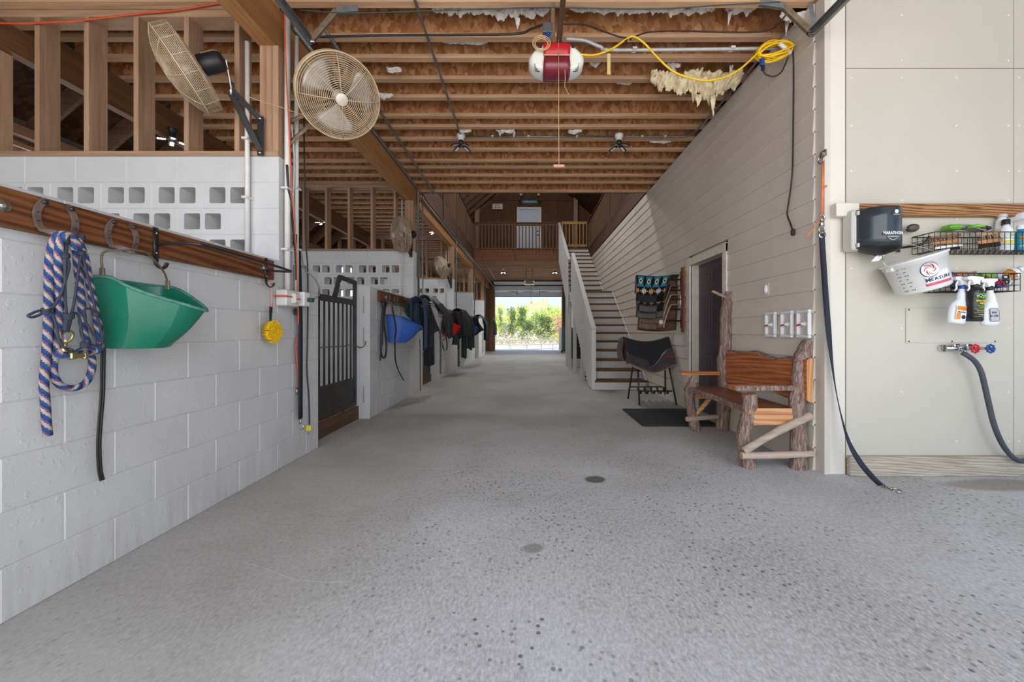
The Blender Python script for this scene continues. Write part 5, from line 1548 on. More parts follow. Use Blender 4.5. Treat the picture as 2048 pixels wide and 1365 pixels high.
mb.add(vs, fs, smooth=True); mb.add(vs[:n], [tuple(range(n))]); mb.add(vs[-n:], [tuple(reversed(range(n)))])
put('housing', mb, OPENW, op)
def shield(z0, z1, w0, w1, y, M_, nm, flare=0.0):
    def fn(u, v):
        z = z0+(z1-z0)*u; wd = (w0+(w1-w0)*u)*(1+flare*math.sin(u*math.pi))
        x = (v-.5)*2*wd
        return (x, y-.012*math.cos((v-.5)*2.4)-.012*math.sin(u*3.1), z)
    put(nm, MB().sheet(fn, 8, 8, .006), M_, op)
shield(.0, .092, .096, .10, -.074, OPENR, 'face_panel')
put('light_lens', MB().sheet(lambda u, v: ((v-.5)*2*(.092+.008*math.sin(u*3.1)), [-.085,-.088,-.078,-.03,.03,.072][int(round(u*5))], [-.004,-.05,-.092,-.108,-.108,-.098][int(round(u*5))]), 5, 6, .006), OPEND, op)
put('trim_bar', MB().cbox(.19, .012, .008, .002, 0, T((0, -.088, -.002))), TAN, op)
text('lettering', 'LiftMaster', .034, GOLDI, op, T((.0, -.094, .062)) @ R(90, 'X'))
text('lettering', 'print11', .014, INK, op, T((.0, -.094, .040)) @ R(90, 'X'))
for s_ in (-1, 1):
    vm = MB()
    for k in range(8): vm.cbox(.05-.003*abs(k-3), .006, .0045, .001, 0, T((s_*.142, -.066+.006*max(0, k-4), -.022-.010*k)) @ R(-s_*14, 'Z'))
    vo_ = put('vent_slot', vm, BLACKP, op)
    put('slot', MB().cbox(.022, .006, .016, .004, 0, T((s_*.118, -.076, .066))), BLACKP, op)
put('hanger', MB().beam((-.16,.05,.125), (.16,.05,.125), .04, .05).beam((-.02,.05,.12), (-.02,.05,.5), .03, .004, up=(0,1,0)).beam((.045,.05,.12), (.05,.05,.5), .03, .004, up=(0,1,0)), RUSTG, op)
put('rail', MB().beam((.015,-3.6,.25), (.015,.05,.12), .03, .045), wood('rusty rail', (70,48,36), (110,80,62), 'y'), op)
put('chain', MB().tube([(.03,-3.6,.29), (.035,-1,.24), (.04,.05,.19)], .006, 6), RUSTG, op)
put('junction_box', MB().cbox(.075, .05, .075, .005, 0, T((-.062, .06, .30))), GALV, op)
put('plug', MB().cbox(.03, .04, .05, .006, 0, T((-.06, .02, .215))), BLUEP, op)
lp = MB()
for k in range(3):
    r = .045+.010*k
    lp.tube([(-.112+r*math.cos(6.283*i/20), -.095-.004*k, .075+r*.85*math.sin(6.283*i/20)) for i in range(20)], .0028, 6, closed=True)
put('wire_loop', lp, TAN, op)
put('pull_cord', MB().tube([(.012,-.10,.13), (.012,-.102,-.4), (.014,-.102,-.80)], .0026, 5), TAN, op)
put('pull_handle', MB().cbox(.085, .02, .022, .007, 0, T((.014,-.102,-.815))), plain('faded red handle', (206,140,118), .5), op)
put('loose_cord', MB().tube(smoothpath([(.06,-.07,-.09), (.062,-.07,-.16), (.06,-.07,-.22), (.075,-.07,-.25), (.09,-.07,-.28)], 4), .0025, 5), TAN, op)
put('tag', MB().cbox(.026, .004, .16, .001, 0, T((.40,.02,.005))), plain('yellowed tag', (196,170,110), .8), op)
op2 = thing('door_opener', 'far garage door opener above the far doorway', 'door opener', P(1058.5, 565, 16.6))
put('housing', MB().cbox(.42, .4, .16, .05, 0, T((0,0,0))), plain('far opener body', (120,92,74), .4), op2)
put('light_lens', MB().cbox(.40, .34, .03, .01, 0, T((0,0,-.09))), plain('frosted lens', (206,200,190), .4), op2)
put('hanger', MB().beam((-.16,0,.08), (-.11,0,.62), .03, .006, up=(0,1,0)).beam((.16,0,.08), (.11,0,.62), .03, .006, up=(0,1,0)), RUSTG, op2)
put('rail', MB().beam((0,0,.07), (0,4.3,.2), .04, .05), RUSTG, op2)
put('pull_cord', MB().tube([(.1,1.2,.1), (.1,1.2,-.75)], .004, 5).lathe([(.03, 0), (.03, .03)], 8, T((.1,1.2,-.78))), BLACKP, op2)
def track(label, p, q, b1, b2, b3, zc):
    t = thing('door_track', label, 'door track', p)
    o = Vector(p); d = Vector(q)-o
    put('channel', MB().beam((0,0,0), d, .006, .058).beam((0,0,.026), d+Vector((0,0,.026)), .045, .006).beam((0,0,-.026), d+Vector((0,0,-.026)), .03, .006), GALV, t)
    for i, (a, b) in enumerate(((b1, b2), (b2, b3))):
        a = Vector(a)-o; b = Vector(b)-o
        dd_ = b-a
        an = MB().beam(a, b, .04, .003, up=(0,1,.2)).beam(a+Vector((0,.019,-.015)), b+Vector((0,.019,-.015)), .003, .034, up=(0,1,.2))
        ao = put('perforated_angle', an, GALV if i else RUSTG, t)
        hm = MB(); u = dd_.normalized(); Mf = frame(a, dd_, (0,1,.2))
        for k in range(1, int(dd_.length/.032)):
            hm.lathe([(.0055, .0), (.0055, .0022), (0, .0022)], 8, Mf @ T((.032*k, 0, .0012)))
        put('hole', hm, BLACKP, ao)['kind'] = 'stuff'
    put('bolt', MB().lathe([(.011, -.03), (.011, .03), (0, .032)], 8, T(d) @ R(90, 'Y')), STEEL, t)
    return t
track('galvanised door track with a perforated hanger at upper left', (-1.66, -.9, 3.24), (-1.655, 3.06, 3.295), P(624, 76, 3.04), P(672, 20, 3.04), P(716, 16, 3.04), 3.63)
track('galvanised door track with a perforated hanger at upper right', (2.12, -.9, 3.24), (2.12, 2.98, 3.295), P(1624, 64, 2.98), P(1568, 10, 2.98), P(1520, 3, 2.98), 3.63)
one('hanger_strap', MB().beam(P(1621, 3, 2.97), P(1628, 56, 2.99), .035, .004, up=(0,1,0)), GALV, 'flat steel strap holding the end of the right door track', 'bracket')
# ================================================================ conduits under the joists
def run(label, pts, r=.011, mat=None, straps=()):
    return pipe(pts, r, mat or GALV, label, straps=straps)
run('grey conduit running along the ceiling to the left unlit lamp', [(-.86, -1, 3.617), (-.86, 5.15, 3.617)])
run('grey conduit across the joists between the two unlit lamps', [(-.80, 5.22, 3.616), (1.14, 5.22, 3.616)], straps=[(x, 5.22, 3.616) for x in (-.45, .02, .65)])
run('grey conduit from the right lamp to the wall and back along its top', smoothpath([(1.25, 5.22, 3.616), (1.95, 5.22, 3.616), (2.10, 5.15, 3.61), (2.14, 4.9, 3.6), (2.15, 4.4, 3.6), (2.15, 3.62, 3.6)], 5), straps=[(1.5, 5.22, 3.616), (1.8, 5.22, 3.616)])
run('light grey conduit across the ceiling behind the door opener', smoothpath([(.32, 3.30, 3.49), (.48, 3.32, 3.49), (.62, 3.34, 3.45), (.78, 3.36, 3.44), (2.18, 3.36, 3.455)], 5), .014, plain('light grey conduit', (176,178,180), .4, .2), straps=[(.9, 3.36, 3.442), (1.72, 3.36, 3.45)])
lowc = [(-1.90, 3.05, 3.60), (-1.90, 7.2, 3.60)]
run('grey conduit along the top of the main beam, first stretch', [(-1.935, 3.3, 3.60), (-1.935, 7.05, 3.60), (-1.935, 7.10, 3.55), (-1.925, 7.10, 1.5)], .02)
run('thinner grey conduit beside the main beam, curving down at the second partition', smoothpath([(-1.70, 3.3, 3.615), (-1.70, 7.2, 3.615), (-1.75, 7.3, 3.60), (-1.86, 7.32, 3.58), (-1.90, 7.3, 3.5), (-1.90, 7.28, 3.3), (-1.90, 7.28, 1.5)], 4), .014)
run('bright conduit along the main beam beyond the second partition', [(-1.93, 7.3, 3.50), (-1.93, 14.3, 3.56)], .02)
run('second bright conduit along the main beam beyond the second partition', [(-1.91, 7.5, 3.58), (-1.91, 19.5, 3.60)], .016)
run('conduit stub over the far end of the main beam', [(-1.55, 14.6, 3.60), (-1.55, 19.5, 3.60)], .018)
for k, y in enumerate((10.78, 14.48, 18.2)):
    run('vertical conduit on the end of the %s partition' % ['third', 'fourth', 'last'][k], [(-1.905, y, 3.5), (-1.905, y, 1.5)], .016)
run('far door track at the left under the loft', [(-1.72, 17.5, 3.35), (-1.72, 20.6, 3.35), (-1.72, 21.0, 3.1)], .03)
# fan conduits down the further partitions
for k, (y, px) in enumerate(((6.79, 804), (10.5, 892))):
    run('thin white conduit down the face of the %s partition' % ['second', 'third'][k], [P(px, 400 if k == 0 else 500, y), P(px, 600 if k == 0 else 620, y)], .012, PVCW)
# ================================================================ cords on the ceiling
cable('power_cable', 'thick black cable sagging across the joists to the opener junction box', [P(630,74,3.28), P(760,71,3.26), P(900,70,3.24), P(1030,68,3.2), P(1062,58,3.15), P(1085,50,3.08)], .009, BLACKC)
cable('power_cable', 'black cable sagging from behind the opener to the right wall', [P(1125,48,3.06), P(1170,50,3.1), P(1210,64,3.2), P(1255,76,3.25), P(1300,64,3.3), P(1370,62,3.3), P(1470,65,3.3), P(1530,62,3.28), P(1555,50,3.22), P(1573,28,3.15)], .006, BLACKC)
cable('green_wire', 'thin dark green wire strung along the nearest joist', [P(600,20,2.92), P(700,26,2.92), P(850,22,2.92), P(1000,17,2.92), P(1100,15,2.92), P(1300,18,2.92), P(1450,10,2.92), P(1560,4,2.92)], .004, plain('green wire', (50,66,60), .5))
cable('thin_cord', 'thin dark cord looped under the last joist before the stair well', [P(700,352,7.2), P(860,361,7.2), P(960,359,7.2), P(1030,357,7.2), P(1048,360,7.2), P(1046,364,7.2), P(1036,361,7.2)], .007, BLACKC)
yc = thing('extension_cord', 'bright yellow extension cord sagging from the opener to the coil', 'cord', P(1160, 108, 3.05))
o0 = yc.location.copy()
put('cable', MB().tube(smoothpath([p-o0 for p in (P(1160,109,3.05), P(1190,110,3.1), P(1225,97,3.15), P(1256,76,3.2), P(1270,74,3.2), P(1290,88,3.2), P(1315,115,3.2), P(1345,142,3.2), P(1380,156,3.2), P(1415,161,3.2), P(1450,154,3.22), P(1480,138,3.25), P(1505,116,3.28), P(1520,101,3.3))], 6), .0078, 7), YELLOW, yc)
put('knot', MB().tube(smoothpath([p-o0 for p in (P(1250,78,3.2), P(1252,84,3.18), P(1257,74,3.22), P(1262,80,3.2))], 4), .006, 6), BLACKC, yc)
cl_ = thing('cord_coil', 'coiled yellow extension cord hung on a white peg at the top of the siding', 'cord', P(1550, 102, 3.3))
o0 = cl_.location.copy(); rg = random.Random(2); mb = MB()
for k in range(8):
    pts = []
    rx = .135+rg.uniform(-.012,.012); rz = .05+.012*k*.5; dz = rg.uniform(-.012,.012)
    for i in range(26):
        a = 6.283*i/26
        pts.append((rx*math.cos(a), .022*math.sin(a*2+k)+.006*k-.02, rz*math.sin(a)*(.9 if math.sin(a) > 0 else .75)+.18*rx*math.cos(a)+dz))
    mb.tube(pts, .0075, 6, closed=True)
put('cable', mb, YELLOW, cl_)
put('peg', MB().tube([(.13, 0, -.02), (.02, -.02, .05)], .016, 10), WHITEP, cl_)
put('plug', MB().cbox(.035, .035, .06, .008, 0, T(P(1524,124,3.28)-o0)), BLUEP, cl_)
put('plug_end', MB().cbox(.026, .026, .045, .006, 0, T(P(1526,136,3.28)-o0)), BLACKP, cl_)
put('tail', MB().tube(smoothpath([p-o0 for p in (P(1526,140,3.28), P(1532,149,3.28), P(1548,153,3.28), P(1562,145,3.29), P(1570,130,3.3), P(1576,115,3.31))], 5), .006, 6), BLACKC, cl_)
dc = cable('drop_cord', 'long black drop cord hanging down the lap siding from the peg', [PX(1584,96,2.20), PX(1586,104,2.19), PX(1587,130,2.195), PX(1587,200,2.195), PX(1586,290,2.195), PX(1585,340,2.195), PX(1581,380,2.195), PX(1575,420,2.195), PX(1575,432,2.195), PX(1581,448,2.195), PX(1585,460,2.195)], .0062, BLACKC)
put('socket', MB().cbox(.028, .03, .052, .007, 0, T(PX(1586,465,2.19)-dc.location)), BLACKP, dc)
# ================================================================ glass wool hanging between the joists
def wool(cx, cy, Y, wpx, hpx, seed, mat, mb, deep=.05):
    """a torn batt: a lumpy sheet with a ragged lower edge"""
    from mathutils import noise as nz_
    n = max(10, int(wpx/1.6)); nv = 12; o_ = seed*7.31; k_ = Y/F
    def fn(u, v):
        x = u*wpx
        L = hpx*(.30+.75*abs(nz_.noise(Vector((x*.035+o_, 1, 0))))+.5*max(0, nz_.noise(Vector((x*.11+o_, 5, 0))))+.35*max(0, nz_.noise(Vector((x*.33+o_, 9, 0)))))*(1-(2*u-1)**4*.7)
        p = P(cx+(u-.5)*wpx + 5*nz_.noise(Vector((x*.06+o_, v*3, 2))), cy+L*v, Y)
        b = math.sin(min(1, .12+v*.95)*math.pi)**.7
        d = deep*b*(.55+.6*nz_.noise(Vector((x*.05+o_, v*2.2, 3)))+.35*nz_.noise(Vector((x*.16+o_, v*6, 4)))+.2*nz_.noise(Vector((x*.4, v*14, 4))))
        return p + Vector((0, -d, .25*d))
    mb.sheet(fn, n, nv, .010)
def wisp(x, y, l, w_, Y, mb, s=0):
    k = Y/F; rg = random.Random(int(x*13+y))
    for j in range(7):
        ox = rg.uniform(-w_, w_)*.5; ll = l*rg.uniform(.45, 1.0)
        mb.tube(smoothpath([P(x+ox, y, Y-.01*j), P(x+ox*.8+s, y+ll*.4, Y-.03), P(x+ox*.5+s*2, y+ll*.75, Y-.035), P(x+ox*.25+s*3+rg.uniform(-2,2), y+ll, Y-.03)], 3), [w_*k*q*rg.uniform(.25,.42) for q in (.7,1,1,.95,.85,.7,.55,.4,.2,.06)], 6, flat=(1, .7))
mb = MB()
wool(1388, 158, 4.02, 176, 46, 1, WOOL, mb, .16)
wool(1408, 160, 4.0, 96, 74, 5, WOOL, mb, .14)
wool(1345, 160, 4.04, 80, 46, 9, WOOL, mb, .12)
wool(1450, 160, 4.04, 60, 50, 13, WOOL, mb, .10)
for (x, y, l, w_, s) in [(1425,190,52,8,1), (1396,190,26,12,0)]: wisp(x, y, l, w_, 3.96, mb, s)
one('insulation', mb, WOOL, 'large torn batt of tan glass wool hanging between the joists at right', 'insulation', kind='stuff')
mb = MB()
for (cx, cy, Y, wpx, hpx, sd) in [(940,17,3.32,150,26,11), (1040,17,3.32,120,34,12), (1230,17,3.32,180,20,13), (1330,17,3.32,200,22,14), (1480,14,3.32,60,30,15), (930,84,3.62,90,10,16), (1585,30,3.2,50,26,17),
    (790,140,3.9,26,14,18), (1345,132,3.9,26,9,19), (1190,124,3.9,22,14,20), (1250,166,4.25,30,7,22), (930,262,5.1,22,8,23), (1010,262,5.1,34,8,24), (770,190,4.3,30,16,26), (1150,262,5.1,24,8,27), (1320,284,5.4,40,4,28)]:
    wool(cx, cy, Y, wpx, hpx, sd, WOOLW, mb, .05)
for (x, y, l, w_, s) in [(1036,36,28,8,0), (1460,22,34,7,-1), (1575,38,34,6,-1), (1346,134,16,7,0), (1000,262,12,4,0), (1028,262,15,4,0), (1463,130,24,5,-1)]: wisp(x, y, l, w_, 3.3 if y < 100 else (3.9 if y < 200 else 5.1), mb, s)
one('insulation', mb, WOOLW, 'scraps of pale glass wool showing above the ceiling joists', 'insulation', kind='stuff')
# ================================================================ right side of the aisle
# ---- rustic cedar bench
bn = thing('rustic_bench', 'rustic log bench with live-edge seat and one tall back post by the lap siding', 'bench', (1.95, 3.72, 0))
o0 = bn.location.copy()
def log(name, pts, r, seed=0, mat=BARK, ends=None, n=14):
    rg = random.Random(seed)
    pts = [Vector(p)-o0 for p in pts]
    sm = smoothpath(pts, 6); N = len(sm)
    if not isinstance(r, (list, tuple)): r = [r, r]
    rad = []
    for i in range(N):
        q = i/(N-1)*(len(r)-1); a = int(min(len(r)-2, q)); f = q-a
        rad.append((r[a]*(1-f)+r[a+1]*f)*(1+rg.uniform(-.05,.05)))
    mb = MB().tube(sm, rad, n, cap=False)
    # rough bark outline
    for i in range(len(mb.v)):
        c = sm[i//n]; v = Vector(mb.v[i]); mb.v[i] = tuple(c + (v-c)*(1+rg.uniform(-.05,.06)))
    o = put(name, mb, mat, bn)
    for cidx in (0, N-1):
        ring = [Vector(mb.v[cidx*n+k]) for k in range(n)]
        put('cut_end', MB().add(ring, [tuple(reversed(range(n))) if cidx == 0 else tuple(range(n))]), CEDARE, o)
    return o
bx0, bx1 = 1.757, 2.105
log('leg', [P(1497,933,3.17), P(1490,900,3.17), P(1487,870,3.17), P(1496,835,3.17), P(1500,805,3.17), P(1498,788,3.17)], [.058,.05,.052,.055,.056,.056], 1)
log('back_post', [P(1597,939,3.14), P(1597,880,3.14), P(1594,820,3.14), P(1597,770,3.145), P(1606,720,3.16), P(1620,687,3.17)], [.063,.058,.056,.056,.066,.060], 2)
log('leg', [P(1391,861,4.33), P(1385,832,4.33), P(1379,800,4.33), P(1381,780,4.33), P(1389,759,4.33)], [.058,.052,.05,.052,.055], 3)
log('back_post', [P(1444,859,4.38), P(1446,820,4.38), P(1448,770,4.38), P(1449,720,4.38), P(1452,680,4.38), P(1451,640,4.38), P(1455,605,4.38), P(1459,585,4.38)], [.066,.066,.064,.072,.060,.058,.055,.046], 4)
log('peg', [P(1450,594,4.36), P(1438,589,4.33), P(1425,583,4.30)], [.016,.015,.014], 5, POLEW, n=8)
put('slab_chip', MB().beam(P(1464,596,4.40)-o0, P(1464,578,4.40)-o0, .02, .03), CEDARE, bn)
log('brace', [P(1487,903,3.09), P(1550,866,3.09), P(1621,832,3.10)], [.030,.030,.032], 6, POLEW, n=10)
log('brace', [P(1482,912,3.08), P(1550,911,3.08), P(1625,908,3.09)], [.028,.028,.026], 7, POLEW, n=10)
log('brace', [P(1372,839,4.29), P(1410,836,4.30), P(1434,834,4.36)], [.026,.026,.026], 8, POLEW, n=10)
log('brace', [P(1384,835,4.31), P(1405,815,4.32), P(1436,776,4.37)], [.024,.024,.024], 9, CEDARE, n=10)
def slab(name, fn_lo, fn_hi, y0, y1, n, xform, th, mats, label=None):
    """live-edge slab: along local Y between y0 and y1, the edges wander as fn_lo, fn_hi"""
    mb = MB(); vs = []; fs = []; mi = []
    ys = [y0+(y1-y0)*k/n for k in range(n+1)]
    for y in ys:
        a, b = fn_lo(y), fn_hi(y); e = th*.35
        vs += [(a, y, -th/2), (a-e*.2, y, 0), (a+e*.8, y, th/2), (b-e*.8, y, th/2), (b+e*.2, y, 0), (b, y, -th/2)]
    for k in range(n):
        for j, m in ((0,1),(1,1),(2,0),(3,1),(4,1),(5,0)):
            j2 = (j+1) % 6
            fs.append((k*6+j, k*6+j2, k*6+6+j2, k*6+6+j)); mi.append(m)
    b0 = len(mb.v)
    mb.add(vs, fs); mb.m = [m for m in mi]
    for (k, rev) in ((0, False), (n, True)):
        f = [k*6+j for j in range(6)]
        if rev: f.reverse()
        mb.f.append(list(reversed(f))); mb.m.append(2); mb.sm.append(False); mb.uv.append(None)
    o = put(name, mb, mats, bn, xform)
    if label: o['label'] = label
    return o
wv = lambda y, s, a: a*(math.sin(y*6+s)+.6*math.sin(y*13+s*2)+.3*math.sin(y*27))
slab('seat', lambda y: -.215+wv(y, 1, .010), lambda y: .16, -.60, .66, 22, T((.0, 0, .452)), .045, [SEATW, BARK, CEDARE])
put('seat_rail', MB().cbox(.33, .04, .085, .004, 0, T((-.02, -.585, .385))), CEDARE, bn)
put('seat_rail', MB().cbox(.33, .04, .085, .004, 0, T((-.02, .64, .385))), CEDARE, bn)
slab('back_slab', lambda y: -.165+wv(y, 2, .014), lambda y: .165+wv(y, .4, .016), -.66, .66, 24, Matrix(((0,0,-1,.215),(0,1,0,0),(1,0,0,.70),(0,0,0,1))), .05, [CEDAR, BARK, CEDARE])
slab('armrest', lambda y: -.05+wv(y, 1, .004), lambda y: .055+wv(y, 3, .004), -.33, .27, 12, Matrix(((0,1,0,0),(-1,0,0,-.555),(0,0,1,.632),(0,0,0,1))), .036, [CEDAR, BARK, CEDAR])
slab('armrest', lambda y: -.05+wv(y, 2, .003), lambda y: .05+wv(y, 5, .003), -.29, .12, 10, Matrix(((0,1,0,0),(-1,0,0,.62),(0,0,1,.62),(0,0,0,1))), .034, [CEDAR, CEDAR, CEDARE])
# ---- valve boxes
def vbox(y, label):
    t = thing('valve_box', label, 'box', (XR-.018, y, 1.135), group='recessed valve boxes')
    fm = MB()
    for (a, b, c, d) in ((-.076,.076,.088,.114), (-.076,.076,-.114,-.088), (-.076,-.050,-.09,.09), (.050,.076,-.09,.09)):
        fm.cbox(.03, b-a, d-c, .008, 0, T((-.012, (a+b)/2, (c+d)/2)))
    put('frame', fm, WHITEP, t)
    put('back_plate', MB().box(-.006, -.002, -.055, .055, -.095, .095), DISPB, t)
    put('spout', MB().lathe([(.030, 0), (.028, .01), (.014, .02), (.012, .045), (0, .05)], 12, T((-.006, 0, 0)) @ R(-90, 'Y') @ Matrix.Diagonal((.8,.8,.6,1))), WHITEP, t)
    put('lever', MB().beam((-.034, .0, -.005), (-.042, .042, -.012), .012, .012), REDP, t)
    return t
vbox(3.61, 'white valve box with red lever, leftmost of three on the siding')
vbox(3.385, 'white valve box with red lever, middle of three on the siding')
vbox(3.18, 'white valve box with red lever, rightmost of three beside the cream post')
sw = thing('door_bell', 'small grey plate with a white oval button above the valve boxes', 'switch', (XR-.014, 3.70, 1.465))
put('plate', MB().cbox(.006, .07, .115, .002), SIDING, sw)
put('button', MB().lathe([(0, .02), (.02, .017), (.028, .006), (.028, 0)], 14, T((-.003, 0, 0)) @ R(-90, 'Y') @ Matrix.Diagonal((1.5, .8, 1, 1))), WHITEP, sw)
# ---- black ribbed mat
mt = thing('floor_mat', 'black ribbed rubber mat before the dark door', 'mat', (1.74, 4.99, 0))
put('mat', MB().cbox(.88, .98, .010, .003, 0, T((0, 0, .006))), RUBM, mt)
rb = MB()
for k in range(30): rb.box(-.42, .42, -.47+.0325*k, -.47+.0325*k+.014, .010, .014)
put('ribs', rb, RUBM, mt)['kind'] = 'stuff'
# ---- saddle pad on its folding stand
st = thing('saddle_stand', 'folding steel saddle stand with a slatted lower rack', 'stand', (1.9, 6.12, 0))
o0 = st.location.copy()
ft = [P(1256,798,6.36), P(1279,811,5.80), P(1330.6,795.4,6.46), P(1353,810,5.83)]
tops = [Vector((1.66, 6.14, .74)), Vector((1.68, 6.10, .74)), Vector((2.12, 6.14, .74)), Vector((2.12, 6.10, .74))]
for f_, t_ in zip(ft, tops): put('leg', MB().tube([Vector((f_.x, f_.y, .0))-o0, Vector((f_.x, f_.y, .03)).lerp(t_, .5)-o0, t_-o0], .013, 8), BLACKM, st)
put('top_bar', MB().tube([(-.28, 0, .76), (.24, 0, .76)], .02, 8), BLACKM, st)
for yy in (5.9, 6.34): put('rack_rail', MB().tube([(-.26, yy-6.12, .19), (.24, yy-6.12, .19)], .010, 6), BLACKM, st)
for k in range(5):
    x = -.22+.1*k
    put('slat', MB().tube(smoothpath([(x, -.22, .19), (x+.03, -.1, .13), (x+.06, .1, .12), (x+.08, .22, .19)], 4), .012, 4, flat=(.4, 1.3)), WIRE, st)
sd = thing('saddle_pad', 'black contoured saddle pad with leather edge lying on the steel stand', 'saddle pad', (1.9, 6.12, .8))
o0 = sd.location.copy()
def padfn(front, back, x0, x1, zt, sag, gap, inset=0.0, flare=.1, lowdip=0):
    def fn(u, v):
        x = x0+(x1-x0)*u
        zr = zt - sag*math.sin(math.pi*u)**1.0 + .02*(1-u)*0
        ang = (v-.5)*2
        s_ = abs(ang)
        L = front if ang < 0 else back
        shape = 1-.10*math.cos(u*math.pi*2)*.5
        ln = L*shape
        q = s_*ln
        arc = .13
        if q < arc: th = q/arc*1.25; y = .075*math.sin(th); z = -.06*(1-math.cos(th))*1.0
        else: y = .071 + (q-arc)*.56*(1+flare); z = -.041 - (q-arc)*.85
        y *= -1 if ang < 0 else 1
        return Vector((x, 6.12+y, zr+z))-o0
    return fn
put('felt', MB().sheet(padfn(.55, .42, 1.47, 2.16, .985, .075, 0), 16, 28, .018, 0, 1), [FELT, LEATB], sd)
def edge(u, v):
    f = padfn(.56, .42, 1.47, 2.16, .985, .075, 0)
    lo = .0+.17*v*(1+.5*math.cos((u-.92)*7)*(u > .45)) 
    return f(u, lo)+Vector((0, -.013, 0))
put('leather_edge', MB().sheet(edge, 24, 6, .006), LEATD, sd)
put('fleece', MB().tube([padfn(.565,.42,1.47,2.16,.985,.075,0)(k/16, 0.0)+Vector((0,.008,0)) for k in range(17)], .012, 6), FLEECE, sd)
put('lining', MB().sheet(padfn(.52, .46, 1.48, 2.06, .94, .06, 0, flare=-.5), 12, 20, .012), LEATB, sd)
put('end_flap', MB().sheet(lambda u, v: Vector((1.455-.03*math.sin(v*3.1), 6.12-.10+.30*u, .98-.06*(2*u-1)**2-.36*v*(1-.15*abs(2*u-1))))-o0, 8, 8, .012), LEATD, sd)
text('lettering', 'print2', .06, plain('red stitching', (170,44,40), .8), sd, T(Vector((2.07, 5.835, .70))-o0) @ R(58, 'X'), sx=.9)
# ---- blanket rack with five pads
rk = thing('pad_rack', 'wall rack with black swing arms on a brown board beside the dark door', 'rack', (XR-.02, 5.66, 1.52))
o0 = rk.location.copy()
put('backboard', MB().cbox(.03, .11, .92, .004, 0, T((.0, 0, .0))), wood('rack board', (110,70,44), (160,112,78), 'z'), rk)
put('upright', MB().tube([(-.03, .01, -.40), (-.03, .01, .40)], .009, 8), STEEL, rk)
zz = [1.805, 1.655, 1.525, 1.385, 1.22]
for z in zz:
    put('arm', MB().tube([(-.03, .01, z-1.52), (-.2, .02, z-1.52+.005), (-.60, .03, z-1.52+.01)], .011, 8), BLACKM, rk)
def rackpad(label, z, x0, front, back, mat_f, mat_b, edgemat, lower=None, x1=2.16, badge=False, y=5.69, cut=.12):
    t = thing('saddle_blanket', label, 'saddle pad', (1.9, y, z), group='saddle pads on the wall rack')
    o = t.location.copy()
    def fn(u, v, off=0.0, f0=0.0, f1=1.0):
        ang = (v-.5)*2
        if ang < 0:
            s_ = -ang; xr = x1-.10-cut*min(1, s_*1.15)**.7
        else:
            s_ = ang; xr = x1+.0-.0*s_
        x = x0 - .035*(s_ if ang < 0 else 0) + (xr-x0)*u
        L = front if ang < 0 else back
        q = s_*L; arc = .07
        if q < arc: th = q/arc*1.4; yy = .05*math.sin(th); zz_ = .03*math.cos(th)
        else: yy = .049+(q-arc)*.18; zz_ = .005-(q-arc)*.98
        yy *= -1 if ang < 0 else 1
        return Vector((x, y+yy, z-.022*math.sin(u*3.14)+zz_))-o
    put('pad', MB().sheet(fn, 18, 26, .016, 0, 1), [mat_f, mat_b], t)
    put('edge', MB().tube([fn(1.0, k/24*.5)+Vector((.004, -.004, 0)) for k in range(0, 25)], .011, 6), edgemat, t)
    if lower:
        put('wear_leather', MB().sheet(lambda u, v: fn(.05+.68*u, .0+.12*v)+Vector((0, -.014, -.004)), 14, 4, .006), lower, t)
    if badge:
        put('badge', MB().lathe([(0, .004), (.03, .003), (.032, 0)], 18, T(fn(.86, .12)+Vector((0, -.014, 0))) @ R(90, 'X')), plain('pale badge', (196,196,200), .5), t)
    return t
rackpad('brown leather saddle pad with round badge, lowest on the wall rack', 1.42, 1.60, .38, .41, LEATB, LEATB, FLEECE, LEATB, badge=True)
rackpad('dark teal-edged saddle pad, second from below on the wall rack', 1.56, 1.575, .37, .36, LEATD, LEATB, FLEECE, LEATD)
rackpad('brown patterned saddle blanket, second from the top on the wall rack', 1.69, 1.575, .41, .32, AZTEC2, LEATB, plain('olive edge', (110,100,76), .9), LEATD)
rackpad('turquoise and black woven saddle blanket on top of the wall rack', 1.84, 1.555, .42, .30, AZTEC, LEATB, plain('dark edge', (52,46,42), .9), FELT)
one('outlet_plate', MB().cbox(.01, .07, .11, .002), DISPB, 'small white outlet plate on the siding below the pad rack', 'outlet', M=T((XR-.02, 6.1, 1.05)))
# ---- under and beyond the stairs
tr = thing('trash_bin', 'dark grey wheeled bin under the stairs', 'bin', (1.46, 9.4, 0))
put('body', MB().lathe([(.20, .0), (.24, .5), (.26, .98)], 4, R(45, 'Z'), smooth=False), plain('bin plastic', (44,50,56), .5), tr)
put('lid', MB().cbox(.42, .44, .05, .015, 0, T((0, 0, 1.0))), BLACKP, tr)
tr2 = thing('trash_bin', 'black bin standing beyond the first one under the stairs', 'bin', (1.45, 11.9, 0))
put('body', MB().lathe([(.18, .25), (.2, .5), (.2, 1.0)], 4, R(45, 'Z'), smooth=False), BLACKP, tr2)
put('foot', MB().cbox(.3, .3, .25, .02, 0, T((0, 0, .125))), DISPB, tr2)
cb = thing('mini_fridge', 'narrow pale cabinet with a dark side near the far doorway', 'cabinet', (1.78, 19.6, 0))
put('body', MB().cbox(.5, .5, 1.12, .02, 0, T((.16, 0, .68))), plain('dark cabinet side', (50,66,70), .5), cb)
put('door', MB().cbox(.12, .5, 1.1, .02, 0, T((-.15, 0, .68))), DISPB, cb)
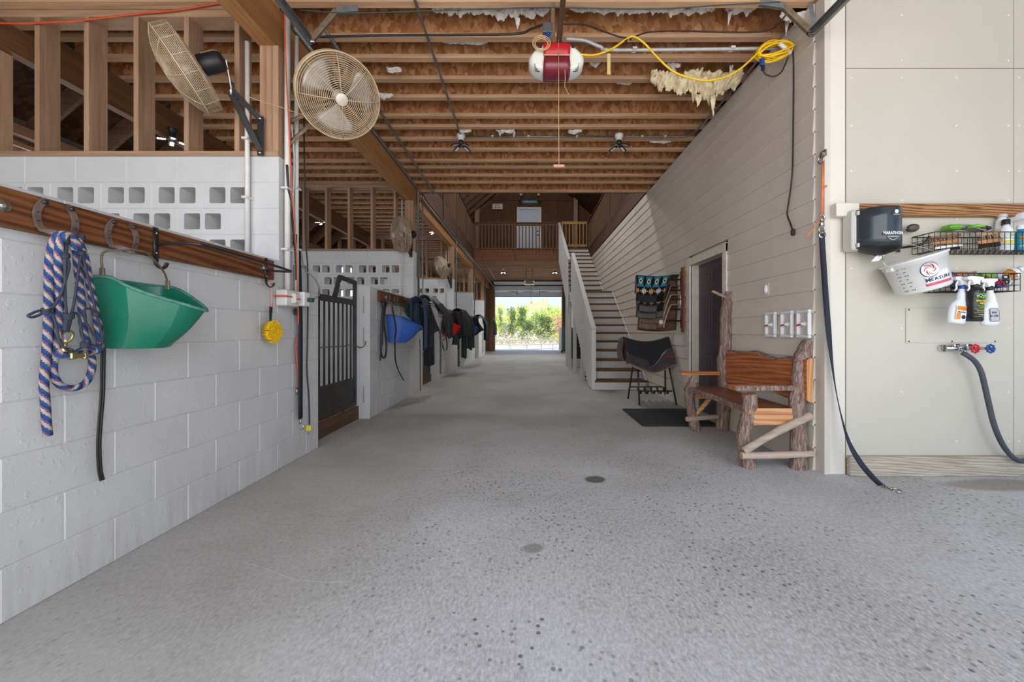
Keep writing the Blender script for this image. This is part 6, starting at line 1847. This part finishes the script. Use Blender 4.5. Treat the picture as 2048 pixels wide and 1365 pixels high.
put('leg', MB().box(-.1, -.05, -.2, -.15, 0, .12).box(.3, .35, -.2, -.15, 0, .12).box(-.1, -.05, .15, .2, 0, .12).box(.3, .35, .15, .2, 0, .12), BLACKP, cb)
# ---- hook, orange cord and navy tie strap on the post
hk = thing('tie_ring', 'steel tie ring with faded orange cord on the corner post', 'hook', P(1647, 313, 2.995))
o0 = hk.location.copy()
put('plate', MB().cbox(.012, .06, .05, .003, 0, T((.0, 0, .02))).cbox(.03, .03, .03, .004, 0, T((-.012, -.01, .01))), STEEL, hk)
put('ring', MB().tube([Vector((-.018, .028*math.cos(a), -.02+.034*math.sin(a))) for a in [k*math.pi/8 for k in range(16)]], .0045, 6, closed=True), STEEL, hk)
put('cord', MB().tube([P(1645,322,2.988)-o0, P(1644,380,2.988)-o0, P(1643,432,2.988)-o0], .005, 6).tube([P(1648,322,2.988)-o0, P(1646,380,2.988)-o0, P(1645,432,2.988)-o0], .005, 6).tube([P(1646,376,2.985)-o0, P(1653,372,2.982)-o0], .008, 6), FADED, hk)
put('cord_tail', MB().tube([P(1642,436,2.985)-o0, P(1628,455,2.985)-o0, P(1612,476,2.985)-o0], .005, 5), FADED, hk)
ls = thing('tie_strap', 'long navy webbing strap hanging from the tie ring to the floor', 'strap', P(1643, 445, 2.982))
o0 = ls.location.copy()
snap('snap', ls, P(1643,452,2.985)-o0, P(1643,430,2.985)-o0, .008, STEEL)
put('ring', MB().tube([P(1643.5,459,2.982)-o0 + Vector((.022*math.cos(a), 0, .022*math.sin(a))) for a in [k*math.pi/8 for k in range(16)]], .004, 6, closed=True), STEEL, ls)
put('slide', MB().lathe([(.012, -.004), (.027, -.004), (.027, .004), (.012, .004), (.012, -.004)], 16, T(P(1644,470,2.980)-o0) @ R(90, 'X')), STEEL, ls)
sp_ = [P(1643,462,2.982), P(1644,480,2.980), P(1648,540,2.980), P(1652,600,2.980), P(1657,660,2.978), P(1662,710,2.965), P(1670,770,2.96), P(1682,830,2.93), P(1698,885,2.87), P(1720,925,2.82), P(1745,955,2.76), P(1762,971,2.74)]
def ribbon(pts, wd, ang):
    mb = MB(); pts = smoothpath(pts, 6); N = len(pts)
    def fn(u, v):
        i = u*(N-1); a = int(min(N-2, i)); f = i-a
        p = pts[a].lerp(pts[a+1], f); t_ = (pts[a+1]-pts[a]).normalized()
        sd_ = t_.cross(Vector((0,1,0))).normalized(); nn = t_.cross(sd_).normalized()
        th = ang(u); d_ = sd_*math.cos(th)+nn*math.sin(th)
        return p + d_*(v-.5)*wd
    return mb.sheet(fn, N-1, 2, .004)
put('webbing', ribbon([p-o0 for p in sp_], .036, lambda u: .85*math.sin(u*8)), NAVY, ls)
q0 = PZ(1762, 971, .012); q1 = PZ(1803, 985, .012)
snap('snap', ls, q0-o0, q1-o0, .007, STEEL)
# ================================================================ wash bay wall
YW = 3.0
wb = thing('wall_board', 'stained wooden board with a white-painted end across the wash bay wall', 'board', (2.43, 2.965, 1.975))
put('board', MB().cbox(3.7, .04, .094, .003, 0, T((1.86, .012, 0))), RAILB, wb)
put('painted_end', MB().cbox(.17, .06, .098, .004, 0, T((-.075, -.002, -.004))), POSTP, wb)
# ---- paper towel dispenser
dp = thing('towel_dispenser', 'smoked grey paper towel dispenser with a paper tail', 'dispenser', P(1745, 461, 2.9))
w2, h2 = .165, .135
put('back_case', MB().cbox(.30, .10, .29, .012, 0, T((-.01, .03, .0))), DISPB, dp)
def cov(u, v):
    a = (u-.5)*2
    return (a*.155+.02, -.0-.13*(1-abs(a)**2.6)-.01, (v-.5)*.275)
put('cover', MB().sheet(cov, 18, 4, .006), SMOKE, dp)
put('cap', MB().prism([(cov(k/18, 0)[0], cov(k/18, 0)[1]) for k in range(19)], .006, T((0,0,.133))), SMOKE, dp)
put('chute', MB().lathe([(.145, 0), (.12, -.02), (.04, -.045), (.03, -.05), (0, -.05)], 18, T((.02, -.03, -.137)) @ Matrix.Diagonal((1, .75, 1, 1))), BLACKP, dp)
put('hinge_tab', MB().cbox(.014, .02, .03, .003, 0, T((-.135, -.035, .115))).cbox(.014, .02, .03, .003, 0, T((-.135, -.035, -.115))), DISPB, dp)
put('paper_tail', MB().sheet(lambda u, v: (.02+(u-.5)*.05*(1-.5*v*0)+.02*(1-v)-.03*v, -.03+.01*math.sin(u*6), -.18-.05*v), 6, 4, .002), PAPER, dp)
text('lettering', 'MARATHON', .030, WHITEI, dp, T((.015, -.148, -.055)) @ R(90, 'X'), sx=.80, bold=.0006)
text('lettering', 'print4', .011, WHITEI, dp, T((.015, -.148, -.078)) @ R(90, 'X'))
put('logo', MB().lathe([(0, .001), (.014, .001), (.014, 0)], 14, T((.04, -.147, .095)) @ R(90, 'X')), WHITEI, dp)
put('logo_mark', MB().tube([(-.015, -.146, -.088), (.015, -.147, -.103), (.045, -.146, -.088)], .002, 4), WHITEI, dp)
text('lettering', 'print3', .010, WHITEI, dp, T((.04, -.147, .074)) @ R(90, 'X'))
# ---- hook with ladle and bucket
hh = thing('bucket_hook', 'black steel bucket hook on the wash bay wall', 'hook', P(1797, 475, 2.985))
put('plate', MB().cbox(.026, .006, .20, .003, 0, T((0, 0, -.01))), BLACKM, hh)
put('sticker', MB().cbox(.02, .002, .016, .0005, 0, T((0, -.004, -.032))), plain('blue sticker', (60,140,190), .5), hh)
put('arm', MB().tube(smoothpath([(0, -.004, -.08), (0, -.06, -.085), (.03, -.13, -.085), (.06, -.15, -.06), (.075, -.155, -.03)], 4), .009, 6), BLACKM, hh)
ld_ = thing('feed_scoop', 'grey plastic scoop stuck sideways behind the bucket hook', 'scoop', P(1805, 462, 2.94))
put('handle', MB().beam((-.07, 0, .0), (.03, 0, .02), .012, .014), GREYP, ld_)
put('bowl', MB().lathe([(0, -.018), (.025, -.014), (.04, 0), (.038, 0), (.024, -.011), (0, -.015)], 16, T((.075, 0, .02)) @ R(-65, 'X') @ Matrix.Diagonal((1.25, .8, 1.3, 1))), plain('dark scoop', (84,78,74), .5), ld_)
bc = thing('bucket', 'white plastic measuring bucket tilted on the wash bay hook', 'bucket')
CB = P(1836, 549, 2.80)
Mb = T(CB) @ R(-17, 'Y') @ R(-3, 'X')
bc.matrix_world = Mb
r0, r1, hb_ = .148, .18, .235
prof = [(0, -hb_/2), (r0-.012, -hb_/2), (r0, -hb_/2+.012), (r1-.012, hb_/2-.04), (r1-.006, hb_/2-.04), (r1-.004, hb_/2-.018), (r1+.004, hb_/2-.016), (r1+.008, hb_/2-.004), (r1+.004, hb_/2), (r1-.004, hb_/2-.002), (r1-.014, hb_/2-.04), (r0-.004, -hb_/2+.016), (0, -hb_/2+.008)]
put('pail', MB().lathe(prof, 40), BUCKW, bc)
put('bail', MB().tube(smoothpath([(-.178, 0, .09), (-.19, .01, .15), (-.15, .03, .22), (-.05, .05, .245), (.08, .04, .20), (.17, .01, .12), (.178, 0, .08)], 4), .0028, 6), STEEL, bc)
put('bail_ear', MB().cbox(.03, .05, .03, .006, 0, T((-.172, 0, .085))).cbox(.03, .05, .03, .006, 0, T((.172, 0, .085))), BUCKW, bc)
def onbucket(az, z):
    """frame on the pail wall: X round it, Y up it, Z outward"""
    q = (z+hb_/2)/hb_; r = r0+(r1-.012-r0)*q+.0012
    a = math.radians(az)
    out = Vector((math.cos(a), math.sin(a), -.15)).normalized(); upv = Vector((math.cos(a)*.15, math.sin(a)*.15, 1)).normalized(); xx = upv.cross(out)
    M = Matrix((xx, upv, out)).transposed().to_4x4(); M.translation = (r*math.cos(a), r*math.sin(a), z); return M
def arcpatch(a0, a1, z0, z1, off=.0008):
    def fn(u, v):
        a = math.radians(a0+(a1-a0)*u); z = z0+(z1-z0)*v
        r = r0+(r1-.012-r0)*((z+hb_/2)/hb_)+off
        return (r*math.cos(a), r*math.sin(a), z)
    return MB().sheet(fn, 14, 4, .0008)
put('label', arcpatch(-127, -66, -.085, .055), WHITEI, bc)
put('label_band', arcpatch(-127, -66, -.085, -.068, .0018), PINKI, bc)
ring = MB()
def bp(az, z, off=.003):
    r = r0+(r1-.012-r0)*((z+hb_/2)/hb_)+off; a = math.radians(az); return (r*math.cos(a), r*math.sin(a), z)
ring.tube([bp(-112+17*math.cos(t_), .022+.050*math.sin(t_)) for t_ in [k*math.pi/12 for k in range(24)]], .0022, 5, closed=True)
put('logo_disc', MB().tube([bp(-112, .022, .0), bp(-112, .022, .0025)], .046, 24), WHITEI, bc)
put('logo_ring', ring, NAVYI, bc)
sw_ = MB()
for k in range(6):
    t0 = k*math.pi/3
    sw_.tube([bp(-112+(6+6*q)*math.cos(t0+q*1.3)*1.0, .022+(.018+.022*q)*math.sin(t0+q*1.3), .0045) for q in (0, .25, .5, .75, 1.0)], [.003, .0075, .009, .007, .002], 6, flat=(.25, 1))
put('logo_swirl', sw_, PINKI, bc)
for i, ch in enumerate('MEASURE'):
    text('lettering', ch, .036 if i == 0 else .030, NAVYI, bc, onbucket(-121+8.0*i, -.046) @ T((0,0,.0022)), bold=.0008)
for j, az in enumerate((-172, -157)):
    mk = MB()
    for k in range(7):
        Mk = onbucket(az+k*.6, .07-.026*k); mk.cbox(.014, .003, .0012, .0003, 0, Mk @ T((0,0,.001)))
        if k % 2 == 0: mk.cbox(.004, .008, .0012, .0003, 0, Mk @ T((.013,0,.001)))
    put('scale_marks', mk, INK, bc)
# ---- wire baskets and what is in them
def basket(name, label, x0, x1, z0, z1, y0, y1, nx, nz, ny=4):
    t = thing(name, label, 'basket', ((x0+x1)/2, y1, (z0+z1)/2)); o = t.location.copy()
    mb = MB(); r = .0019
    L = lambda a, b, rr=r: mb.tube([Vector(a)-o, Vector(b)-o], rr, 5)
    for k in range(nx+1):
        x = x0+(x1-x0)*k/nx
        L((x,y0,z0), (x,y0,z1)); L((x,y1,z0), (x,y1,z1)); L((x,y0,z0), (x,y1,z0))
    for k in range(nz+1):
        z = z0+(z1-z0)*k/nz
        L((x0,y0,z), (x1,y0,z)); L((x0,y1,z), (x1,y1,z)); L((x0,y0,z), (x0,y1,z)); L((x1,y0,z), (x1,y1,z))
    for k in range(1, ny):
        y = y0+(y1-y0)*k/ny
        L((x0,y,z0), (x1,y,z0)); L((x0,y,z0), (x0,y,z1)); L((x1,y,z0), (x1,y,z1))
    put('wire_grid', mb, WIRE, t)
    put('top_rim', MB().tube([Vector(p)-o for p in ((x0,y0,z1), (x1,y0,z1), (x1,y1,z1), (x0,y1,z1))], .0036, 6, closed=True), WIRE, t)
    return t
bx0_, bx1_ = P(1858, 480, 2.86).x, 3.78
zb0, zb1 = P(1858, 503, 2.86).z, P(1858, 467, 2.86).z
basket('wire_basket', 'upper wire basket of grooming brushes on the wash bay wall', bx0_, bx1_, zb0, zb1, 2.82, 2.985, 22, 3)
def brush(label, p, q, wd, th, back, bristle, bl_=.03, down=True):
    p = Vector(p); q = Vector(q); d = q-p; L = d.length; M = frame(p+d*.5, d)
    t = thing('grooming_brush', label, 'brush', M=M, group='grooming brushes')
    def fn(k): return [(L/2*math.cos(a), wd/2*math.sin(a)*(1 if abs(math.cos(a)) < .9 else .9)) for a in [2*math.pi*i/18 for i in range(18)]]
    put('back', MB().prism(fn(0), th, T((0,0,-th/2))), back, t)
    bm = MB(); rg = random.Random(int(p.x*1000)); s_ = -1 if down else 1
    for i in range(90):
        a = rg.uniform(0, 6.283); r_ = math.sqrt(rg.random())*.88
        x, y = L/2*r_*math.cos(a), wd/2*r_*math.sin(a)
        bm.tube([(x, y, s_*th/2), (x*1.04, y*1.08, s_*(th/2+bl_))], .003, 3)
    put('bristles', bm, bristle, t)['kind'] = 'stuff'
    return t
YB = 2.88
brush('long wooden dandy brush lying at the left of the upper basket', P(1862, 489, 2.87), P(1918, 482, 2.87), .05, .022, BROWNB, BRIST, .03)
brush('wooden brush leaning behind the long one in the upper basket', P(1860, 477, 2.93), P(1922, 470, 2.93), .05, .02, plain('worn brown wood', (128,98,70), .6, var=.2), BRIST, .02)
brush('white bristled brush at the bottom left of the upper basket', P(1870, 497, 2.86), P(1925, 490, 2.86), .045, .016, WHITEP, DBRIST, .02)
brush('tan soft brush standing at the middle of the upper basket', P(1960, 471, 2.92), P(2002, 463, 2.92), .05, .02, plain('pale wood', (186,150,108), .6, var=.2), BRIST, .035)
brush('brown brush lying at the right of the upper basket', P(1955, 486, 2.87), P(2005, 480, 2.87), .05, .024, BROWNB, DBRIST, .03)
gl = thing('glove', 'grey and lime grooming glove lying over the upper basket', 'glove', P(1930, 462, 2.92))
put('palm', MB().sheet(lambda u, v: (-.12+.24*u, -.03+.07*v, .012+.02*math.sin(u*3.1)-.012*u+.01*math.sin(v*3.1)), 12, 5, .02), GREYP, gl)
for k in range(4): put('finger', MB().tube(smoothpath([(.08+.01*k, -.03+.02*k, .02), (.12, -.035+.023*k, .018), (.155-.008*abs(k-1.5), -.04+.026*k, .004)], 3), [.012]*6+[.006], 7), BLACKP, gl)
put('cuff', MB().cbox(.09, .09, .035, .012, 0, T((-.10, 0, .022))), LIME, gl)
put('thumb', MB().tube([(-.02, -.03, .015), (.02, -.065, .02), (.06, -.075, .012)], [.012, .012, .007], 7), LIME, gl)
def bottle(label, base, r, h, neck, caph, body, capm, prints=(), name='bottle', fl=1.0, group=None, cat='bottle', M=None):
    t = thing(name, label, cat, M=M or T(base), group=group)
    sc = Matrix.Diagonal((1, fl, 1, 1))
    put('body', MB().lathe([(0, 0), (r*.9, 0), (r, r*.15), (r, h*.72), (r*.85, h*.82), (neck, h*.92), (neck, h), (0, h)], 22, sc), body, t)
    if capm: put('cap', MB().lathe([(neck*1.25, h*.97), (neck*1.25, h+caph), (neck*.9, h+caph+.004), (0, h+caph+.004)], 16, sc), capm, t)
    return t
def wrap(t, r, z0, z1, mat, a0=-150, a1=-30, off=.0008, fl=1.0, name='label'):
    def fn(u, v):
        a = math.radians(a0+(a1-a0)*u); return ((r+off)*math.cos(a), (r+off)*fl*math.sin(a), z0+(z1-z0)*v)
    return put(name, MB().sheet(fn, 12, 2, .0008), mat, t)
zf = zb0+.008
b1 = bottle('white bottle with a black cap standing in the upper basket', (P(2015, 480, 2.9).x, 2.91, zf), .038, .20, .018, .03, BOTW, BLACKP)
wrap(b1, .038, .02, .13, WHITEI); wrap(b1, .038, .055, .075, YELI, off=.0016, name='print'); wrap(b1, .038, .105, .12, GRNI, -110, -50, .0016, name='print')
b2 = bottle('white jar lying behind the black-capped bottle', None, .03, .10, .022, .02, BOTW, DISPB, M=T(P(2000, 462, 2.96)) @ R(8, 'Y'))
b3 = bottle('teal aerosol can at the right end of the upper basket', (P(2045, 480, 2.9).x, 2.91, zf), .036, .165, .018, .025, TEAL, WHITEP, name='aerosol_can', cat='can')
wrap(b3, .036, .085, .105, ORANGI); wrap(b3, .036, .03, .05, plain('pale teal print', (120,190,200), .5), name='print')
b4 = bottle('white bottle lying on top of the upper basket, its round cap to the camera', None, .03, .14, .018, .02, BOTW, WHITEP, M=T(P(2025, 437, 3.0)) @ R(90, 'X') @ T((0,0,-.03)))
# lower basket
lx0, lx1 = P(1882, 565, 2.86).x, P(2030, 565, 2.86).x
lz0, lz1 = P(1882, 583, 2.86).z, P(1882, 548, 2.86).z
basket('wire_basket', 'lower wire basket crammed with grooming odds and ends', lx0, lx1, lz0, lz1, 2.83, 2.985, 13, 3)
def inb(px, py, Y=2.9): return P(px, py, Y)
cm = thing('curry_comb', 'round blue-rimmed curry comb in the lower basket', 'comb', M=T(inb(1900, 558, 2.86)) @ R(75, 'X'))
put('disc', MB().lathe([(0, .012), (.04, .010), (.045, 0), (0, 0)], 20), GREYP, cm); put('rim', MB().tube([(.048*math.cos(a), .048*math.sin(a), .004) for a in [k*math.pi/12 for k in range(24)]], .008, 7, closed=True), BLUEP, cm)
put('handle', MB().tube([(.05, 0, 0), (.10, .0, .0)], [.012, .02], 8), GREYP, cm)
brush('black rubber-backed brush at the front of the lower basket', inb(1902, 572, 2.87), inb(1922, 566, 2.87), .05, .022, BLACKP, DBRIST, .02)
brush('brown brush with a curved back lying across the lower basket', inb(1915, 552, 2.93), inb(1952, 546, 2.93), .055, .025, plain('tan brush back', (128,106,88), .5, var=.2), DBRIST, .02)
rg_ = thing('cloth', 'crumpled magenta cloth in the lower basket', 'cloth', inb(1955, 568, 2.89))
put('fold', MB().sheet(lambda u, v: (-.10+.24*u, -.05+.10*v+.01*math.sin(u*12), .05*math.sin(u*3.1)+.012*math.sin(u*17+v*9)+.012*math.sin(v*14)-.02), 24, 12, .006), PINK, rg_)
bxg = one('soap_box', MB().cbox(.09, .05, .045, .006), LIME, 'lime green box behind the magenta cloth', 'box', M=T(inb(1972, 553, 2.95)))
bxo = one('tin', MB().lathe([(0, 0), (.05, 0), (.052, .004), (.052, .026), (0, .028)], 20), plain('orange and red tin', (190,110,50), .5, var=.3, scale=60), 'orange tin at the left rear of the lower basket', 'tin', M=T(inb(1915, 553, 2.96)))
mn = one('comb', MB().cbox(.14, .012, .03, .003).box(-.065, .065, -.004, .004, -.04, -.012), BLACKP, 'black mane comb lying at the right of the lower basket', 'comb', M=T(inb(1992, 566, 2.87)) @ R(-8, 'Y'))
pk = thing('hoof_pick', 'hoof pick with a blue handle poking from the lower basket', 'hoof pick', inb(2005, 572, 2.86))
put('handle', MB().tube([(-.05, 0, 0), (.03, 0, -.005)], .009, 7), BLUEP, pk); put('pick', MB().tube(smoothpath([(.03, 0, -.005), (.06, 0, 0), (.075, 0, .025)], 3), .004, 6), STEEL, pk)
sh = thing('scissors', 'pair of black scissors at the right end of the lower basket', 'scissors', inb(2020, 560, 2.86))
put('blade', MB().beam((0, 0, 0), (.06, 0, .02), .003, .012).beam((0, 0, .01), (.06, 0, .0), .003, .012), STEEL, sh)
put('grip', MB().tube([(-.03+.022*math.cos(a), 0, .02+.014*math.sin(a)) for a in [k*math.pi/6 for k in range(12)]], .005, 6, closed=True).tube([(-.03+.022*math.cos(a), 0, -.015+.014*math.sin(a)) for a in [k*math.pi/6 for k in range(12)]], .005, 6, closed=True), BLACKP, sh)
sb = bottle('white bottle with an orange label lying on the lower basket', None, .042, .17, .016, .02, BOTW, WHITEP, M=T(inb(1996, 562, 2.93)) @ R(62, 'Y') @ R(0, 'X'))
wrap(sb, .042, .03, .10, ORANGI, -170, -60)
# ---- three spray bottles hung by their triggers
def spray(label, px, py, tilt, body, capm, Y=2.80, shoulder='round', dark=False):
    """hangs with its neck over the basket edge"""
    t = thing('spray_bottle', label, 'spray bottle', M=T(P(px, py, Y)) @ R(tilt, 'Y'), group='spray bottles on the lower basket')
    if not dark:
        sec = [(-.0, .030, .022, -.255), (0, .052, .032, -.25), (0, .058, .035, -.235), (0, .058, .036, -.15), (.004, .050, .034, -.11), (.012, .030, .028, -.085), (.012, .026, .024, -.04), (.012, .018, .018, -.025), (.012, .016, .016, -.005)]
    else:
        sec = [(0, .040, .04, -.235), (0, .046, .046, -.228), (0, .046, .046, -.03), (0, .040, .040, -.012), (0, .018, .018, .0)]
    mb = MB(); n = 20; vs = []
    for (cx, a, b, z) in sec: vs += [(cx+a*math.cos(6.2832*k/n), b*math.sin(6.2832*k/n), z) for k in range(n)]
    fs = [(j*n+k, j*n+(k+1) % n, (j+1)*n+(k+1) % n, (j+1)*n+k) for j in range(len(sec)-1) for k in range(n)]
    mb.add(vs, fs, smooth=True); mb.add(vs[:n], [tuple(reversed(range(n)))]); mb.add(vs[-n:], [tuple(range(n))])
    put('body', mb, body, t)
    nx = .012 if not dark else 0
    put('collar', MB().lathe([(.018, -.008), (.020, -.006), (.020, .018), (.014, .022), (0, .022)], 16, T((nx, 0, 0))), capm, t)
    s_ = -1
    put('trigger_head', MB().prism([(-.02, .0), (.02, .0), (.022, .03), (.045, .04), (.045, .055), (-.035, .06), (-.065, .055), (-.065, .035), (-.03, .03)], .026, T((nx, .013, .016)) @ R(90, 'X')), WHITEP, t)
    put('trigger', MB().tube(smoothpath([(nx-.035, 0, .045), (nx-.045, 0, .02), (nx-.04, 0, -.005), (nx-.05, 0, -.025)], 3), .006, 6), WHITEP, t)
    return t
s1 = spray('white spray bottle with an orange label, left of the three on the lower basket', 1921, 576, 7, BOTW, BLUEP)
M_ = T((-.012, -.037, -.18)) @ R(90, 'X')
put('label', MB().cbox(.07, .098, .002, .0008, 0, M_), WHITEI, s1)
put('print', MB().cbox(.064, .028, .0024, .0008, 0, M_ @ T((0, .032, .0006))).cbox(.03, .045, .0024, .0008, 0, M_ @ T((-.018, -.024, .0006))), ORANGI, s1)
put('print', MB().lathe([(0, .0026), (.014, .0024), (.014, 0)], 14, M_ @ T((.016, -.028, .0004))), NAVYI, s1)
text('lettering', 'print5', .014, NAVYI, s1, M_ @ T((0, .005, .0018)))
s3 = spray('white spray bottle with a grey label, right of the three on the lower basket', 1976, 579, -3, BOTW, BLACKP)
M_ = T((-.006, -.037, -.18)) @ R(90, 'X')
put('label', MB().cbox(.062, .09, .002, .012, 0, M_), plain('grey label', (176,178,182), .5), s3)
put('label_edge', MB().tube([(M_ @ Vector((.031*c_, .045*s2_, .001))) for c_, s2_ in ((-1,-.8),(-.8,-1),(.8,-1),(1,-.8),(1,.6),(.5,1),(-.8,1),(-1,.8))], .0012, 4, closed=True), INK, s3)
text('lettering', 'print6', .020, NAVYI, s3, M_ @ T((-.004, .004, .0016)))
s2_ = spray('black-labelled spray bottle between the two white ones', 1950, 575, 2, BOTK, BLACKP, Y=2.755, dark=True)
def dk_text(body, z, size, mat, sx=1.0, bold=.0004):
    text('lettering', body, size, mat, s2_, T((.0, -.0475, z)) @ R(90, 'X'), sx=sx, bold=bold, ext=.0012)
dk_text('eQyss', -.062, .034, GRNI, .95); dk_text('AVOCADO', -.098, .017, YELI, 1.0); dk_text('MIST', -.115, .017, YELI, 1.0)
dk_text('print8', -.132, .008, GRNI); dk_text('print9', -.142, .008, GRNI); dk_text('print10', -.165, .009, YELI); dk_text('print7', -.192, .008, WHITEI)
for z in (-.047, -.152, -.178, -.205): wrap(s2_, .046, z-.0008, z+.0008, GRNI if z > -.06 else YELI, -140, -40, .0012, name='print')
# ---- access plate, taps, hose
x0, x1 = P(1813, 650, 2.99).x, P(1996, 650, 2.99).x
z0, z1 = P(1813, 686, 2.99).z, P(1813, 617, 2.99).z
pl = thing('access_plate', 'flat cream access plate screwed on below the baskets', 'panel', ((x0+x1)/2, 2.995, (z0+z1)/2))
put('plate', MB().cbox(x1-x0, .006, z1-z0, .001), PANELP, pl)
for sx_ in (-.47, .0, .47):
    put('screw', MB().lathe([(.006, 0), (.005, .003), (0, .004)], 8, T((sx_*(x1-x0), -.003, -(z1-z0)*.46)) @ R(90, 'X')), BLACKM, pl)
put('screw', MB().lathe([(.006, 0), (.005, .003), (0, .004)], 8, T((-.47*(x1-x0), -.003, (z1-z0)*.46)) @ R(90, 'X')), BLACKM, pl)
fc = thing('wall_tap', 'chrome mixer tap with red and blue wheel handles', 'tap', P(1922, 697, 2.96))
CHROME = plain('chrome', (206,208,210), .12, 1.0, var=.03)
put('body', MB().tube([(-.12, 0, 0), (.04, 0, 0)], .019, 12).lathe([(.026, -.012), (.026, .012)], 14, T((-.115, .02, 0)) @ R(90, 'X')).cbox(.04, .03, .02, .004, 0, T((-.04, 0, .022))).cbox(.04, .03, .02, .004, 0, T((.05, 0, .022))).tube([(.03, 0, 0), (.14, 0, 0)], .010, 10).tube([(.02, 0, 0), (.02, -.07, 0)], .012, 10).tube([(.13, 0, 0), (.13, -.07, 0)], .012, 10).tube([(.0, -.01, -.01), (.005, -.03, -.035)], .014, 10), CHROME, fc)
def wheel(x, mat):
    mb = MB()
    mb.tube([(x+(.027+.003*math.cos(8*a))*math.cos(a), -.075, (.027+.003*math.cos(8*a))*math.sin(a)) for a in [k*math.pi/20 for k in range(40)]], .0062, 6, closed=True)
    for k in range(4):
        a = k*math.pi/2+.4; mb.tube([(x, -.075, 0), (x+.026*math.cos(a), -.075, .026*math.sin(a))], .005, 6)
    mb.lathe([(.010, 0), (.010, .014), (0, .016)], 10, T((x, -.068, 0)) @ R(90, 'X'))
    put('wheel_handle', mb, mat, fc, label='red wheel handle' if mat is REDP else 'blue wheel handle')
wheel(.022, REDP); wheel(.132, BLUEP)
cable('hose', 'grey rubber hose curving down from the taps to the kick board', [P(1924,706,2.92), P(1935,712,2.9), P(1950,724,2.9), P(1962,744,2.9), P(1970,775,2.9), P(1978,810,2.9), P(1988,850,2.9), P(2002,884,2.9), P(2018,908,2.9), P(2035,921,2.9), P(2052,922,2.9), P(2090,910,2.9), P(2120,880,2.9)], .017, HOSE)
